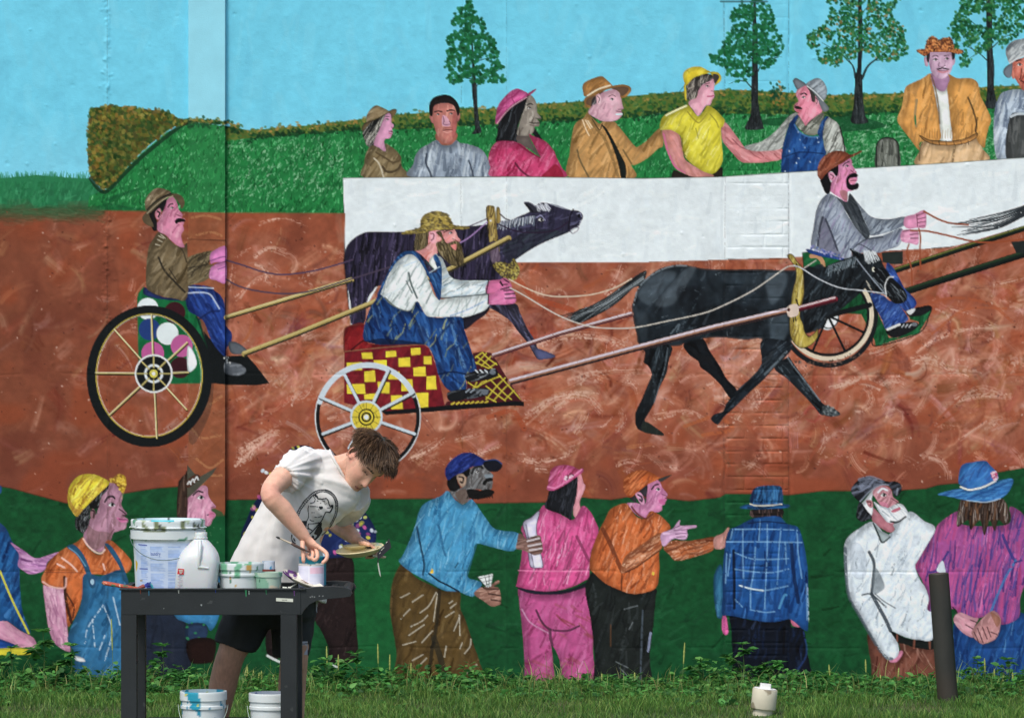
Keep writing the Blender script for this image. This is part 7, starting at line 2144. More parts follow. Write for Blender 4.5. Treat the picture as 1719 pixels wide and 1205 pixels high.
def lab2():
    F(None, '0,0 60,0 60,60 0,60', (214, 216, 230), False, 1, .03)
    F(None, '28,3 58,3 58,16 28,16', (226, 190, 206), False, 1, .06)
    for y in range(8, 56, 4):
        L([(3, y), (24 * rng.uniform(.6, 1), y)], 1, (190, 194, 216), .6); L([(29, y + 10), (29 + 28 * rng.uniform(.6, 1), y + 10)], 1, (186, 194, 222), .6)
    L([(26, 0), (26, 60)], 1.2, (236, 236, 240), .9)


patch_cyl('label', kc, lambda z: Rk, .004, Hk * .95, -1.3, 1.35, mini(60, 60, (220, 220, 230), lab2), can, paper, 60, 50)
QY = 16.80
qc = Vector((cx(525, QY), QY, zf))
can2 = empty('paint_can', qc)
tag(can2, 'teal paint can standing behind the small labelled can', 'can')
Hq, Rq = cz(934, QY) - zf, 22.5 * QY / FOC
MB().add(lathe(qc, [(Rq, 0), (Rq, Hq * .96), (Rq * 1.02, Hq * .97), (Rq * 1.02, Hq), (Rq * .92, Hq), (Rq * .9, Hq * .8), (.01, Hq * .8)], 48)).build('body', mat('teal_tin', srgb(44, 150, 172), rough=.35, var=.12, scale=14, spots=[(srgb(40, 60, 130), 16, .62)]), can2, smooth=True)
# brush lying on the left end, roll of tape, rag bits
br = empty('paint_brush', at(205, 982, 16.52))
tag(br, 'paint-crusted brush with an orange handle over the left cart edge', 'brush')
p0, p1, p2, p3 = at(171, 977.5, 16.50), at(206, 983.5, 16.50), at(232, 987, 16.51), at(242, 983, 16.52)
MB().add(tube([p0, p0.lerp(p1, .08), p0.lerp(p1, .4), p1, p1.lerp(p2, .6), p2], [(.004, .004), (.0095, .007), (.0105, .007), (.009, .006), (.007, .005), (.006, .005)], 14)).build('handle', mat('crusted_orange', srgb(164, 74, 50), rough=.55, var=.25, scale=60, spots=[(srgb(52, 104, 72), 34, .56), (srgb(196, 180, 150), 60, .66)]), br, smooth=True)
MB().add(tube([p2, p3], [(.006, .006), (.01, .007)], 12)).build('ferrule', redbr, br, smooth=True)
bb = MB()
for i in range(26):
    a = i * 2.4
    q = p3 + Vector((.002 * math.cos(a), .004 * math.sin(a), .003 * math.sin(a)))
    e = at(251 + 3 * math.cos(a), 981 + 4.5 * math.sin(a * 1.7), 16.52 + .006 * math.sin(a))
    bb.add(tube([q, q.lerp(e, .6), e], [.0022, .002, .0008], 5))
bb.build('bristles', mat('blue_bristles', srgb(36, 56, 150), rough=.6, var=.2), br)
tp = at(270, 991, 16.53)
roll = empty('round_disc', tp)
tag(roll, 'round blue-rimmed disc with dried paint standing on the cart', 'disc')
u_, w_ = Vector((.052, 0, 0)), Vector((0, .006, .05))
MB().add(loft([ring(tp, u_, w_, 40), ring(tp + Vector((0, .018, 0)), u_, w_, 40)])).build('disc', mat('dried_paint', srgb(150, 170, 170), rough=.5, var=.2, scale=30, spots=[(srgb(60, 170, 180), 22, .52), (srgb(110, 70, 50), 26, .56), (srgb(40, 40, 44), 30, .62)]), roll)
rpts = [tp + u_ * math.cos(i * math.pi / 20) + w_ * math.sin(i * math.pi / 20) + Vector((0, .008, 0)) for i in range(41)]
MB().add(tube(rpts, [(.0045, .009)] * 41, 8)).build('ring', mat('blue_plastic', srgb(30, 96, 150), rough=.4), roll, smooth=True)
jk = empty('tool_bundle', at(489, 984, 16.56))
tag(jk, 'dark cloth with small brushes lying under the tilted plate', 'cloth')
clv, clf = [], []
for j in range(9):
    for i in range(15):
        p = at(474 + i * 2.4, 988, 16.52 + j * .03)
        p.z = zf + .004 + .022 * max(0, noise.noise(Vector((i * .35, j * .4, 3)))) + .02 * math.sin(math.pi * i / 14) * math.sin(math.pi * j / 8)
        clv.append(p)
for j in range(8):
    for i in range(14):
        clf.append((j * 15 + i, j * 15 + i + 1, j * 15 + i + 16, j * 15 + i + 15))
mobj('cloth', clv, clf, mat('black_cloth', srgb(34, 36, 46), rough=.9, var=.2), jk, True)
MB().add(tube([at(482, 988, 16.53), at(498, 980, 16.56)], [.003, .0026], 8)).build('stick', stk, jk)
for q, w in ((478, 9), (486, 6)):
    MB().add(tube([at(q - w * .4, 986, 16.52), at(q + w * .4, 987, 16.52)], [.005, .005], 10)).build('blob', stk, jk, smooth=True)

# dried drips on the cart front
for i_, (q_, r_, c_, h_) in enumerate(((362, 990, (40, 70, 170), 5), (250, 991, (60, 120, 150), 9), (413, 990, (60, 140, 96), 12), (418, 991, (196, 206, 200), 7), (300, 990, (206, 210, 206), 6), (447, 990, (50, 110, 80), 8), (236, 990, (150, 70, 50), 7), (494, 991, (110, 70, 130), 10), (338, 1014, (150, 156, 156), 3), (275, 1020, (120, 126, 126), 2))):
    a_, b_ = cx(q_), cz(r_)
    w_ = .0022 + .001 * (i_ % 3)
    v_ = [(a_ - w_, CY0 - .0068 if r_ < 1000 else CY0 - .0007, b_), (a_ + w_ * .9, CY0 - .0068 if r_ < 1000 else CY0 - .0007, b_ + .0005), (a_ + w_ * .6, CY0 - .0007, b_ - h_ * .0018), (a_, CY0 - .0007, b_ - h_ * .00245), (a_ - w_ * .5, CY0 - .0007, b_ - h_ * .0017)]
    mobj('paint_drip', v_, [(0, 4, 3, 2, 1)], mat('drip_paint', srgb(*c_), rough=.4), cart)
# ----------------------------------------------------------------------------
# THE YOUNG MAN MIXING PAINT
# ----------------------------------------------------------------------------
man = empty('person', (at(450, 0, 17.05).x, 17.05, 0))
tag(man, 'young man in a white printed t-shirt and dark shorts bending over the paint cart', 'person')


def remesh(V_, F_, vox, smooth=4, name='m'):
    me = bpy.data.meshes.new(name)
    me.from_pydata([tuple(v) for v in V_], [], F_)
    me.validate()
    o = bpy.data.objects.new(name, me)
    COL.objects.link(o)
    r = o.modifiers.new('r', 'REMESH')
    r.mode = 'VOXEL'
    r.voxel_size = vox
    if smooth:
        s = o.modifiers.new('s', 'SMOOTH')
        s.iterations = smooth
        s.factor = .5
    bpy.context.view_layer.update()
    out = bpy.data.meshes.new_from_object(o.evaluated_get(bpy.context.evaluated_depsgraph_get()))
    bpy.data.objects.remove(o, do_unlink=True)
    out.polygons.foreach_set('use_smooth', [True] * len(out.polygons))
    return out


def cross_ring(pl, pr, Y, d, n=32, p=2.2, dy=0.0):
    """body section seen from pl to pr, d deep; dy tilts its right end away from the viewer"""
    a, b = at(*pl, Y), at(*pr, Y)
    b = at(*pr, Y + dy)
    return ring((a + b) / 2, (b - a) / 2, Vector((0, d, 0)), n, p)


# ---- head, in its own axes: f forward, l left, u up ---------------------------------
HC = at(614, 774, 17.0)
hf = Vector((.27, -.57, -.77)).normalized()
hu = Vector((.74, -.36, .55))
hu = (hu - hf * hu.dot(hf)).normalized()
hl = hu.cross(hf)
HM = Matrix((hf, hl, hu)).transposed()


def H2W(f, l, u):
    return HC + HM @ Vector((f, l, u))


ZK = [-.122, -.112, -.095, -.07, -.035, 0, .035, .07, .095, .112, .121]
WK = [.012, .03, .045, .057, .067, .073, .077, .073, .058, .036, .012]
FK = [.078, .090, .096, .092, .090, .087, .093, .088, .068, .042, .012]
BK_ = [.045, .03, .005, -.035, -.078, -.097, -.104, -.098, -.078, -.052, -.02]


def gs(x, m, s):
    return math.exp(-((x - m) / s) ** 2)


def headpt(z, a, off=0.0):
    w, f, b = np.interp(z, ZK, WK) + off, np.interp(z, ZK, FK) + off, np.interp(z, ZK, BK_) - off
    c, s = math.cos(a), math.sin(a)
    c2 = math.copysign(abs(c) ** .92, c)
    x = (f + b) / 2 + (f - b) / 2 * c2
    y = w * math.copysign(abs(s) ** .92, s)
    if c > .2:
        k = min(1, (c - .2) * 2.5)
        nose = gs(y, 0, .0105 + max(0, -z) * .10) * np.interp(z, [-.062, -.05, -.042, -.02, .005, .02], [0, .012, .029, .021, .009, 0])
        x += k * nose
        x -= k * .011 * (gs(y, .033, .017) + gs(y, -.033, .017)) * gs(z, .004, .013)
        x += k * .005 * (gs(y, .03, .02) + gs(y, -.03, .02)) * gs(z, .027, .009)
        x += k * .007 * gs(y, 0, .019) * (gs(z, -.068, .006) + gs(z, -.081, .006)) - k * .004 * gs(y, 0, .018) * gs(z, -.0745, .003)
        x += k * .007 * gs(y, 0, .02) * gs(z, -.106, .012) - k * .004 * gs(y, 0, .02) * gs(z, -.092, .006)
        x += k * .004 * (gs(y, .04, .018) + gs(y, -.04, .018)) * gs(z, -.028, .018)
        x += k * .003 * (gs(y, .031, .011) + gs(y, -.031, .011)) * gs(z, .001, .007)
    return x, y, z


NZ, NA = 64, 84
hz_ = [-.122 + .243 * i / (NZ - 1) for i in range(NZ)]
hr = [[H2W(*headpt(z, 2 * math.pi * j / NA)) for j in range(NA)] for z in hz_]
hV, hF = loft(hr)
body = MB()
body.add((hV, hF))
for sgn in (-1, 1):                                   # ears
    pts = []
    for i in range(15):
        t = -2.5 + 5.0 * i / 14
        pts.append(H2W(-.012 - .017 * math.cos(t) - .002, sgn * (.080 + .008 * math.cos(t)), .002 + .03 * math.sin(t)))
    body.add(tube(pts, [.0035] + [.0048] * 13 + [.004], 8))
    body.add(loft([ring(H2W(-.010, sgn * q, .0), HM @ Vector((.017 * k, 0, 0)), HM @ Vector((0, 0, .029 * k)), 16) for q, k in ((.068, 1), (.076, .95), (.078, .6))]))

# ---- joints -----------------------------------------------------------------------------
RS, LS = at(503, 782, 16.93), at(594, 838, 17.16)
RE, RW = at(453, 829, 16.72), at(512, 902, 16.755)
LE, LW = at(563, 874, 17.36), at(599, 906, 17.22)
NB = at(556, 790, 17.08)
body.add(tube([NB + Vector((-.05, .0, -.03)), NB, at(572, 786, 17.06), H2W(-.03, 0, -.075), H2W(-.02, 0, -.02)], [.075, .066, .058, .057, .06], 20))
tor = [((405, 1000), (525, 1010), 17.08, .115), ((415, 950), (530, 975), 17.08, .12), ((432, 900), (532, 930), 17.07, .118), ((448, 850), (545, 895), 17.06, .115), ((462, 810), (575, 865), 17.04, .11), ((482, 778), (598, 845), 17.04, .10), ((520, 772), (590, 818), 17.05, .08), ((540, 775), (575, 805), 17.06, .05)]
body.add(loft([cross_ring(a, b, Y, d, 28) for a, b, Y, d in tor]))


def limb(pts, rad, n=18, k=5):
    """smooth tapering limb through the given joints"""
    p = np.array([tuple(q) for q in pts])
    c = crom(p, False, k)
    t = np.linspace(0, len(rad) - 1, len(c))
    return tube([Vector(q) for q in c], list(np.interp(t, range(len(rad)), rad)), n)


body.add(limb([RS, RS.lerp(RE, .5) + Vector((-.012, 0, .01)), RE, RE.lerp(RW, .35), RE.lerp(RW, .7), RW], [.052, .049, .040, .043, .034, .026]))
body.add(limb([LS, LS.lerp(LE, .5), LE, LE.lerp(LW, .4), LE.lerp(LW, .75), LW], [.05, .047, .042, .042, .034, .026]))
RH, RK, RA = at(437, 1000, 17.06), at(388, 1098, 17.0), at(350, 1278, 17.10)
LH, LK, LA = at(497, 1000, 17.12), at(494, 1100, 17.06), at(491, 1290, 17.14)
for h_, k_, a_ in ((RH, RK, RA), (LH, LK, LA)):
    body.add(limb([h_, h_.lerp(k_, .5), k_, k_.lerp(a_, .3) + Vector((-.008, .012, 0)), k_.lerp(a_, .7), a_, Vector((a_.x, a_.y, .05))], [.095, .08, .060, .060, .044, .036, .036], 22))
    body.add(tube([Vector((a_.x - .06, a_.y + .01, .045)), Vector((a_.x, a_.y, .05)), Vector((a_.x + .09, a_.y - .05, .04)), Vector((a_.x + .17, a_.y - .09, .025))], [.03, .04, .036, .02], 14))
# palms
kn_i, kn_p = at(538, 920, 16.735), at(517, 917, 16.795)
kc_ = (kn_i + kn_p) / 2
pd = (kc_ - RW).normalized()
wa = (kn_i - kn_p) / 2
nr_ = pd.cross(wa).normalized()
body.add(loft([ring(RW - pd * .02, wa.normalized() * .026, nr_ * .021, 16), ring(RW + pd * .01, wa.normalized() * .028, nr_ * .02, 16), ring(RW.lerp(kc_, .6), wa.normalized() * .037, nr_ * .018, 16), ring(kc_ - pd * .004, wa.normalized() * .040, nr_ * .015, 16), ring(kc_ + pd * .008, wa.normalized() * .036, nr_ * .010, 16)]))
lk_a, lk_b = at(619, 912, 17.12), at(615, 913, 17.22)
lkc = (lk_a + lk_b) / 2
pd2 = (lkc - LW).normalized()
wa2 = (lk_a - lk_b).normalized()
nr2 = pd2.cross(wa2).normalized()
body.add(loft([ring(LW - pd2 * .02, wa2 * .026, nr2 * .02, 16), ring(LW.lerp(lkc, .5), wa2 * .036, nr2 * .016, 16), ring(lkc, wa2 * .04, nr2 * .013, 16)]))
bme = remesh(body.v, body.f, .0048, 2, 'person_body')
# fingers rooted in the palms, kept apart
fing = MB()


def finger(pts, r=.0088):
    p = crom(np.array([tuple(q) for q in pts]), False, 4)
    n = len(p)
    rad = [r * (1 - .22 * i / (n - 1)) for i in range(n)]
    rad[-1] *= .55
    fing.add(tube([Vector(q) for q in p], rad, 10))


finger([RW.lerp(kn_i, .75), kn_i, at(548.5, 929, 16.715), at(547.5, 939, 16.705), at(540, 945.5, 16.70)], .0098)
finger([RW.lerp(kc_, .8), at(530, 920.5, 16.75), at(533, 934, 16.722), at(528, 939.5, 16.722), at(522, 935, 16.74)], .0095)
finger([RW.lerp(kc_, .8), at(523.5, 919, 16.775), at(525.5, 932, 16.74), at(520, 937, 16.742), at(515, 932, 16.76)], .009)
finger([RW.lerp(kn_p, .8), kn_p, at(518.5, 928, 16.77), at(514, 931, 16.775), at(511, 927, 16.785)], .008)
finger([at(508, 908, 16.745), at(508, 919, 16.722), at(509, 931, 16.712), at(509.5, 944.5, 16.706)], .0108)
for i in range(4):                                    # left fingers pass under the dish
    t = i / 3
    m0 = lk_a.lerp(lk_b, t)
    finger([LW.lerp(m0, .8), m0, m0 + Vector((.034, -.012, -.030)), m0 + Vector((.026, -.03, -.052)), m0 + Vector((.008 - .012 * t, -.034, -.058))], .0085 - .0008 * abs(i - 1))
finger([LW.lerp(lk_a, .35) + Vector((0, -.022, 0)), at(606, 911, 17.10), at(613, 912, 17.06), at(621, 915, 17.04)], .0105)
k = len(bme.vertices)
allv = [v.co.copy() for v in bme.vertices] + fing.v
allf = [tuple(p.vertices) for p in bme.polygons] + [tuple(i + k for i in f) for f in fing.f]
skin = mat('skin', (1, 1, 1), rough=.52, var=.11, scale=30, bump=.0011, bscale=170, spec=.4, sss=.12, attr='paint')
bo = mobj('body', allv, allf, skin, man, True)
HMi = HM.inverted()
SK, SKR, LEG = Vector(srgb(226, 176, 150)), Vector(srgb(212, 146, 128)), Vector(srgb(188, 144, 122))


def skincol(co):
    c = SK.copy()
    if co.z < .75:
        c = LEG * (1 + .18 * noise.noise(Vector((co.x * 150, co.y * 150, co.z * 40))))
        return c
    q = HMi @ (co - HC)
    if q.length < .17:
        f, l, u = q
        al = abs(l)
        if f > .03 and u < -.03:                       # stubble
            d = .30 * min(1, max(0, (-.03 - u) / .03)) * (1 - gs(l, 0, .014) * gs(u, -.05, .012))
            c = c.lerp(Vector(srgb(120, 88, 72)), d * (.75 + .5 * noise.noise(co * 300)))
        elif -.03 < f <= .035 and u < -.01 and al > .045:
            c = c.lerp(Vector(srgb(120, 88, 72)), .28)
        c = c.lerp(SKR, .5 * gs(al, .045, .02) * gs(u, -.028, .022) if f > .03 else 0)
        if f > .07:
            c = c.lerp(SKR, .6 * gs(l, 0, .014) * gs(u, -.038, .014))
            if al < .020 - 60 * (u + .0745) ** 2 and -.084 < u < -.066:
                c = c.lerp(Vector(srgb(190, 112, 104)), .6)
            if abs(u + .0745) < .0018 and al < .022:
                c = Vector(srgb(96, 48, 46))
            if gs(al, .009, .0035) * gs(u, -.048, .0035) > .35:
                c = c.lerp(Vector(srgb(90, 50, 44)), .8)
        if f > .045:
            if .016 < al < .052 and abs(u - (.030 - 6 * (al - .034) ** 2 - .05 * max(0, al - .036))) < .0045:
                c = Vector(srgb(70, 50, 38))           # brow
            if .019 < al < .047 and abs(u - (.0 - 9 * (al - .033) ** 2)) < .0026:
                c = Vector(srgb(44, 32, 28))           # lashes of the lowered lid
            c = c.lerp(Vector(srgb(150, 104, 92)), .45 * gs(al, .033, .014) * gs(u, .008, .008))
        if al > .064 and -.045 < f < .015 and abs(u) < .04:
            c = c.lerp(SKR, .6)
    else:
        c = c.lerp(SKR, .5 * max(0, noise.noise(co * 14))) * (1 + .05 * noise.noise(co * 60))
        if (co - RE).length < .05 or (co - kc_).length < .03:
            c = c.lerp(SKR, .35)
    return c


colour(bo, skincol)
body_bvh = BVHTree.FromPolygons([v for v in allv], allf)

# ---- hair --------------------------------------------------------------------------------
hrng = random.Random(3)
hm = leafmat('brown_hair', .38)
hm.node_tree.nodes['Mix Shader'].inputs[0].default_value = .06


def hairline(f, l):
    return np.interp(f, [-.12, -.07, -.045, -.025, -.008, .006, .02, .04, .06, .075, .1], [-.07, -.06, -.035, -.004, .034, .012, .034, .058, .070, .078, .08])


hv, hf_, hc = [], [], []


def strand(p, d0, n0, ln, w, col, grav):
    pts = []
    p = p.copy()
    d = d0.copy()
    K = 5
    for i in range(K):
        pts.append(p.copy())
        d = (d + Vector((0, 0, -1)) * grav * (i + .5) / K + n0 * (.42 - .30 * i)).normalized()
        p = p + d * ln / (K - 1)
    v, f = tube(pts, [w, w * 1.1, w, w * .7, w * .15], 3, False)
    k0 = len(hv)
    hv.extend(v)
    for q in f:
        hf_.append(tuple(i + k0 for i in q))
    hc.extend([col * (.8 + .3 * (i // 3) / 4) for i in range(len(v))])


cap = MB()
crown = Vector((-.035, .0, .118))
cr = [[H2W(*headpt(z, 2 * math.pi * j / NA, .0075)) for j in range(NA)] for z in hz_]
cV, cF = loft(cr, False)
keepf = []
for q in cF:
    c = sum((cV[i] for i in q), Vector()) / 4
    f, l, u = HMi @ (c - HC)
    if u > hairline(f, l) + .004:
        keepf.append(q)
topf = tuple(range((NZ - 1) * NA, NZ * NA))
keepf.append(topf)
HB = [Vector(srgb(*c)) for c in ((86, 64, 46), (70, 52, 38), (104, 80, 58), (58, 42, 32), (122, 96, 70))]
n_s = 0
while n_s < 5200:
    z = hrng.uniform(-.08, .121)
    a = hrng.uniform(0, 2 * math.pi)
    f, l, u = headpt(z, a, .004)
    if u < hairline(f, l):
        continue
    P0 = Vector((f, l, u))
    nrm = Vector((f - 0.0, l, u - .01)).normalized()
    away = (P0 - crown)
    dirl = away.normalized() * .8 + Vector((.55 if u > .03 else -.1, 0, 0)) + Vector((0, hrng.gauss(0, .14), hrng.gauss(0, .12)))
    dirl = (dirl - nrm * dirl.dot(nrm) * .9).normalized()
    top = max(0, min(1, (u - .02) / .06))
    ln = (.016 + .052 * top) * hrng.uniform(.7, 1.25)
    if f > .04:
        dirl = (dirl + Vector((.55, 0, .30))).normalized()
        ln *= .85
    nw = HM @ nrm
    strand(H2W(*P0), HM @ dirl, nw * (.18 + .34 * top), ln, hrng.uniform(.0007, .0014), HB[hrng.randrange(5)] * hrng.uniform(.8, 1.2), .05 if top < .5 else .10)
    n_s += 1
k0 = len(hv)
hv.extend(cV)
hf4 = [tuple(i + k0 for i in q) for q in keepf]
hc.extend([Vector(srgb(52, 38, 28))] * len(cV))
me = bpy.data.meshes.new('hair')
me.from_pydata([tuple(v) for v in hv], [], hf_ + hf4)
ca = me.color_attributes.new('tint', 'FLOAT_COLOR', 'POINT')
ca.data.foreach_set('color', np.array([(*c, 1) for c in hc], np.float32).reshape(-1))
me.polygons.foreach_set('use_smooth', [True] * len(me.polygons))
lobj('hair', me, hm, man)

# ---- shirt --------------------------------------------------------------------------------
sh_ = MB()
sr = [((384, 946), (548, 1012), 17.09, .165), ((388, 936), (546, 990), 17.09, .165), ((402, 908), (542, 950), 17.08, .160), ((420, 875), (541, 912), 17.07, .155), ((440, 838), (552, 886), 17.06, .15), ((455, 806), (579, 868), 17.05, .145), ((466, 780), (603, 846), 17.05, .135), ((484, 757), (609, 829), 17.05, .12), ((512, 750), (604, 822), 17.06, .10), ((537, 753), (595, 818), 17.065, .082), ((553, 757), (586, 814), 17.065, .068)]
sh_.add(loft([cross_ring(a, b, Y, d, 40, 2.2) for a, b, Y, d in sr]))
dR = (RE - RS).normalized()
sh_.add(tube([RS - dR * .04 + Vector((.03, .03, -.02)), RS - dR * .005, RS + dR * .07, RS + dR * .13], [.062, .070, .068, .066], 24))
dL = (LE - LS).normalized()
sh_.add(tube([LS - dL * .05 + Vector((-.02, -.01, 0)), LS, LS + dL * .08, LS + dL * .15], [.076, .076, .072, .07], 24))
sme = remesh(sh_.v, sh_.f, .006, 6, 'shirt')
arm0 = at(462, 800, 17)
nrmls = [v.normal.copy() for v in sme.vertices]
for v, n_ in zip(sme.vertices, nrmls):
    co = v.co
    px_ = co.x * FOC / co.y + 859.5
    py_ = HOR - (co.z - CAMH) * FOC / co.y
    dx, dy = px_ - 470, py_ - 790
    rr = math.hypot(dx, dy) + 1
    ang = math.atan2(dy, dx)
    f1 = (noise.noise(Vector((ang * 5.5, rr * .010, 1.7))) * .009 + noise.noise(Vector((ang * 13, rr * .013, 5.7))) * .004) * min(1, rr / 40)
    f2 = noise.noise(Vector((px_ * .045 + py_ * .02, py_ * .008, 4.2))) * .011 * min(1, max(0, (py_ - 830) / 60))
    f3 = noise.noise(Vector((co.x * 26, co.y * 26, co.z * 26))) * .0022
    if dy < 30 and rr < 75:
        f1 += noise.noise(Vector((ang * 9, rr * .02, 8))) * .006
    v.co = co + n_ * (f1 + f2 + f3)
shirtm = mat('white_cotton', srgb(217, 215, 210), rough=.85, var=.03, scale=30, bump=.0005, bscale=700, spec=.2, sss=.04)
so = lobj('shirt', sme, shirtm, man)
sme.update()
shirt_bvh = BVHTree.FromPolygons([v.co.copy() for v in sme.vertices], [tuple(p.vertices) for p in sme.polygons])
# collar band
pts = [(p_ - (sum(cross_ring((553, 757), (586, 814), 17.065, .068, 40, 2.2), Vector()) / 40)) * 1.0 + (sum(cross_ring((553, 757), (586, 814), 17.065, .068, 40, 2.2), Vector()) / 40) for p_ in cross_ring((554, 757), (586, 813), 17.065, .068, 40, 2.2)]
MB().add(tube(pts + pts[:1], [(.006, .009)] * 41, 8)).build('collar', shirtm, so, smooth=True)


def project(name, polys, bvh, m, parent, res=.8, off=.0016):
    """print on cloth: shapes drawn on the fabric and laid onto its surface"""
    allp = np.vstack([np.array(p) for p in polys])
    x0, y0 = allp.min(0) - 1
    x1, y1 = allp.max(0) + 1
    w, h = int((x1 - x0) / res) + 2, int((y1 - y0) / res) + 2
    acc = np.zeros((h, w))
    global CAN, IDM, CW, CH
    keep = CW, CH
    CW, CH = w, h
    for p in polys:
        mk = cover((np.array(p) - [x0, y0]) / res)
        if mk is not None:
            yy0, xx0, c = mk
            s = acc[yy0:yy0 + c.shape[0], xx0:xx0 + c.shape[1]]
            np.maximum(s, c, out=s)
    CW, CH = keep
    org = Vector((0, 0, CAMH))
    vid, V_, F_ = {}, [], []

    def vert(i, j):
        if (i, j) in vid:
            return vid[(i, j)]
        tgt = at(x0 + i * res, y0 + j * res, 17.0)
        d = (tgt - org).normalized()
        hit, n_, _, _ = bvh.ray_cast(org, d)
        if hit is None:
            vid[(i, j)] = None
            return None
        if n_.dot(d) > 0:
            n_ = -n_
        V_.append(hit + n_ * off)
        vid[(i, j)] = len(V_) - 1
        return vid[(i, j)]
    for j in range(h - 1):
        for i in range(w - 1):
            if acc[j, i] > .45:
                q = [vert(i, j), vert(i, j + 1), vert(i + 1, j + 1), vert(i + 1, j)]
                if None not in q:
                    F_.append(tuple(q))
    return mobj(name, V_, F_, m, parent, True)


def band_poly(pts, w):
    p = crom(np.array(pts, float), False, 6) if len(pts) > 2 else np.array(pts, float)
    d = np.gradient(p, axis=0)
    n_ = np.stack([-d[:, 1], d[:, 0]], 1)
    n_ /= np.linalg.norm(n_, axis=1, keepdims=True) + 1e-9
    return np.vstack([p + n_ * w / 2, (p - n_ * w / 2)[::-1]])


E = lambda t: [(480 + float(a.split(',')[0]) / 10.04, 800 + float(a.split(',')[1]) / 10.04) for a in t.split()]
art = []
for t, w in (('160,690 200,580 300,420 430,290 520,235 640,215 740,245 820,320 865,420 868,540 840,660 780,780 700,900 600,980', .9), ('205,680 250,560 340,440 450,325 560,262 660,255 750,300 810,370 838,470 838,560 800,690 740,800', .7),
             ('465,330 475,300 510,310 535,340 530,365 570,370 610,375', 1.1), ('465,330 490,380 470,430 405,445', .8), ('610,375 680,365 715,410 725,460 745,495', 1.1), ('690,525 740,520 765,490', .8), ('400,495 510,500 540,510', .7), ('380,480 375,560 380,640 375,690 350,740', .8),
             ('735,600 690,590 665,600 640,650 610,720 570,770', 1.1), ('400,715 430,740 475,742', .9), ('480,675 540,680 605,660', .7), ('380,790 450,790 560,765', 1.0), ('350,740 340,820 330,920 380,985', 1.0), ('380,790 370,850 400,880 440,900', 1.2), ('570,770 520,830 440,920 350,1010', 1.2), ('440,590 445,610', .8), ('470,590 472,612', .8), ('640,400 660,425', .8), ('610,395 640,415', .7), ('520,400 545,412', .9), ('570,450 590,440', .7), ('655,440 660,470', .7), ('685,440 690,465', .6), ('540,545 560,560', .7), ('330,880 380,950', 1.0), ('350,870 430,890', .8)):
    art.append(band_poly(E(t), w * 1.45))
for t in ('745,480 790,470 795,510 770,570 740,605 725,600 755,550 768,510', '555,500 600,495 625,515 605,540 575,545 560,525', '480,310 510,320 520,350 500,345', '210,765 340,740 345,770 325,830 300,940 270,900', '470,945 590,760 600,850 610,910 560,1000 500,1060 440,1080 380,1050 380,1010 420,1040 490,1030 520,980', '440,985 470,1000 460,1050 430,1030', '85,980 110,985 100,1040 130,1090 170,1120 140,1125 100,1090', '120,1030 150,1050 160,1090 140,1080'):
    art.append(crom(np.array(E(t)), True, 4))
oc = np.array(E('205,640 262,500 385,370 490,280 600,236 700,248 785,310 835,400 852,510'))
ocr = crom(oc, False, 10)
for i in range(0, len(ocr) - 1, 2):                    # twisted rope border
    d = ocr[i + 1] - ocr[i]
    d = d / (np.hypot(*d) + 1e-9)
    n_ = np.array([-d[1], d[0]])
    art.append(band_poly([ocr[i] - n_ * 1.8, ocr[i] + n_ * 1.8 + d * .6], 1.0))
project('shirt_print', art, shirt_bvh, mat('print_ink', srgb(34, 38, 44), rough=.7), so, .62)

# ---- shorts ---------------------------------------------------------------------------------
st = MB()
st.add(loft([cross_ring((400, 965), (535, 985), 17.09, .15, 30), cross_ring((388, 1000), (536, 1008), 17.09, .155, 30), cross_ring((382, 1030), (530, 1035), 17.09, .15, 30), cross_ring((390, 1055), (520, 1050), 17.09, .11, 30)]))
st.add(loft([cross_ring((380, 1010), (470, 1010), 17.06, .12, 26), cross_ring((369, 1045), (450, 1055), 17.04, .11, 26), cross_ring((362, 1068), (436, 1085), 17.03, .10, 26), cross_ring((360, 1075), (429, 1095), 17.025, .096, 26)]))
st.add(loft([cross_ring((455, 1010), (535, 1008), 17.12, .12, 26), cross_ring((456, 1050), (527, 1048), 17.10, .108, 26), cross_ring((458, 1085), (521, 1082), 17.09, .098, 26), cross_ring((459, 1101), (519, 1099), 17.085, .096, 26)]))
tme = remesh(st.v, st.f, .0065, 5, 'shorts')
nr3 = [v.normal.copy() for v in tme.vertices]
for v, n_ in zip(tme.vertices, nr3):
    c = v.co
    v.co = c + n_ * (noise.noise(Vector((c.x * 14, c.y * 14, c.z * 6))) * .010 + noise.noise(c * 30) * .003)
shortm = mat('dark_shorts', srgb(50, 52, 54), rough=.75, var=.12, scale=14, bump=.0004, bscale=500, spec=.25)
to_ = lobj('shorts', tme, shortm, man)
tme.update()
tb_ = BVHTree.FromPolygons([v.co.copy() for v in tme.vertices], [tuple(p.vertices) for p in tme.polygons])
gst = mat('pale_panel', srgb(176, 176, 190), rough=.8, var=.05)
project('side_panel', [[(505, 1076), (516, 1076), (516, 1098), (505, 1099)]], tb_, gst, to_, .9, .002)
project('side_stripe', [[(529, 1004), (533.5, 1004), (534, 1030), (531, 1038), (530, 1020)]], tb_, gst, to_, .9, .002)
project('hem_line', [[(505, 1080.5), (505, 1079.5), (517, 1079), (517, 1080)]], tb_, shortm, to_, .5, .003)
for h_ in (RA, LA):
    f_ = Vector((h_.x, h_.y, 0))
    s0_ = MB()
    s0_.add(loft([ring(f_ + Vector((.05, -.025, z)), Vector((.14 * k, -.07 * k, 0)), Vector((.022 * k, .044 * k, 0)), 20, 2.6) for z, k in ((.0, 1.0), (.02, 1.03), (.045, .95), (.07, .72), (.09, .5))]))
    s0_.build('shoe', mat('dark_shoe', srgb(60, 62, 66), rough=.7), man, smooth=True)

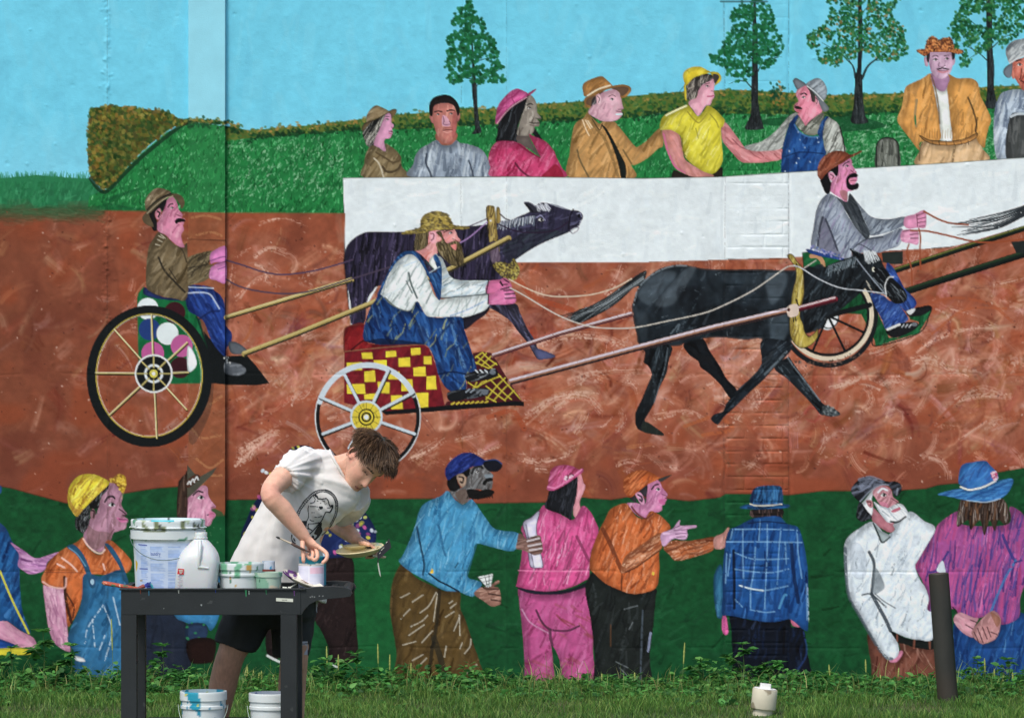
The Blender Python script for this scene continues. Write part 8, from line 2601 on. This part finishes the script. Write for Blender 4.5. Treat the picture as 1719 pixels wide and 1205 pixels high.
# ---- what he holds -----------------------------------------------------------------------------
hb = empty('paint_brush', at(495, 915, 16.70))
tag(hb, 'thin paint brush with a dark handle held in his right hand', 'brush')
q0, q1, q2, q3, q4 = (at(463, 900.5, 16.70), at(470, 903.5, 16.70), at(489, 912, 16.70), at(506, 920.5, 16.70), at(520, 926.5, 16.70))
MB().add(tube([q2, q2.lerp(q3, .3), q3, q4], [.0042, .0062, .0055, .0028], 12)).build('handle', mat('dark_wood', srgb(82, 62, 52), rough=.4, var=.15, aniso=(1, 1, 4)), hb, smooth=True)
MB().add(tube([q1, q1.lerp(q2, .5), q2], [.0032, .0036, .0042], 12)).build('ferrule', mat('pale_metal', srgb(206, 192, 166), rough=.35, metal=.4), hb, smooth=True)
MB().add(tube([q0, q0.lerp(q1, .5), q1], [.0012, .0052, .0036], 10)).build('bristles', mat('dark_bristle', srgb(58, 60, 58), rough=.8), hb)

dc = at(604, 920.5, 17.06)


def dcol(co):
    p = co - dc
    k = noise.noise(p * 34)
    if p.z > -.004 and p.x > .02 and abs(k) > .22:
        return srgb(70, 66, 60) if k > 0 else srgb(180, 200, 180)
    return Vector(srgb(228, 214, 168)) * (1 + .15 * noise.noise(p * 20))


plate('palette_dish', dc, .104, (-.13, -.14, .98), .026, 'cream paper bowl used as a palette in his left hand', 'bowl', dcol)
d2 = at(597, 915.5, 17.15)
plate('palette_dish', d2, .055, (-.05, -.05, .99), .014, 'smaller cream paper bowl tucked behind the held palette', 'bowl', lambda co: Vector(srgb(222, 208, 160)) * (1 + .15 * noise.noise(co * 20)))
kn = empty('scraper_card', at(645, 921, 17.0))
tag(kn, 'black plastic scraper card sticking out beyond the palette', 'scraper')
cpts = [(653.6, 903.7), (657, 918.5), (634.8, 939.5), (633, 928.5)]
va = [at(*p, 17.0) for p in cpts]
vb = [at(*p, 17.003) for p in cpts]
MB().add((va + vb, [(0, 3, 2, 1), (4, 5, 6, 7)] + [(i, (i + 1) % 4, (i + 1) % 4 + 4, i + 4) for i in range(4)])).build('card', mat('black_card', srgb(44, 44, 52), rough=.35, var=.1), kn, bevel=.0008)
for a, b in (((648, 911), (650.5, 909)), ((640, 923.5), (645, 918.5)), ((637, 929), (639, 927))):
    MB().add(tube([at(*a, 16.9985), at(*b, 16.9985)], [.0016, .0012], 6)).build('lettering', stk, kn)
b2 = empty('paint_brush', at(633, 933, 17.02))
tag(b2, 'brush with pale bristles held under the palette in his left hand', 'brush')
w0, w1, w2, w3 = at(606, 931, 17.04), at(626, 932.5, 17.03), at(637, 934.5, 17.02), at(648, 934.8, 17.02)
MB().add(tube([w0, w1], [.0035, .005], 10)).build('handle', mat('brown_wood', srgb(88, 56, 40), rough=.45), b2, smooth=True)
MB().add(tube([w1, w2], [(.004, .006), (.004, .006)], 10)).build('ferrule', stk, b2, smooth=True)
MB().add(tube([w2, w2.lerp(w3, .6), w3], [(.004, .006), (.005, .007), (.003, .004)], 10)).build('bristles', mat('pale_bristle', srgb(206, 186, 164), rough=.8), b2)
b3 = empty('palette_knife', at(636, 955, 17.01))
tag(b3, 'slim white palette knife hanging below the scraper card', 'knife')
MB().add(tube([at(634.2, 939, 17.008), at(634.6, 944, 17.008)], [.0022, .0025], 8)).build('handle', mat('knife_handle', srgb(60, 60, 64), rough=.5), b3)
MB().add(tube([at(634.6, 944, 17.008), at(635.6, 951, 17.008), at(637.6, 962, 17.008), at(638.8, 967.5, 17.008)], [(.002, .0025), (.0035, .002), (.0035, .002), (.001, .001)], 8)).build('blade', stk, b3, smooth=True)
